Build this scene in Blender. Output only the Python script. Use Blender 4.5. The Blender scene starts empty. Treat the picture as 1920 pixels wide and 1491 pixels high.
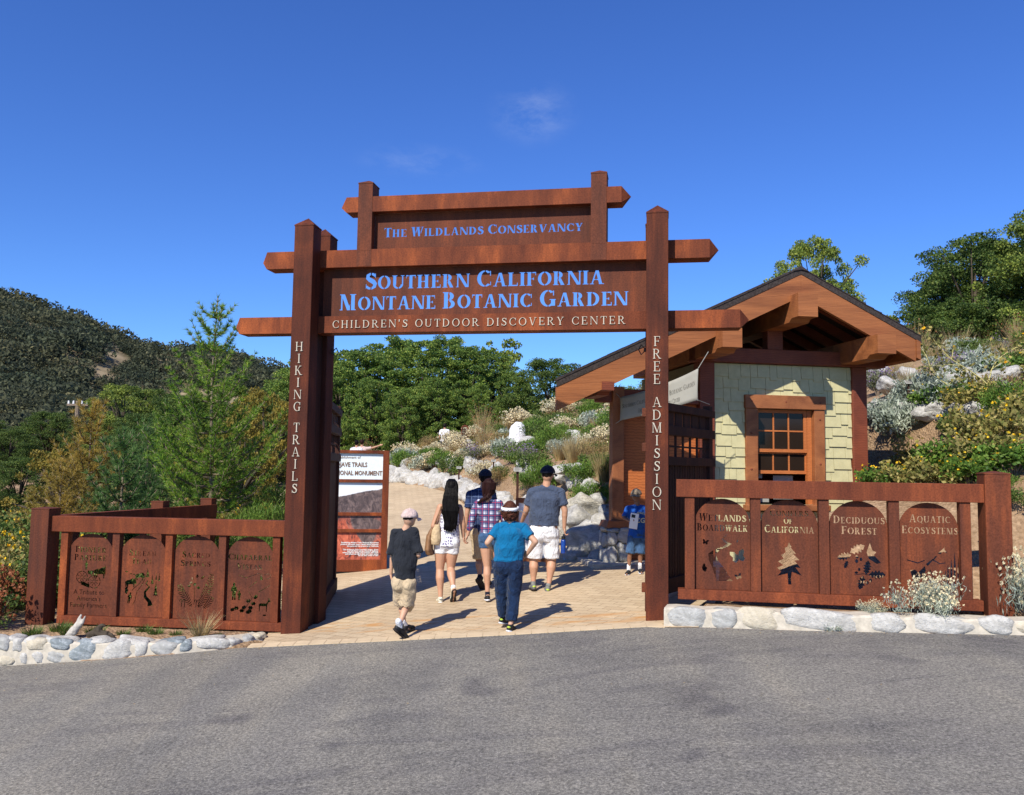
import bpy, bmesh, math, random
import numpy as np
from mathutils import Vector, Matrix, noise, Euler
from mathutils.geometry import delaunay_2d_cdt

SC = bpy.context.scene
COL = SC.collection
R = math.radians
rng = np.random.default_rng(7)
random.seed(7)

# ------------------------------------------------------------------ camera
cam_d = bpy.data.cameras.new('camera')
cam = bpy.data.objects.new('camera', cam_d); COL.objects.link(cam)
cam_d.sensor_fit = 'HORIZONTAL'; cam_d.sensor_width = 36.0
cam_d.lens = 36.0 * 1630.0 / 1920.0
cam_d.clip_start = 0.1; cam_d.clip_end = 3000
cam.matrix_world = (Matrix.Translation((0, 0, 1.95)) @ Matrix.Rotation(R(90 + 4.68), 4, 'X')
                    @ Matrix.Rotation(R(0.83), 4, 'Z'))
SC.camera = cam
# ------------------------------------------------------------------ sky, sun, exposure
SUN_EL, SUN_AZ = 42.5, 28.0           # light travels towards +Y, 28 degrees to the right
world = bpy.data.worlds.new('World'); SC.world = world; world.use_nodes = True
wn = world.node_tree.nodes; wl = world.node_tree.links
wn.clear()
wo = wn.new('ShaderNodeOutputWorld'); bg = wn.new('ShaderNodeBackground'); sky = wn.new('ShaderNodeTexSky')
sky.sky_type = 'NISHITA'; sky.sun_disc = False
sky.sun_elevation = R(SUN_EL); sky.sun_rotation = R(180 + SUN_AZ)
sky.altitude = 900; sky.air_density = 1.0; sky.dust_density = 0.15; sky.ozone_density = 4.0
bg.inputs[1].default_value = 0.13
hs = wn.new('ShaderNodeHueSaturation'); hs.inputs['Saturation'].default_value = 1.12; hs.inputs['Hue'].default_value = .515; wl.new(sky.outputs[0], hs.inputs['Color'])
def cloud(prev, d, rad, strength, seed):
    """a faint high wisp fixed at one direction of the sky"""
    tc = wn.new('ShaderNodeTexCoord'); vm = wn.new('ShaderNodeVectorMath'); vm.operation = 'SUBTRACT'; vm.inputs[1].default_value = Vector(d).normalized()
    sc = wn.new('ShaderNodeVectorMath'); sc.operation = 'MULTIPLY'; sc.inputs[1].default_value = (1 / rad[0], 1 / rad[0], 1 / rad[1]); ln = wn.new('ShaderNodeVectorMath'); ln.operation = 'LENGTH'
    wl.new(tc.outputs['Generated'], vm.inputs[0]); wl.new(vm.outputs[0], sc.inputs[0]); wl.new(sc.outputs[0], ln.inputs[0])
    mr = wn.new('ShaderNodeMapRange'); wl.new(ln.outputs['Value'], mr.inputs[0]); mr.inputs[1].default_value = 1; mr.inputs[2].default_value = 0; mr.interpolation_type = 'SMOOTHSTEP'
    nz = wn.new('ShaderNodeTexNoise'); nz.inputs['Scale'].default_value = 16; nz.inputs['Detail'].default_value = 7; nz.inputs['Roughness'].default_value = .65; nz.inputs['Distortion'].default_value = .15
    mp = wn.new('ShaderNodeMapping'); mp.inputs['Location'].default_value = (seed, 0, 0); mp.inputs['Rotation'].default_value = (0, R(35), 0); mp.inputs['Scale'].default_value = (1, 1, 2.2); wl.new(tc.outputs['Generated'], mp.inputs[0]); wl.new(mp.outputs[0], nz.inputs[0])
    m2 = wn.new('ShaderNodeMapRange'); wl.new(nz.outputs[0], m2.inputs[0]); m2.inputs[1].default_value = .42; m2.inputs[2].default_value = .78
    a = wn.new('ShaderNodeMath'); a.operation = 'MULTIPLY'; wl.new(mr.outputs[0], a.inputs[0]); wl.new(m2.outputs[0], a.inputs[1])
    c = wn.new('ShaderNodeMath'); c.operation = 'MULTIPLY'; wl.new(a.outputs[0], c.inputs[0]); c.inputs[1].default_value = strength
    mx = wn.new('ShaderNodeMix'); mx.data_type = 'RGBA'; wl.new(c.outputs[0], mx.inputs[0]); wl.new(prev, mx.inputs[6]); mx.inputs[7].default_value = (5, 5.4, 6, 1); return mx.outputs[2]
tint = wn.new('ShaderNodeMix'); tint.data_type = 'RGBA'; tint.blend_type = 'MULTIPLY'; tint.inputs[0].default_value = 1; wl.new(hs.outputs[0], tint.inputs[6]); tint.inputs[7].default_value = (.51, .76, 1.0, 1)
_c = cloud(tint.outputs[2], (.02, 1, .42), (.06, .04), .22, 0)
_c = cloud(_c, (-.11, 1, .36), (.09, .022), .14, 3.0)
wl.new(_c, bg.inputs[0]); wl.new(bg.outputs[0], wo.inputs[0])
sun_d = bpy.data.lights.new('sun', 'SUN'); sun_d.energy = 4.6; sun_d.angle = R(0.53); sun_d.color = (1.0, .945, .83)
sun = bpy.data.objects.new('sun', sun_d); COL.objects.link(sun)
_t = Vector((math.sin(R(SUN_AZ)) * math.cos(R(SUN_EL)), math.cos(R(SUN_AZ)) * math.cos(R(SUN_EL)), -math.sin(R(SUN_EL))))
sun.rotation_euler = _t.to_track_quat('-Z', 'Y').to_euler()
sun.location = (-6, -12, 14)
SC.view_settings.view_transform = 'Standard'; SC.view_settings.look = 'None'
SC.view_settings.exposure = 0.45; SC.view_settings.gamma = 1.0

# ------------------------------------------------------------------ materials
def new_mat(name, rough=.8, spec=.3):
    m = bpy.data.materials.new(name); m.use_nodes = True
    b = m.node_tree.nodes['Principled BSDF']
    b.inputs['Roughness'].default_value = rough
    b.inputs['Specular IOR Level'].default_value = spec
    return m, m.node_tree.nodes, m.node_tree.links, b

def ramp(n, stops, interp='LINEAR'):
    r = n.new('ShaderNodeValToRGB'); cr = r.color_ramp; cr.interpolation = interp
    while len(cr.elements) < len(stops): cr.elements.new(.5)
    for e, (p, c) in zip(cr.elements, stops):
        e.position = p; e.color = (c[0], c[1], c[2], 1)
    return r

def tex_noise(n, l, scale, detail=6, rough=.6, stretch=None, coord='Object', dist=0):
    tc = n.new('ShaderNodeTexCoord'); mp = n.new('ShaderNodeMapping'); t = n.new('ShaderNodeTexNoise')
    l.new(tc.outputs[coord], mp.inputs[0]); l.new(mp.outputs[0], t.inputs[0])
    if stretch: mp.inputs['Scale'].default_value = stretch
    t.inputs['Scale'].default_value = scale; t.inputs['Detail'].default_value = detail
    t.inputs['Roughness'].default_value = rough; t.inputs['Distortion'].default_value = dist
    return t

def mixc(n, l, fac, a, b, mode='MIX'):
    x = n.new('ShaderNodeMix'); x.data_type = 'RGBA'; x.blend_type = mode
    for sock, v in ((x.inputs[0], fac), (x.inputs[6], a), (x.inputs[7], b)):
        if hasattr(v, 'links') or hasattr(v, 'is_linked'): l.new(v, sock)
        elif isinstance(v, (tuple, list)): sock.default_value = (v[0], v[1], v[2], 1)
        else: sock.default_value = v
    return x.outputs[2]

def add_bump(n, l, b, h, strength=.3, dist=.01):
    bp = n.new('ShaderNodeBump'); bp.inputs['Strength'].default_value = strength
    bp.inputs['Distance'].default_value = dist
    l.new(h, bp.inputs['Height']); l.new(bp.outputs[0], b.inputs['Normal'])

def plain(name, c, rough=.7, spec=.3, var=.12, scale=18, bump=0, metallic=0):
    m, n, l, b = new_mat(name, rough, spec)
    t = tex_noise(n, l, scale)
    r = ramp(n, [(.3, [v * (1 - var) for v in c]), (.7, [min(1, v * (1 + var)) for v in c])])
    l.new(t.outputs[0], r.inputs[0]); l.new(r.outputs[0], b.inputs['Base Color'])
    b.inputs['Metallic'].default_value = metallic
    if bump: add_bump(n, l, b, t.outputs[0], bump, .01)
    return m

def rust(name, dark, mid, light, streak=(9, 9, .7), thr=(.35, .52, .72)):
    """weathering steel: vertical run-off streaks, blotches and fine pitting"""
    m, n, l, b = new_mat(name, .70, .14)
    big = tex_noise(n, l, 1.0, 5, .62, (1.3, 1.3, .8), dist=.6)
    st = tex_noise(n, l, 1.0, 5, .7, streak)
    fine = tex_noise(n, l, 60, 4, .7)
    ad = n.new('ShaderNodeMath'); ad.operation = 'ADD'; mu = n.new('ShaderNodeMath'); mu.operation = 'MULTIPLY'
    l.new(big.outputs[0], ad.inputs[0]); l.new(st.outputs[0], ad.inputs[1]); l.new(ad.outputs[0], mu.inputs[0]); mu.inputs[1].default_value = .5
    r = ramp(n, [(thr[0], dark), (thr[1], mid), (thr[2], light)])
    l.new(mu.outputs[0], r.inputs[0])
    fr = ramp(n, [(.3, (.62, .62, .62)), (.7, (1.25, 1.22, 1.2))])
    l.new(fine.outputs[0], fr.inputs[0])
    l.new(mixc(n, l, 1.0, r.outputs[0], fr.outputs[0], 'MULTIPLY'), b.inputs['Base Color'])
    add_bump(n, l, b, fine.outputs[0], .25, .004)
    return m

M = {}
M['rust_post'] = rust('rust_post', (.046, .015, .010), (.092, .025, .013), (.19, .048, .018), thr=(.38, .53, .68))
M['rust_beam'] = rust('rust_beam', (.090, .024, .013), (.170, .044, .018), (.36, .092, .027), (5, 5, 1.0), (.36, .51, .66))
M['rust_panel'] = rust('rust_panel', (.080, .028, .018), (.135, .040, .020), (.25, .066, .025), thr=(.38, .53, .68))
M['rust_rail'] = rust('rust_rail', (.10, .027, .015), (.165, .044, .020), (.29, .076, .028), (7, 7, 1.0), (.36, .51, .68))
M['rust_dark'] = rust('rust_dark', (.030, .016, .013), (.060, .025, .018), (.12, .042, .024))
M['letter'] = plain('cream_letter_paint', (.50, .44, .34), .45, .4, .08)

def wood(name, dark, light, ring=7.0, rough=.6, stretch=(2.2, .35, 2.2)):
    m, n, l, b = new_mat(name, rough, .3)
    t = tex_noise(n, l, 1.2, 4, .55, stretch, dist=1.2)
    w = n.new('ShaderNodeTexWave'); w.wave_type = 'RINGS'; w.inputs['Scale'].default_value = ring
    w.inputs['Distortion'].default_value = 5; w.inputs['Detail'].default_value = 3; w.inputs['Detail Scale'].default_value = 1.6
    tc = n.new('ShaderNodeTexCoord'); mp = n.new('ShaderNodeMapping'); mp.inputs['Scale'].default_value = stretch
    l.new(tc.outputs['Object'], mp.inputs[0]); l.new(mp.outputs[0], w.inputs[0])
    c1 = ramp(n, [(.2, dark), (.8, light)]); l.new(t.outputs[0], c1.inputs[0])
    c2 = ramp(n, [(.0, (.62, .58, .55)), (.6, (1.1, 1.1, 1.1))]); l.new(w.outputs[0], c2.inputs[0])
    l.new(mixc(n, l, .65, c1.outputs[0], c2.outputs[0], 'MULTIPLY'), b.inputs['Base Color'])
    add_bump(n, l, b, w.outputs[0], .15, .004)
    return m
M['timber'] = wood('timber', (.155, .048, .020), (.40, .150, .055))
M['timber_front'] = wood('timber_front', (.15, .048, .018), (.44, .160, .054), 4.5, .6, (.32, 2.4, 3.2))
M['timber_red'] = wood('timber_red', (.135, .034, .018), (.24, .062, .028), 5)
M['sash'] = wood('sash_wood', (.36, .105, .028), (.52, .17, .05), 6)
M['door_wood'] = wood('door_wood', (.36, .10, .028), (.46, .14, .036), 3)
M['shingle_roof'] = plain('roof_shingle', (.045, .035, .032), .9, .2, .5, 30, .5)
M['shingle_wall'] = plain('wall_shingle', (.50, .455, .255), .75, .2, .10, 9, .2)
M['wall_back'] = plain('wall_back', (.19, .18, .11), .9)
M['white_paint'] = plain('white_paint', (.8, .8, .8), .5, .3, .03)
M['black'] = plain('black_plastic', (.012, .012, .014), .45, .4, .1)
M['iron'] = plain('black_iron', (.02, .018, .018), .5, .4, .2)
M['canvas'] = plain('canvas_cloth', (.32, .31, .275), .9, .1, .08, 5)
M['ink'] = plain('dark_ink', (.05, .045, .04), .9, .1, .1)
m, n, l, b = new_mat('window_glass', .12, .25); b.inputs['Base Color'].default_value = (.022, .014, .010, 1); M['glass'] = m

def stone_mat(name, a, c, vein, vs=.55, scale=3.0):
    m, n, l, b = new_mat(name, .75, .3)
    oi = n.new('ShaderNodeObjectInfo')
    t = tex_noise(n, l, scale, 7, .62, dist=.8)
    r = ramp(n, [(.32, a), (.62, c)]); l.new(t.outputs[0], r.inputs[0])
    w = tex_noise(n, l, scale * 1.1, 5, .7, (1, 1.6, 5), dist=1.4)
    rv = ramp(n, [(.50, (0, 0, 0)), (.535, (1, 1, 1)), (.57, (0, 0, 0))]); l.new(w.outputs[0], rv.inputs[0])
    mm = n.new('ShaderNodeMath'); mm.operation = 'MULTIPLY'; l.new(rv.outputs[0], mm.inputs[0]); mm.inputs[1].default_value = vs
    l.new(mixc(n, l, mm.outputs[0], r.outputs[0], vein), b.inputs['Base Color'])
    f = tex_noise(n, l, 9, 8, .72); add_bump(n, l, b, f.outputs[0], .9, .035)
    return m
M['st_white'] = stone_mat('stone_white', (.34, .32, .285), (.60, .575, .53), (.16, .17, .18), .55)
M['st_cream'] = stone_mat('stone_cream', (.42, .36, .26), (.60, .53, .41), (.3, .26, .2), .3)
M['st_grey'] = stone_mat('stone_grey', (.25, .245, .23), (.44, .43, .40), (.62, .62, .6), .4)
M['st_blue'] = stone_mat('stone_blue', (.13, .155, .165), (.28, .31, .32), (.55, .58, .6), .5)
M['st_band'] = stone_mat('stone_banded', (.40, .36, .28), (.62, .58, .49), (.05, .055, .06), 1.0, 4.5)
M['mortar'] = plain('mortar', (.50, .445, .36), .95, .1, .2, 14, .6)

def leafy(name, cols, trans=.35, rough=.6, nscale=.9, gain=1.0):
    """leaf card material; colour differs leaf by leaf"""
    m, n, l, b = new_mat(name, rough, .25)
    g = n.new('ShaderNodeNewGeometry')
    k = len(cols); r = ramp(n, [(i / max(1, k - 1), [v * gain for v in c]) for i, c in enumerate(cols)])
    l.new(g.outputs['Random Per Island'], r.inputs[0])
    t = tex_noise(n, l, nscale, 3, .5)
    rr = ramp(n, [(.35, (.68, .72, .70)), (.65, (1.3, 1.22, 1.05))]); l.new(t.outputs[0], rr.inputs[0])
    c = mixc(n, l, 1.0, r.outputs[0], rr.outputs[0], 'MULTIPLY')
    l.new(c, b.inputs['Base Color'])
    tr = n.new('ShaderNodeBsdfTranslucent'); l.new(c, tr.inputs[0])
    ms = n.new('ShaderNodeMixShader'); ms.inputs[0].default_value = trans
    out = n['Material Output'] if 'Material Output' in n else n.get('Material Output')
    l.new(b.outputs[0], ms.inputs[1]); l.new(tr.outputs[0], ms.inputs[2]); l.new(ms.outputs[0], out.inputs[0])
    return m

# ------------------------------------------------------------------ mesh helpers
class MB:
    """collects closed shapes; build() links them as one mesh object"""
    def __init__(s): s.v = []; s.f = []; s.mi = []
    def add(s, vs, fs, mi=0):
        o = len(s.v); s.v += [tuple(v) for v in vs]; s.f += [tuple(i + o for i in f) for f in fs]; s.mi += [mi] * len(fs)
        return s
    def box(s, x0, x1, y0, y1, z0, z1, bev=0, mi=0):
        if bev <= 0:
            vs = [(x, y, z) for z in (z0, z1) for y in (y0, y1) for x in (x0, x1)]
            return s.add(vs, [(0, 2, 3, 1), (4, 5, 7, 6), (0, 1, 5, 4), (2, 6, 7, 3), (0, 4, 6, 2), (1, 3, 7, 5)], mi)
        bm = bmesh.new(); bmesh.ops.create_cube(bm, size=1)
        for v in bm.verts:
            v.co.x = x0 if v.co.x < 0 else x1; v.co.y = y0 if v.co.y < 0 else y1; v.co.z = z0 if v.co.z < 0 else z1
        bmesh.ops.bevel(bm, geom=list(bm.edges), offset=bev, segments=2, affect='EDGES', profile=.5)
        return s.addbm(bm, mi)
    def addbm(s, bm, mi=0, mat=None):
        bm.verts.ensure_lookup_table(); bm.verts.index_update()
        vs = [(mat @ v.co if mat else v.co)[:] for v in bm.verts]; fs = [[v.index for v in f.verts] for f in bm.faces]
        bm.free(); return s.add(vs, fs, mi)
    def prism(s, pts, axis, a0, a1, mi=0):
        """polygon pts in the two other axes extruded along axis"""
        k = len(pts); vs = []
        for a in (a0, a1):
            for (p, q) in pts:
                vs.append({'x': (a, p, q), 'y': (p, a, q), 'z': (p, q, a)}[axis])
        fs = [tuple(range(k)), tuple(range(2 * k - 1, k - 1, -1))] + [(i, i + k, (i + 1) % k + k, (i + 1) % k) for i in range(k)]
        return s.add(vs, fs, mi)
    def tube(s, pts, rad, seg=8, mi=0, cap=True):
        pts = [Vector(p) for p in pts]; rad = rad if isinstance(rad, (list, tuple)) else [rad] * len(pts)
        vs = []; up = None
        for i, p in enumerate(pts):
            d = (pts[min(i + 1, len(pts) - 1)] - pts[max(i - 1, 0)]).normalized()
            if up is None: up = d.orthogonal().normalized()
            a = (up - d * up.dot(d)); a = a.normalized() if a.length > 1e-5 else d.orthogonal().normalized(); up = a
            c = d.cross(a)
            for k in range(seg):
                t = 2 * math.pi * k / seg; vs.append((p + (a * math.cos(t) + c * math.sin(t)) * rad[i])[:])
        fs = [(i * seg + k, i * seg + (k + 1) % seg, (i + 1) * seg + (k + 1) % seg, (i + 1) * seg + k) for i in range(len(pts) - 1) for k in range(seg)]
        if cap: fs += [tuple(range(seg))[::-1], tuple((len(pts) - 1) * seg + k for k in range(seg))]
        return s.add(vs, fs, mi)
    def ball(s, c, r, rot=None, sub=2, mi=0):
        r = r if isinstance(r, (tuple, list)) else (r, r, r)
        bm = bmesh.new(); bmesh.ops.create_icosphere(bm, subdivisions=sub, radius=1)
        mt = Matrix.Translation(c) @ (rot.to_4x4() if rot is not None else Matrix.Identity(4)) @ Matrix.Diagonal((r[0], r[1], r[2], 1))
        return s.addbm(bm, mi, mt)
    def loft(s, rings, seg=20, mi=0, sq=2.0):
        """rings: (cx, cy, cz, rx, ry) closed with caps; sq>2 gives squarer sections"""
        vs = []
        for (cx, cy, cz, rx, ry) in rings:
            for k in range(seg):
                t = 2 * math.pi * k / seg; c, q = math.cos(t), math.sin(t)
                vs.append((cx + rx * math.copysign(abs(c) ** (2 / sq), c), cy + ry * math.copysign(abs(q) ** (2 / sq), q), cz))
        nr = len(rings)
        fs = [(i * seg + k, i * seg + (k + 1) % seg, (i + 1) * seg + (k + 1) % seg, (i + 1) * seg + k) for i in range(nr - 1) for k in range(seg)]
        fs += [tuple(range(seg))[::-1], tuple((nr - 1) * seg + k for k in range(seg))]
        return s.add(vs, fs, mi)
    def build(s, name, mats, parent=None, smooth=False, fix=True, label=None, loc=None):
        me = bpy.data.meshes.new(name); me.from_pydata(s.v, [], s.f); me.update()
        if not isinstance(mats, (list, tuple)): mats = [mats]
        for m_ in mats: me.materials.append(M[m_] if isinstance(m_, str) else m_)
        me.polygons.foreach_set('material_index', s.mi)
        if fix:
            bm = bmesh.new(); bm.from_mesh(me); bmesh.ops.recalc_face_normals(bm, faces=bm.faces); bm.to_mesh(me); bm.free()
        if smooth: me.polygons.foreach_set('use_smooth', [True] * len(me.polygons))
        return link(name, me, parent, label, loc)

def link(name, me, parent=None, label=None, loc=None):
    o = bpy.data.objects.new(name, me); COL.objects.link(o)
    if parent is not None: o.parent = parent
    if label: o['label'] = label
    if loc is not None: o.location = loc
    return o

def thing(name, label, cat, loc=(0, 0, 0), rz=0, group=None):
    o = bpy.data.objects.new(name, None); COL.objects.link(o); o.empty_display_size = .2
    o.location = loc; o.rotation_euler = (0, 0, rz); tag(o, label, cat, group); return o
def tag(o, label=None, cat=None, group=None, kind=None):
    if label: o['label'] = label
    if cat: o['category'] = cat
    if group: o['group'] = group
    if kind: o['kind'] = kind
    return o
def dup(root, loc=None, rz=None, scale=None, label=None, group=None):
    r = root.copy(); COL.objects.link(r)
    if loc is not None: r.location = loc
    if rz is not None: r.rotation_euler = (0, 0, rz)
    if scale is not None: r.scale = scale if isinstance(scale, (tuple, list)) else (scale,) * 3
    if label: r['label'] = label
    if group: r['group'] = group
    for ch in list(root.children):
        c = ch.copy(); COL.objects.link(c); c.parent = r
        for g in list(ch.children):
            d = g.copy(); COL.objects.link(d); d.parent = c
    return r

def np_mesh(name, V, F, mat, smooth=False, cols=None):
    """fast mesh of quads or triangles from numpy arrays"""
    V = np.asarray(V, np.float32); F = np.asarray(F, np.int32); k = F.shape[1]
    me = bpy.data.meshes.new(name)
    me.vertices.add(len(V)); me.vertices.foreach_set('co', V.ravel())
    me.loops.add(F.size); me.loops.foreach_set('vertex_index', F.ravel())
    me.polygons.add(len(F)); me.polygons.foreach_set('loop_start', np.arange(0, F.size, k, dtype=np.int32))
    try: me.polygons.foreach_set('loop_total', np.full(len(F), k, np.int32))
    except Exception: pass
    me.update(calc_edges=True); me.validate()
    for m_ in (mat if isinstance(mat, (list, tuple)) else [mat]): me.materials.append(M[m_] if isinstance(m_, str) else m_)
    if smooth: me.polygons.foreach_set('use_smooth', np.ones(len(F), bool))
    return me

# ------------------------------------------------------------------ serif capitals as polygons (cap height 1)
def _rect(x0, x1, y0, y1): return [(x0, y0), (x1, y0), (x1, y1), (x0, y1)]
def _arc(cx, cy, rx, ry, tk, tn, a0, a1, seg=18):
    o = []; i = []
    for k in range(seg + 1):
        t = R(a0 + (a1 - a0) * k / seg); o.append((cx + rx * math.cos(t), cy + ry * math.sin(t)))
        i.append((cx + (rx - tk) * math.cos(t), cy + (ry - tn) * math.sin(t)))
    return o + i[::-1]
def glyph(ch, st, W):
    """-> add polygons, cut polygons, width.  st: stencil gaps, W: thick stroke"""
    T = W * .42; s = .07; h = .055; g = .05
    A = []; S = []
    def stem(x, y0=0., y1=1., w=W, lo=True, hi=True):
        A.append(_rect(x, x + w, y0, y1))
        if lo: A.append(_rect(x - s, x + w + s, y0, y0 + h))
        if hi: A.append(_rect(x - s, x + w + s, y1 - h, y1))
    def diag(x0, y0, x1, y1, w): A.append([(x0, y0), (x0 + w, y0), (x1 + w, y1), (x1, y1)])
    def ser(x, y, w, up=False): A.append(_rect(x, x + w, y - h if up else y, y if up else y + h))
    def gap(x0, x1, y0, y1):
        if st: S.append(_rect(x0, x1, y0, y1))
    w = .7
    if ch == 'A':
        diag(.02 + s, 0, .36, 1, T); diag(.78 - W + .02, 0, .36, 1, W * .9); ser(0, 0, .26); ser(.56, 0, .32)
        A.append(_rect(.2, .6, .3, .3 + T * .9)); gap(.36, .36 + g, .2, .45); w = .86
    elif ch in 'BPR':
        stem(s); A.append(_arc(.30, .74, .30, .26, W, T, -90, 90)); A.append(_rect(s + W / 2, .31, 1 - T, 1)); A.append(_rect(s + W / 2, .31, .48, .48 + T)); w = .66
        if ch == 'B':
            A.append(_arc(.33, .265, .33, .265, W, T, -90, 90)); A.append(_rect(s + W / 2, .34, 0, T)); gap(s + W + .03, s + W + .03 + g, -.1, 1.1); w = .72
        elif ch == 'P': gap(s + W + .03, s + W + .03 + g, .4, 1.1)
        else:
            diag(.72 - W, 0, .28, .5, W); ser(.68 - W, 0, .24); gap(s + W + .03, s + W + .03 + g, .4, 1.1); w = .80
    elif ch in 'CG':
        A.append(_arc(.44, .5, .42, .5, W, T, 48, 312, 26)); A.append(_rect(.70, .75, .66, .96))
        if ch == 'C': A.append(_rect(.72, .76, .08, .3)); w = .80
        else: A.append(_rect(.60, .60 + W, .05, .44)); A.append(_rect(.52, .74 + W * .5, .40, .45)); w = .86
        gap(.42, .42 + g, -.1, .3); gap(.42, .42 + g, .7, 1.1)
    elif ch == 'D':
        stem(s); A.append(_arc(.30, .5, .48, .5, W, T, -90, 90, 24)); A.append(_rect(s + W / 2, .31, 0, T)); A.append(_rect(s + W / 2, .31, 1 - T, 1))
        gap(s + W + .04, s + W + .04 + g, -.1, 1.1); w = .84
    elif ch in 'EFL':
        stem(s); w = .66
        if ch in 'EF': A.append(_rect(s, .6, 1 - T, 1)); A.append(_rect(.56, .6, .76, 1)); A.append(_rect(s, .46, .5 - T / 2, .5 + T / 2)); A.append(_rect(.43, .47, .40, .60))
        if ch in 'EL': A.append(_rect(s, .62, 0, T)); A.append(_rect(.58, .63, 0, .25))
        if ch == 'E': gap(s + W + .03, s + W + .03 + g, -.1, 1.1)
        if ch == 'F': gap(s + W + .03, s + W + .03 + g, .3, 1.1); w = .62
    elif ch == 'H':
        stem(s); stem(.76 - W - s + .04); A.append(_rect(s, .7, .5 - T / 2, .5 + T / 2)); gap(.36, .36 + g, .3, .7); w = .84
    elif ch == 'I': stem(s); w = W + 2 * s
    elif ch == 'K':
        stem(s); diag(s + W, .45, .56, 1, T * 1.1); diag(.70 - W, 0, .26, .58, W); ser(.66 - W, 0, .28); ser(.48, 1, .24, True); gap(s + W + .01, s + W + .01 + g, .2, .8); w = .82
    elif ch == 'M':
        stem(s, w=T); stem(.92 - W - s, w=W); diag(.5 - W * .4, 0, s, 1, W); diag(.46, 0, .80 - T * .6, 1, T); gap(s + T + .01, s + T + .01 + g, -.1, .6); gap(.92 - W - s - g - .005, .92 - W - s - .005, -.1, .85); w = .95
    elif ch == 'N':
        stem(s, w=T); stem(.74, w=T, lo=False); diag(.80 - W * .9, 0, s, 1, W); gap(s + T + .01, s + T + .01 + g, -.1, .7); gap(.74 - g - .005, .735, .3, .97); w = .88
    elif ch in 'OQ':
        A.append(_arc(.44, .5, .43, .51, W, T, 0, 180)); A.append(_arc(.44, .5, .43, .51, W, T, 180, 360)); gap(.42, .42 + g, -.1, .35); gap(.42, .42 + g, .7, 1.1); w = .88
        if ch == 'Q': A.append([(.42, .1), (.56, .12), (.86, -.16), (.70, -.18)])
    elif ch == 'S':
        c = [(.56, .80, .5), (.44, .93, .75), (.28, .955, .7), (.15, .86, .95), (.14, .70, 1.1), (.27, .58, 1.25), (.44, .47, 1.3), (.545, .33, 1.1), (.51, .15, .9), (.36, .045, .7), (.19, .06, .7), (.06, .20, .5)]
        L = []; Rr = []
        for i, (x, y, k) in enumerate(c):
            a = c[max(0, i - 1)]; b_ = c[min(len(c) - 1, i + 1)]; dx, dy = b_[0] - a[0], b_[1] - a[1]; q = math.hypot(dx, dy)
            ww = W * .5 * k; L.append((x - dy / q * ww, y + dx / q * ww)); Rr.append((x + dy / q * ww, y - dx / q * ww))
        A.append(L + Rr[::-1]); A.append(_rect(.54, .58, .70, .98)); A.append(_rect(.035, .075, .03, .32)); gap(.30, .30 + g, .72, 1.1); gap(.30, .30 + g, -.1, .26); w = .62
    elif ch == 'T':
        stem(.33 - W / 2, hi=False); A.append(_rect(.0, .66, 1 - T, 1)); A.append(_rect(0, .04, .76, 1)); A.append(_rect(.62, .66, .76, 1)); gap(.33 - W / 2 - g - .005, .33 - W / 2 - .005, .7, 1.1); w = .66
    elif ch == 'U':
        A.append(_rect(s, s + W, .3, 1)); ser(0, 1, W + 2 * s, True); A.append(_rect(.66, .66 + T, .3, 1)); ser(.58, 1, T + .16, True)
        cx_ = (s + .66 + T) / 2; A.append(_arc(cx_, .32, cx_ - s, .33, W * .8, T * 1.2, 180, 360)); gap(.40, .40 + g, -.1, .3); w = .84
    elif ch == 'V':
        diag(.40 - W * .5, 0, .07, 1, W); diag(.42 - T * .6, 0, .70, 1, T); ser(0, 1, W + 2 * s, True); ser(.60, 1, .24, True); gap(.44, .44 + g, .0, .5); w = .84
    elif ch == 'W':
        diag(.32 - W * .5, 0, .07, 1, W); diag(.33 - T * .6, 0, .52, 1, T); diag(.74 - W * .5, 0, .50, 1, W); diag(.76 - T * .6, 0, .98, 1, T); ser(0, 1, W + 2 * s, True); ser(.88, 1, .24, True); ser(.42, 1, W + .18, True); gap(.36, .36 + g, .0, .45); gap(.79, .79 + g, .0, .45); w = 1.10
    elif ch == 'Y':
        stem(.36 - W / 2, y1=.5, hi=False); diag(.36 - W / 2, .44, .06, 1, W); diag(.36 + W / 2 - T, .44, .62, 1, T); ser(0, 1, W + 2 * s, True); ser(.53, 1, .23, True); gap(.2, .7, .40, .40 + g); w = .76
    elif ch == "'": A.append([(.03, .68), (.08, .68), (.13, 1), (.01, 1)]); w = .16
    elif ch == ' ': w = .42
    return A, S, w
def text_polys(txt, x0, z, size, width=None, small=.80, st=True, W=.17, sp=.10, wsp=1.0):
    """words in capitals with larger initials; returns add, cut polygons in (x, z)"""
    items = []; x = 0; first = True
    for ch in txt:
        if ch == ' ': x += .42 * wsp; first = True; continue
        sc = 1.0 if first else small; first = False
        A, S, w = glyph(ch.upper(), st, W); items.append((x, sc, A, S)); x += w * sc + sp
    x -= sp; k = (width / x) if width else size
    AA = []; SS = []
    for (xx, sc, A, S) in items:
        f = lambda P: [(x0 + (xx + p[0] * sc) * k, z + p[1] * sc * size) for p in P]
        AA += [f(P) for P in A]; SS += [f(P) for P in S]
    return AA, SS, x * k
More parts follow.
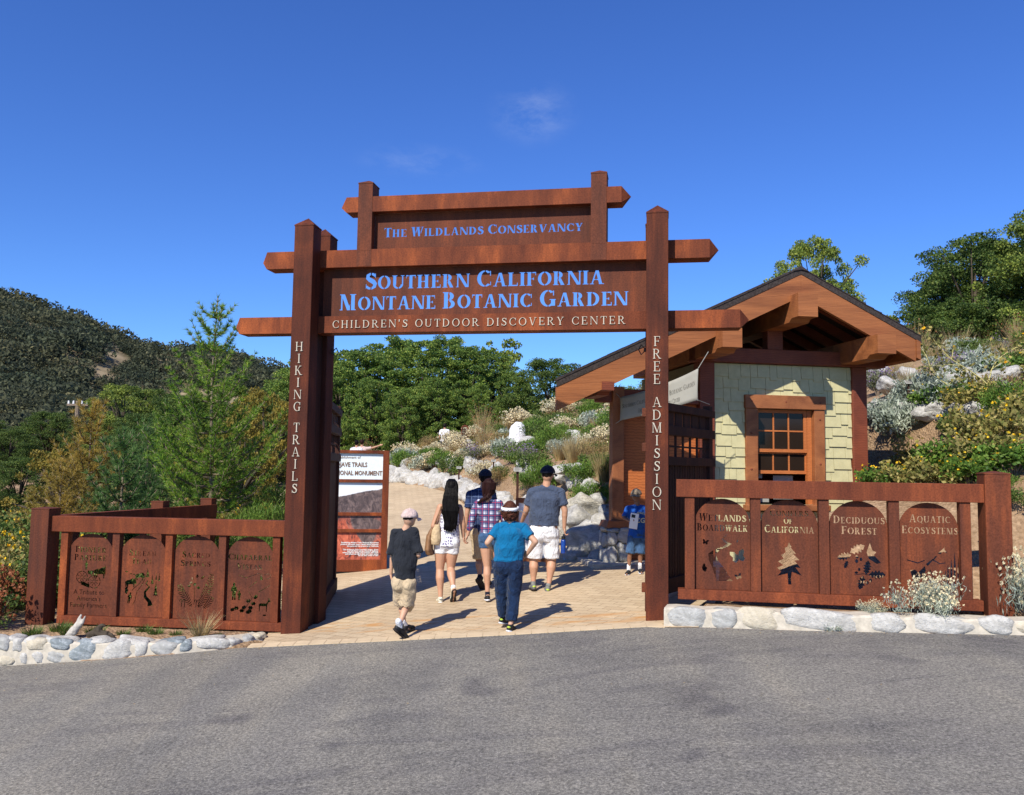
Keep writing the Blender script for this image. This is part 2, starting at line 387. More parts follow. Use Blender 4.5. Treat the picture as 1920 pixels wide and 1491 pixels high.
def cdt_shape(add, cut, base=None):
    """exact 2-D union / difference: base given -> base minus (add minus cut); else add minus cut"""
    polys = ([base] if base is not None else []) + add + cut
    nb = 1 if base is not None else 0; na = len(add)
    V = []; E = []
    for P in polys:
        o = len(V); k = len(P); V += [Vector((p[0], p[1])) for p in P]; E += [(o + i, o + (i + 1) % k) for i in range(k)]
    v, e, f, ov, oe, of = delaunay_2d_cdt(V, E, [], 0, 1e-6)
    vv = np.array([(p[0], p[1]) for p in v]); ft = np.array([t[:3] for t in f]); c = vv[ft].mean(1)
    a_, b_ = vv[ft[:, 1]] - vv[ft[:, 0]], vv[ft[:, 2]] - vv[ft[:, 0]]
    okt = np.abs(a_[:, 0] * b_[:, 1] - a_[:, 1] * b_[:, 0]) > 1e-9
    def inside(P):
        P = np.array(P); lo, hi = P.min(0), P.max(0); r_ = np.zeros(len(c), bool)
        idx = np.where((c[:, 0] >= lo[0]) & (c[:, 0] <= hi[0]) & (c[:, 1] >= lo[1]) & (c[:, 1] <= hi[1]))[0]
        if len(idx) == 0: return r_
        q = c[idx]; x1, y1 = P[:, 0], P[:, 1]; x2, y2 = np.roll(x1, -1), np.roll(y1, -1)
        # winding number, so strokes that overlap themselves stay filled
        up = (y1[None] <= q[:, 1:2]) & (y2[None] > q[:, 1:2]); dn = (y1[None] > q[:, 1:2]) & (y2[None] <= q[:, 1:2])
        cr = (x2 - x1)[None] * (q[:, 1:2] - y1[None]) - (q[:, 0:1] - x1[None]) * (y2 - y1)[None]
        r_[idx] = ((up & (cr > 0)).sum(1) - (dn & (cr < 0)).sum(1)) != 0
        return r_
    ha = np.zeros(len(c), bool); hc = ha.copy()
    for P in add: ha |= inside(P)
    for P in cut: hc |= inside(P)
    solid = ha & ~hc
    if nb: solid = inside(base) & ~solid
    keep = [tuple(int(i) for i in t) for t in ft[solid & okt]]
    return [(p[0], p[1]) for p in v], keep
def extrude_shape(name, mat, V, T, y0, y1, parent=None, label=None):
    """flat shape in x,z becomes a plate from y0 to y1"""
    k = len(V); vs = [(p[0], y0, p[1]) for p in V] + [(p[0], y1, p[1]) for p in V]
    fs = [tuple(t) for t in T] + [tuple(i + k for i in t[::-1]) for t in T]
    cnt = {}
    for t in T:
        for a, b_ in zip(t, list(t[1:]) + [t[0]]): cnt.setdefault((min(a, b_), max(a, b_)), []).append((a, b_))
    fs += [(q[0][1], q[0][0], q[0][0] + k, q[0][1] + k) for q in cnt.values() if len(q) == 1]
    mb = MB(); mb.add(vs, fs)
    o = mb.build(name, mat, parent, fix=True, label=label)
    return o
def font_obj(txt, size, mat, parent, loc, rot=(math.pi / 2, 0, 0), align='CENTER', ext=.001, name='lettering', sx=1.0, bold=0.0):
    """sans lettering with Blender's own built-in font, turned into a mesh"""
    cu = bpy.data.curves.new('t', 'FONT'); cu.body = txt; cu.size = size; cu.align_x = align; cu.extrude = ext; cu.offset = bold
    cu.resolution_u = 2
    t = bpy.data.objects.new('t', cu); COL.objects.link(t)
    bpy.context.view_layer.update()
    me = bpy.data.meshes.new_from_object(t.evaluated_get(bpy.context.evaluated_depsgraph_get()))
    COL.objects.unlink(t); bpy.data.objects.remove(t); bpy.data.curves.remove(cu)
    me.materials.clear(); me.materials.append(M[mat] if isinstance(mat, str) else mat)
    o = link(name, me, parent, None, loc); o.rotation_euler = rot; o.scale = (sx, 1, 1)
    return o
# ================================================================== ground shape
def sm(a, b, x):
    t = np.clip((np.asarray(x, float) - a) / (b - a), 0, 1); return t * t * (3 - 2 * t)
EDGE = [(-30, 10.6), (-9, 10.15), (-5.72, 10.02), (-4.5, 9.96), (-3.73, 9.97), (-3.04, 10.05), (-1.5, 9.87), (.04, 9.70), (1.48, 9.61), (1.72, 9.48), (2.99, 9.07), (4.98, 8.55), (9, 7.5), (30, 2)]
def edge(x): return np.interp(x, [e[0] for e in EDGE], [e[1] for e in EDGE])
# right border of the paved path and its left border, as x for a given y
XR = [(9.0, 1.9), (9.9, 2.1), (11, 2.6), (13.4, 3.2), (14.0, 1.9), (14.3, 1.5), (15.7, 1.2), (17.7, 1.12), (20.6, .5), (22.7, -.4), (24.9, -1.35), (27.6, -1.8), (30.2, -3.0), (32.3, -4.3), (34, -5.6), (36, -8.5), (38, -13)]
XL = [(9.0, -2.75), (10.4, -2.9), (11, -3.0), (14, -3.75), (18, -4.4), (24, -5.9), (30, -8.5), (38, -14)]
def xr(y): return np.interp(y, [e[0] for e in XR], [e[1] for e in XR])
def xl(y): return np.interp(y, [e[0] for e in XL], [e[1] for e in XL])
def zpath(x, y):
    x = np.asarray(x, float); y = np.asarray(y, float); yy = np.minimum(y, 38)
    return (-.252 + .088 * np.clip(x, -14, 2) + .05 * np.clip(x - 2, 0, 12) + .04 * yy + .0018 * np.maximum(yy - 12, 0) ** 2)
KO = Vector((1.72, 14.1)); KA = R(10)
def kloc(x, y):
    dx = np.asarray(x, float) - KO.x; dy = np.asarray(y, float) - KO.y
    return dx * math.cos(KA) + dy * math.sin(KA), -dx * math.sin(KA) + dy * math.cos(KA)
def zground(x, y):
    x = np.asarray(x, float); y = np.asarray(y, float)
    z0 = zpath(x, y)
    zg = -1.3 + .293 * np.clip(x, -40, 16) + .132 * np.minimum(y, 37) + .03 * np.clip(y - 37, 0, 30)
    zg = zg + .16 * np.sin(x * .9 + y * .35) * np.sin(y * .6 - x * .3)
    zg = np.where(zg > 5.0, 5.0 + (zg - 5.0) * .35, zg)
    w = sm(.0, 1.6, x - xr(y) + .1) * sm(9.9, 11.6, y + (x - 1.8) * .185)
    z = z0 * (1 - w) + np.maximum(zg, z0) * w
    # bed between kerb and fence, right side
    bed = sm(0, .25, y - edge(x) - .05) * sm(1.65, 1.85, x) * (1 - sm(.5, 1.4, y - edge(x)))
    z = np.where(x > 1.6, np.maximum(z, bed * .485 + (1 - bed) * z), z)
    # bed on the left, behind the low cobble wall
    bl = sm(0, .25, y - edge(x) - .1) * sm(-2.6, -3.0, x) if False else sm(.1, .3, y - edge(x)) * (1 - sm(-3.1, -2.75, x)) * (1 - sm(4, 9, y - edge(x)))
    z = np.maximum(z, np.where(x < -2.7, bl * (-.07) + (1 - bl) * z, z))
    # level pad of the kiosk
    kx, ky = kloc(x, y)
    d = np.hypot(np.maximum(np.maximum(-.7 - kx, kx - 4.9), 0), np.maximum(np.maximum(-1.2 - ky, ky - 3.4), 0))
    k = 1 - sm(.2, 1.6, d)
    z = z * (1 - k) + .43 * k
    # under road and paving: a little lower
    on = (y < edge(x) + .02) | ((x > xl(y)) & (x < xr(y)) & (y < 38))
    near = np.minimum(np.where(on, 1, 0), 1)
    z = np.where(near > 0, zpath(x, y) - .07, z)
    # left side drops gently to a valley
    z = z - 1.6 * sm(-9, -30, x) * 0
    return z
def zg1(x, y): return float(zground(x, y))

def axis(lo, a, b_, hi, d, g=1.09):
    v = list(np.arange(a, b_ + d, d)); s = d
    while v[-1] < hi: s *= g; v.append(v[-1] + s)
    s = d; q = [v[0]]
    while q[-1] > lo: s *= g; q.append(q[-1] - s)
    return np.array(q[:0:-1] + v)
def grid_mesh(name, X, Y, Z, mat, smooth=True):
    ny, nx = X.shape; V = np.stack([X, Y, Z], -1).reshape(-1, 3)
    i = np.arange((ny - 1) * (nx - 1)); r_, c_ = i // (nx - 1), i % (nx - 1); a = r_ * nx + c_
    return np_mesh(name, V, np.stack([a, a + 1, a + nx + 1, a + nx], -1), mat, smooth)

def soil_mat():
    m, n, l, b = new_mat('soil_and_mulch', .95, .1)
    t1 = tex_noise(n, l, 14, 8, .75); t2 = tex_noise(n, l, .6, 4, .6)
    v = n.new('ShaderNodeTexVoronoi'); v.inputs['Scale'].default_value = 26; tc = n.new('ShaderNodeTexCoord'); l.new(tc.outputs['Object'], v.inputs[0])
    c1 = ramp(n, [(.25, (.20, .13, .075)), (.5, (.36, .245, .155)), (.8, (.50, .37, .25))]); l.new(t1.outputs[0], c1.inputs[0])
    c2 = ramp(n, [(.35, (.75, .72, .65)), (.7, (1.15, 1.12, 1.1))]); l.new(t2.outputs[0], c2.inputs[0])
    c3 = ramp(n, [(0, (.65, .62, .6)), (1, (1.2, 1.2, 1.2))]); l.new(v.outputs['Color'], c3.inputs[0])
    x = mixc(n, l, 1, c1.outputs[0], c2.outputs[0], 'MULTIPLY'); x = mixc(n, l, .8, x, c3.outputs[0], 'MULTIPLY')
    l.new(x, b.inputs['Base Color']); add_bump(n, l, b, v.outputs['Distance'], .8, .03); return m
M['soil'] = soil_mat()
gx = axis(-420, -12, 14, 420, .2); gy = axis(-40, 7, 45, 600, .2)
GX, GY = np.meshgrid(gx, gy)
gnd_o = tag(link('ground', grid_mesh('ground', GX, GY, zground(GX, GY), 'soil')), 'tan bare soil and wood mulch of the hillside', kind='structure')

def asphalt_mat():
    m, n, l, b = new_mat('asphalt', .88, .25)
    sp = tex_noise(n, l, 42, 4, .85); sp2 = tex_noise(n, l, 140, 2, .8); big = tex_noise(n, l, .45, 5, .6, (1, 1.0, 1), dist=.8)
    st = tex_noise(n, l, .8, 6, .65, (.5, 1.9, 1), dist=1.5)
    c = ramp(n, [(.28, (.060, .056, .050)), (.46, (.178, .166, .146)), (.63, (.35, .325, .28)), (.78, (.60, .56, .47))]); l.new(sp.outputs[0], c.inputs[0])
    d = ramp(n, [(.3, (.76, .76, .78)), (.5, (.98, .97, .96)), (.7, (1.14, 1.12, 1.08))]); l.new(big.outputs[0], d.inputs[0])
    e = ramp(n, [(.36, (.78, .78, .82)), (.52, (1, 1, 1))]); l.new(st.outputs[0], e.inputs[0])
    g = ramp(n, [(.3, (.75, .75, .75)), (.7, (1.25, 1.25, 1.25))]); l.new(sp2.outputs[0], g.inputs[0])
    x = mixc(n, l, 1, c.outputs[0], d.outputs[0], 'MULTIPLY'); x = mixc(n, l, 1, x, e.outputs[0], 'MULTIPLY'); x = mixc(n, l, 1, x, g.outputs[0], 'MULTIPLY')
    # exposed pale aggregate chips
    vo = n.new('ShaderNodeTexVoronoi'); vo.inputs['Scale'].default_value = 62; tcv = n.new('ShaderNodeTexCoord'); l.new(tcv.outputs['Object'], vo.inputs[0]); vd = ramp(n, [(.16, (1, 1, 1)), (.26, (0, 0, 0))]); l.new(vo.outputs['Distance'], vd.inputs[0])
    vs3 = n.new('ShaderNodeSeparateColor'); l.new(vo.outputs['Color'], vs3.inputs[0]); vt = n.new('ShaderNodeMath'); vt.operation = 'GREATER_THAN'; l.new(vs3.outputs[0], vt.inputs[0]); vt.inputs[1].default_value = .62; vm2 = n.new('ShaderNodeMath'); vm2.operation = 'MULTIPLY'; l.new(vt.outputs[0], vm2.inputs[0]); l.new(vd.outputs[0], vm2.inputs[1])
    vc = ramp(n, [(.2, (.30, .28, .26)), (.9, (.56, .52, .42))]); l.new(vs3.outputs[1], vc.inputs[0]); vk = n.new('ShaderNodeMath'); vk.operation = 'MULTIPLY'; l.new(vm2.outputs[0], vk.inputs[0]); vk.inputs[1].default_value = .8; x = mixc(n, l, vk.outputs[0], x, vc.outputs[0])
    # broad tyre-worn bands that fan across the drive, and a few darker damp-looking patches
    ty = tex_noise(n, l, 1.0, 3, .5, (1.5, .16, 1), dist=.25); tr = ramp(n, [(.38, (.90, .90, .91)), (.5, (.97, .97, .96)), (.62, (1.08, 1.06, 1.01))]); l.new(ty.outputs[0], tr.inputs[0]); x = mixc(n, l, 1, x, tr.outputs[0], 'MULTIPLY')
    pa = tex_noise(n, l, 1.1, 2, .45); pr_ = ramp(n, [(.27, (.62, .62, .68)), (.33, (1, 1, 1))]); l.new(pa.outputs[0], pr_.inputs[0]); x = mixc(n, l, .8, x, pr_.outputs[0], 'MULTIPLY')
    l.new(x, b.inputs['Base Color']); add_bump(n, l, b, sp.outputs[0], .9, .014); return m
M['asphalt'] = asphalt_mat()
us = np.concatenate([np.linspace(-40, -10, 20), np.arange(-9.8, 10, .2), np.linspace(10, 40, 20)]); vs_ = np.linspace(0, 1, 60)
U, V_ = np.meshgrid(us, vs_); YY = -12 + (edge(U) + 12) * V_ + .01
tag(link('road', grid_mesh('road', U, YY, zpath(U, YY), 'asphalt')), 'grey worn asphalt road in front of the gate', kind='structure')

def paver_mat():
    m, n, l, b = new_mat('pavers', .85, .2)
    tc = n.new('ShaderNodeTexCoord'); mp = n.new('ShaderNodeMapping'); mp.inputs['Rotation'].default_value = (0, 0, R(35))
    l.new(tc.outputs['Object'], mp.inputs[0])
    br = n.new('ShaderNodeTexBrick'); br.inputs['Scale'].default_value = 1; br.inputs['Brick Width'].default_value = .26; br.inputs['Row Height'].default_value = .14
    br.inputs['Mortar Size'].default_value = .006; br.inputs['Mortar Smooth'].default_value = .3; br.inputs['Bias'].default_value = 0
    br.inputs['Color1'].default_value = (.50, .38, .245, 1); br.inputs['Color2'].default_value = (.58, .455, .30, 1); br.inputs['Mortar'].default_value = (.30, .21, .13, 1)
    wob = tex_noise(n, l, 1.5, 2, .5); l.new(mp.outputs[0], br.inputs[0])
    t1 = tex_noise(n, l, .7, 5, .6); t2 = tex_noise(n, l, 40, 4, .7)
    c1 = ramp(n, [(.35, (.86, .84, .82)), (.7, (1.1, 1.08, 1.05))]); l.new(t1.outputs[0], c1.inputs[0])
    c2 = ramp(n, [(.3, (.86, .86, .86)), (.7, (1.1, 1.1, 1.1))]); l.new(t2.outputs[0], c2.inputs[0])
    x = mixc(n, l, 1, br.outputs[0], c1.outputs[0], 'MULTIPLY'); x = mixc(n, l, 1, x, c2.outputs[0], 'MULTIPLY')
    # rust stains washed from the steel gate, along the line under its beams
    mp2 = n.new('ShaderNodeMapping'); mp2.vector_type = 'TEXTURE'; mp2.inputs['Location'].default_value = (-.42, 10.45, 0); mp2.inputs['Rotation'].default_value = (0, 0, R(-10)); mp2.inputs['Scale'].default_value = (3.0, .42, 8)
    l.new(tc.outputs['Object'], mp2.inputs[0]); gr = n.new('ShaderNodeTexGradient'); gr.gradient_type = 'SPHERICAL'; l.new(mp2.outputs[0], gr.inputs[0])
    st = tex_noise(n, l, 1.3, 5, .7, (.9, 5, 1), dist=1.0); sr = ramp(n, [(.50, (0, 0, 0)), (.62, (1, 1, 1))]); l.new(st.outputs[0], sr.inputs[0])
    gm = ramp(n, [(0, (0, 0, 0)), (.25, (1, 1, 1))]); l.new(gr.outputs[1], gm.inputs[0])
    mu = n.new('ShaderNodeMath'); mu.operation = 'MULTIPLY'; l.new(sr.outputs[0], mu.inputs[0]); l.new(gm.outputs[0], mu.inputs[1])
    mu2 = n.new('ShaderNodeMath'); mu2.operation = 'MULTIPLY'; l.new(mu.outputs[0], mu2.inputs[0]); mu2.inputs[1].default_value = .75
    x = mixc(n, l, mu2.outputs[0], x, (.50, .24, .07))
    l.new(x, b.inputs['Base Color']); add_bump(n, l, b, br.outputs['Fac'], -.35, .01); return m
M['paver'] = paver_mat()
ys = np.concatenate([np.linspace(0, 1, 12)[:-1] * .9, np.arange(.9, 29, .2)])
T_, S_ = np.meshgrid(np.linspace(0, 1, 60), ys)
# path mesh: columns run between the two borders, first row follows the road edge
y_base = 9.5 + S_; xa = xl(y_base); xb_ = xr(y_base); PX = xa + (xb_ - xa) * T_
e0 = edge(PX); PY = np.where(S_ < 2, e0 - .015 + (11.5 - e0 + .015) * (S_ / 2), y_base)
tag(link('path', grid_mesh('path', PX, PY, zpath(PX, PY) + .006, 'paver')), 'path of beige pavers leading through the gate uphill', kind='structure')
# row of edge pavers along the road
mb = MB()
for i in range(26):
    x0 = -2.95 + i * .178; 
    if x0 > 1.62: break
    ya, yb = float(edge(x0)), float(edge(x0 + .17)); dz = .010
    pts = [(x0, ya - .02), (x0 + .172, yb - .02), (x0 + .172, yb + .15), (x0, ya + .15)]
    zz = [float(zpath(p[0], p[1])) for p in pts]
    mb.add([(p[0], p[1], z_ - .03) for p, z_ in zip(pts, zz)] + [(p[0], p[1], z_ + dz) for p, z_ in zip(pts, zz)], [(0, 3, 2, 1), (4, 5, 6, 7), (0, 1, 5, 4), (1, 2, 6, 5), (2, 3, 7, 6), (3, 0, 4, 7)])
M['paver_edge'] = plain('edge_paver', (.55, .42, .27), .85, .2, .12, 5, .1)
tag(mb.build('path_edging', 'paver_edge'), 'row of beige pavers laid crosswise along the asphalt', kind='structure')

# ================================================================== entrance gate
GATE = thing('entrance_gate', 'tall weathered steel gateway with stencilled name boards and pointed posts', 'gateway', (-.48, 10.2, 0), R(-10))
def gloc(s, y): # local gate -> world
    a = R(-10); return (-.48 + s * math.cos(a) - y * math.sin(a), 10.2 + s * math.sin(a) + y * math.cos(a))
def post_mb(cx, w, y0, y1, z0, z1, tip, bev=.008):
    m_ = MB(); m_.box(cx - w / 2, cx + w / 2, y0, y1, z0, z1, bev)
    e = .004; a, b_, c, d = cx - w / 2 - e, cx + w / 2 + e, y0 - e, y1 + e; q = z1 + .012
    m_.add([(a, c, z1 - .002), (b_, c, z1 - .002), (b_, d, z1 - .002), (a, d, z1 - .002), (a, c, q), (b_, c, q), (b_, d, q), (a, d, q), (cx, (y0 + y1) / 2, z1 + tip)],
           [(0, 3, 2, 1), (0, 1, 5, 4), (1, 2, 6, 5), (2, 3, 7, 6), (3, 0, 4, 7), (4, 5, 8), (5, 6, 8), (6, 7, 8), (7, 4, 8)])
    return m_
def beam_mb(x0, x1, tip, y0, y1, z0, z1):
    m_ = MB(); cy, cz = (y0 + y1) / 2, (z0 + z1) / 2
    L = [(x0, y0, z0), (x0, y1, z0), (x0, y1, z1), (x0, y0, z1)]; Q = [(x1, y0, z0), (x1, y1, z0), (x1, y1, z1), (x1, y0, z1)]
    m_.add(L + Q + [(x0 - tip, cy, cz), (x1 + tip, cy, cz)], [(0, 4, 5, 1), (1, 5, 6, 2), (2, 6, 7, 3), (3, 7, 4, 0), (0, 1, 8), (1, 2, 8), (2, 3, 8), (3, 0, 8), (4, 9, 5), (5, 9, 6), (6, 9, 7), (7, 9, 4)])
    return m_
def place_letters(txt, parent, x, ztop, step, gapw, cap, y, mat='letter'):
    A = []; S = []; z = ztop
    for ch in txt:
        if ch == ' ': z -= gapw - step; continue
        a, s, w = glyph(ch, False, .105)
        f = lambda P: [(x + (p[0] - w / 2) * cap, z + (p[1] - .5) * cap) for p in P]
        A += [f(P) for P in a]; S += [f(P) for P in s]; z -= step
    V, T = cdt_shape(A, S); extrude_shape('lettering', mat, V, T, y - .012, y + .004, parent)
for sx in (-1, 1):
    gz = zg1(*gloc(2.16 * sx, .1))
    p_ = post_mb(2.16 * sx, .25, 0, .25, gz - .1, 4.92, .125).build('post', 'rust_post', GATE)
    if sx < 0: place_letters('HIKING TRAILS', p_, -2.165, 3.405, .1475, .255, .112, 0)
    else: place_letters('FREE ADMISSION', p_, 2.157, 3.422, .1445, .262, .112, 0)
    post_mb(2.16 * sx - .02 * sx, .25, .5, .75, gz - .1, 4.92, .125).build('post', 'rust_post', GATE)
    mbx = MB()      # steel web closing the slot between the paired posts below the beams
    mbx.box(2.16 * sx - .085, 2.16 * sx + .085, .252, .498, gz - .05, 3.60); mbx.build('web_plate', 'rust_dark', GATE)
    MB().box(1.465 * sx - .095, 1.465 * sx + .095, .2465, .252, 4.447, 4.653).build('joint_plate', 'rust_panel', GATE)
    post_mb(1.465 * sx, .19, .245, .49, 4.64, 5.505, .075, .005).build('king_post', 'rust_panel', GATE)
    MB().ball((2.02 * sx, .68, 3.42), .035, sub=1).tube([(2.0 * sx, .68, 3.40), (1.96 * sx, .68, 3.36), (1.93 * sx, .68, 3.42), (1.96 * sx, .68, 3.48), (2.0 * sx, .68, 3.44)], .008, 6).build('latch_ring', 'iron', GATE)
b3 = beam_mb(-3.10, 3.10, .11, .25, .495, 3.61, 3.82).build('beam', 'rust_beam', GATE)
beam_mb(-2.76, 2.76, .11, .25, .495, 4.44, 4.66).build('beam', 'rust_beam', GATE)
beam_mb(-1.715, 1.735, .11, .25, .495, 5.14, 5.335).build('beam', 'rust_beam', GATE)
A, S, w_ = text_polys("CHILDREN'S OUTDOOR DISCOVERY CENTER", -1.845, 3.668, .095, 3.63, 1.0, False, .10, .30, 1.5)
V2, T2 = cdt_shape(A, S); extrude_shape('lettering', 'letter', V2, T2, .238, .254, b3)
A1, S1, _ = text_polys('THE WILDLANDS CONSERVANCY', -1.247, 4.838, .120, 2.51, .82, True, .21, .075, .75)
V2, T2 = cdt_shape(A1, S1, _rect(-1.366, 1.366, 4.665, 5.135)); extrude_shape('sign_panel', 'rust_panel', V2, T2, .368, .374, GATE, 'upper name board reading THE WILDLANDS CONSERVANCY')
A2, S2, _ = text_polys('SOUTHERN CALIFORNIA', -1.48, 4.178, .205, 3.0, .82, True, .21, .075, .75)
A3, S3, _ = text_polys('MONTANE BOTANIC GARDEN', -1.81, 3.915, .205, 3.62, .82, True, .21, .075, .72)
V2, T2 = cdt_shape(A2 + A3, S2 + S3, _rect(-2.032, 2.032, 3.824, 4.436)); extrude_shape('sign_panel', 'rust_panel', V2, T2, .368, .374, GATE, 'lower name board reading SOUTHERN CALIFORNIA MONTANE BOTANIC GARDEN')

def gate_leaf(sx, ang, label):
    """one open slatted leaf; built along +y from the hinge, then turned outwards"""
    gz = zg1(*gloc(2.2 * sx, 1.4)); z0 = gz + .07; L = 1.95
    m_ = MB(); m_.box(-.05, .05, 0, .13, z0, 2.86, .006); m_.box(-.05, .05, L - .13, L, z0, 2.86, .006)
    m_.box(-.055, .055, .0, .05, 2.86, 2.95, .006)
    for a, b_ in ((z0 + .08, z0 + .26), (2.02, 2.13), (2.40, 2.52), (2.70, 2.80)): m_.box(-.065, .065, -.06, L + .06, a, b_, .005)
    lf = m_.build('gate_leaf', 'rust_dark', GATE, label=label)
    lf.location = (2.10 * sx, .76, 0); lf.rotation_euler = (0, 0, -sx * R(ang))
    k = 19; w = (L - .30) / k
    for i in range(k):
        y = .15 + i * w; pk = MB().box(-.012, .012, y, y + w - (.028 if i % 2 else .012), z0 + .26, 2.02); pk.build('picket', 'rust_dark', lf)
    for i in range(6):
        y = .15 + i * .28; MB().box(-.014, .014, y, y + .20, 2.52, 2.70).build('picket', 'rust_dark', lf)
    lat = MB(); lat.box(-.01, .01, .13, L - .13, 2.25, 2.275)
    for i in range(7): y = .2 + i * .25; lat.box(-.012, .012, y, y + .03, 2.13, 2.40)
    lat.build('lattice', 'rust_dark', lf)
    for z in (2.62, 2.22, .95):
        MB().tube([(0, -.04, z - .05), (0, -.04, z + .05)], .028, 8).box(-.03, .03, -.05, .12, z - .03, z + .03).build('hinge', 'rust_panel', lf)
gate_leaf(-1, 17, 'left slatted leaf of the gate standing open')
gate_leaf(1, 23, 'right slatted leaf of the gate standing open')
hz = MB()
for z in (2.62, 2.22, .62): hz.box(1.985, 2.04, .18, .30, z - .05, z + .05, .006)
hz.build('hinge_lug', 'rust_panel', GATE)

# ================================================================== panel fences with pictograms
def pl(pts, w):      # polyline as a thin polygon (constant or tapered width)
    L = []; Q = []; n_ = len(pts); ws = w if isinstance(w, (list, tuple)) else [w] * n_
    for i, (x, y) in enumerate(pts):
        a = pts[max(0, i - 1)]; b_ = pts[min(n_ - 1, i + 1)]; dx, dy = b_[0] - a[0], b_[1] - a[1]; q = math.hypot(dx, dy) or 1; k = ws[i] / 2
        L.append((x - dy / q * k, y + dx / q * k)); Q.append((x + dy / q * k, y - dx / q * k))
    return L + Q[::-1]
def ell(cx, cz, a, b_, rot=0, seg=14, lob=0, amp=0):
    o = []
    for k in range(seg):
        t = 2 * math.pi * k / seg; r_ = 1 + amp * math.cos(lob * t)
        x, y = a * r_ * math.cos(t), b_ * r_ * math.sin(t); c, s_ = math.cos(R(rot)), math.sin(R(rot)); o.append((cx + x * c - y * s_, cz + x * s_ + y * c))
    return o
def tf(P, cx, cz, sc=1, rot=0, fx=1):
    c, s_ = math.cos(R(rot)), math.sin(R(rot)); return [(cx + (p[0] * fx * c - p[1] * s_) * sc, cz + (p[0] * fx * s_ + p[1] * c) * sc) for p in P]
def oakleaf(cx, cz, L, rot):
    up = [(0, .03), (.12, .10), (.2, .24), (.3, .12), (.42, .3), (.5, .14), (.62, .30), (.7, .13), (.8, .2), (.9, .1), (1, .02)]
    return tf(up + [(x, -y) for x, y in up[::-1]], cx, cz, L, rot)
def butterfly(cx, cz, sc, rot):
    P = [(0, .12), (.18, .5), (.55, .62), (.6, .35), (.42, .08), (.5, -.2), (.3, -.42), (.08, -.3), (0, -.1)]
    return [tf(P, cx, cz, sc, rot), tf([(-x - .04, y) for x, y in P], cx, cz, sc, rot), tf([(-.05, -.3), (.01, -.3), (.01, .3), (-.05, .3)], cx, cz, sc, rot)]
def fern(x0, z0, pts, n_, L):
    out = [pl(pts, .006)]
    for i in range(n_):
        t = (i + .5) / n_ * (len(pts) - 1); k = int(t); f_ = t - k; a, b_ = pts[k], pts[min(k + 1, len(pts) - 1)]
        x, z = a[0] + (b_[0] - a[0]) * f_, a[1] + (b_[1] - a[1]) * f_; an = math.degrees(math.atan2(b_[1] - a[1], b_[0] - a[0]))
        l_ = L * math.sin(math.pi * (.12 + .8 * i / n_)) + .008
        for sd in (-1, 1):
            d = R(an + sd * 62); xa, za = x + math.cos(d) * .005, z + math.sin(d) * .005
            out.append(ell((xa + x + math.cos(d) * l_) / 2, (za + z + math.sin(d) * l_) / 2, l_ / 2, .0055, math.degrees(d), 8))
    return out
def fir(cx, z0, h, w): 
    P = [(0, 1)]
    for k in range(5): y = .82 - k * .16; P += [(.2 + .16 * k, y - .10), (.10 + .08 * k, y - .09)]
    P += [(.06, .08), (.06, 0)]
    return [(cx + x * w / 2, z0 + y * h) for x, y in P] + [(cx - x * w / 2, z0 + y * h) for x, y in P[::-1][:-1]]
BISON = [(-.5, -.1), (-.52, .15), (-.3, .28), (-.05, .30), (.2, .42), (.42, .36), (.55, .15), (.55, -.05), (.45, -.15), (.36, -.05), (.34, -.4), (.26, -.4), (.24, -.1), (-.2, -.1), (-.26, -.4), (-.34, -.4), (-.36, -.08), (-.42, -.4), (-.48, -.4)]
DEER = [(-.4, -.5), (-.36, -.5), (-.33, -.05), (.18, -.05), (.2, -.5), (.25, -.5), (.28, .05), (.40, .30), (.55, .32), (.56, .40), (.46, .46), (.5, .62), (.42, .52), (.34, .66), (.36, .46), (.2, .18), (-.36, .18), (-.44, .05)]
MAN = [(-.1, -.5), (-.02, -.5), (0, -.15), (.04, -.5), (.12, -.5), (.12, .05), (.2, -.05), (.22, .0), (.14, .26), (.05, .30), (.08, .40), (.04, .5), (-.04, .5), (-.08, .40), (-.05, .30), (-.14, .26), (-.2, .0), (-.14, -.02), (-.1, .05)]
def pic_wagon(c):
    o = []
    for (x, z, r_) in ((c - .105, .515, .078), (c + .06, .465, .085)):
        for k in range(8): o.append(_arc(x, z, r_, r_, .010, .010, k * 45 + 4, k * 45 + 41, 4)); o.append(pl([(x + .015 * math.cos(R(k * 45 + 22)), z + .015 * math.sin(R(k * 45 + 22))), (x + .06 * math.cos(R(k * 45 + 22)), z + .06 * math.sin(R(k * 45 + 22)))], .007))
    o += [[(c - .11, .42), (c + .0, .385), (c + .0, .43), (c - .12, .47)], tf(MAN, c - .055, .665, .11), [(c - .03, .60), (c + .05, .60), (c + .03, .545), (c - .03, .56)], tf(BISON, c + .135, .575, .17), pl([(c + .17, .61), (c + .215, .66)], .03), pl([(c + .02, .53), (c + .2, .60)], .006)]
    return o
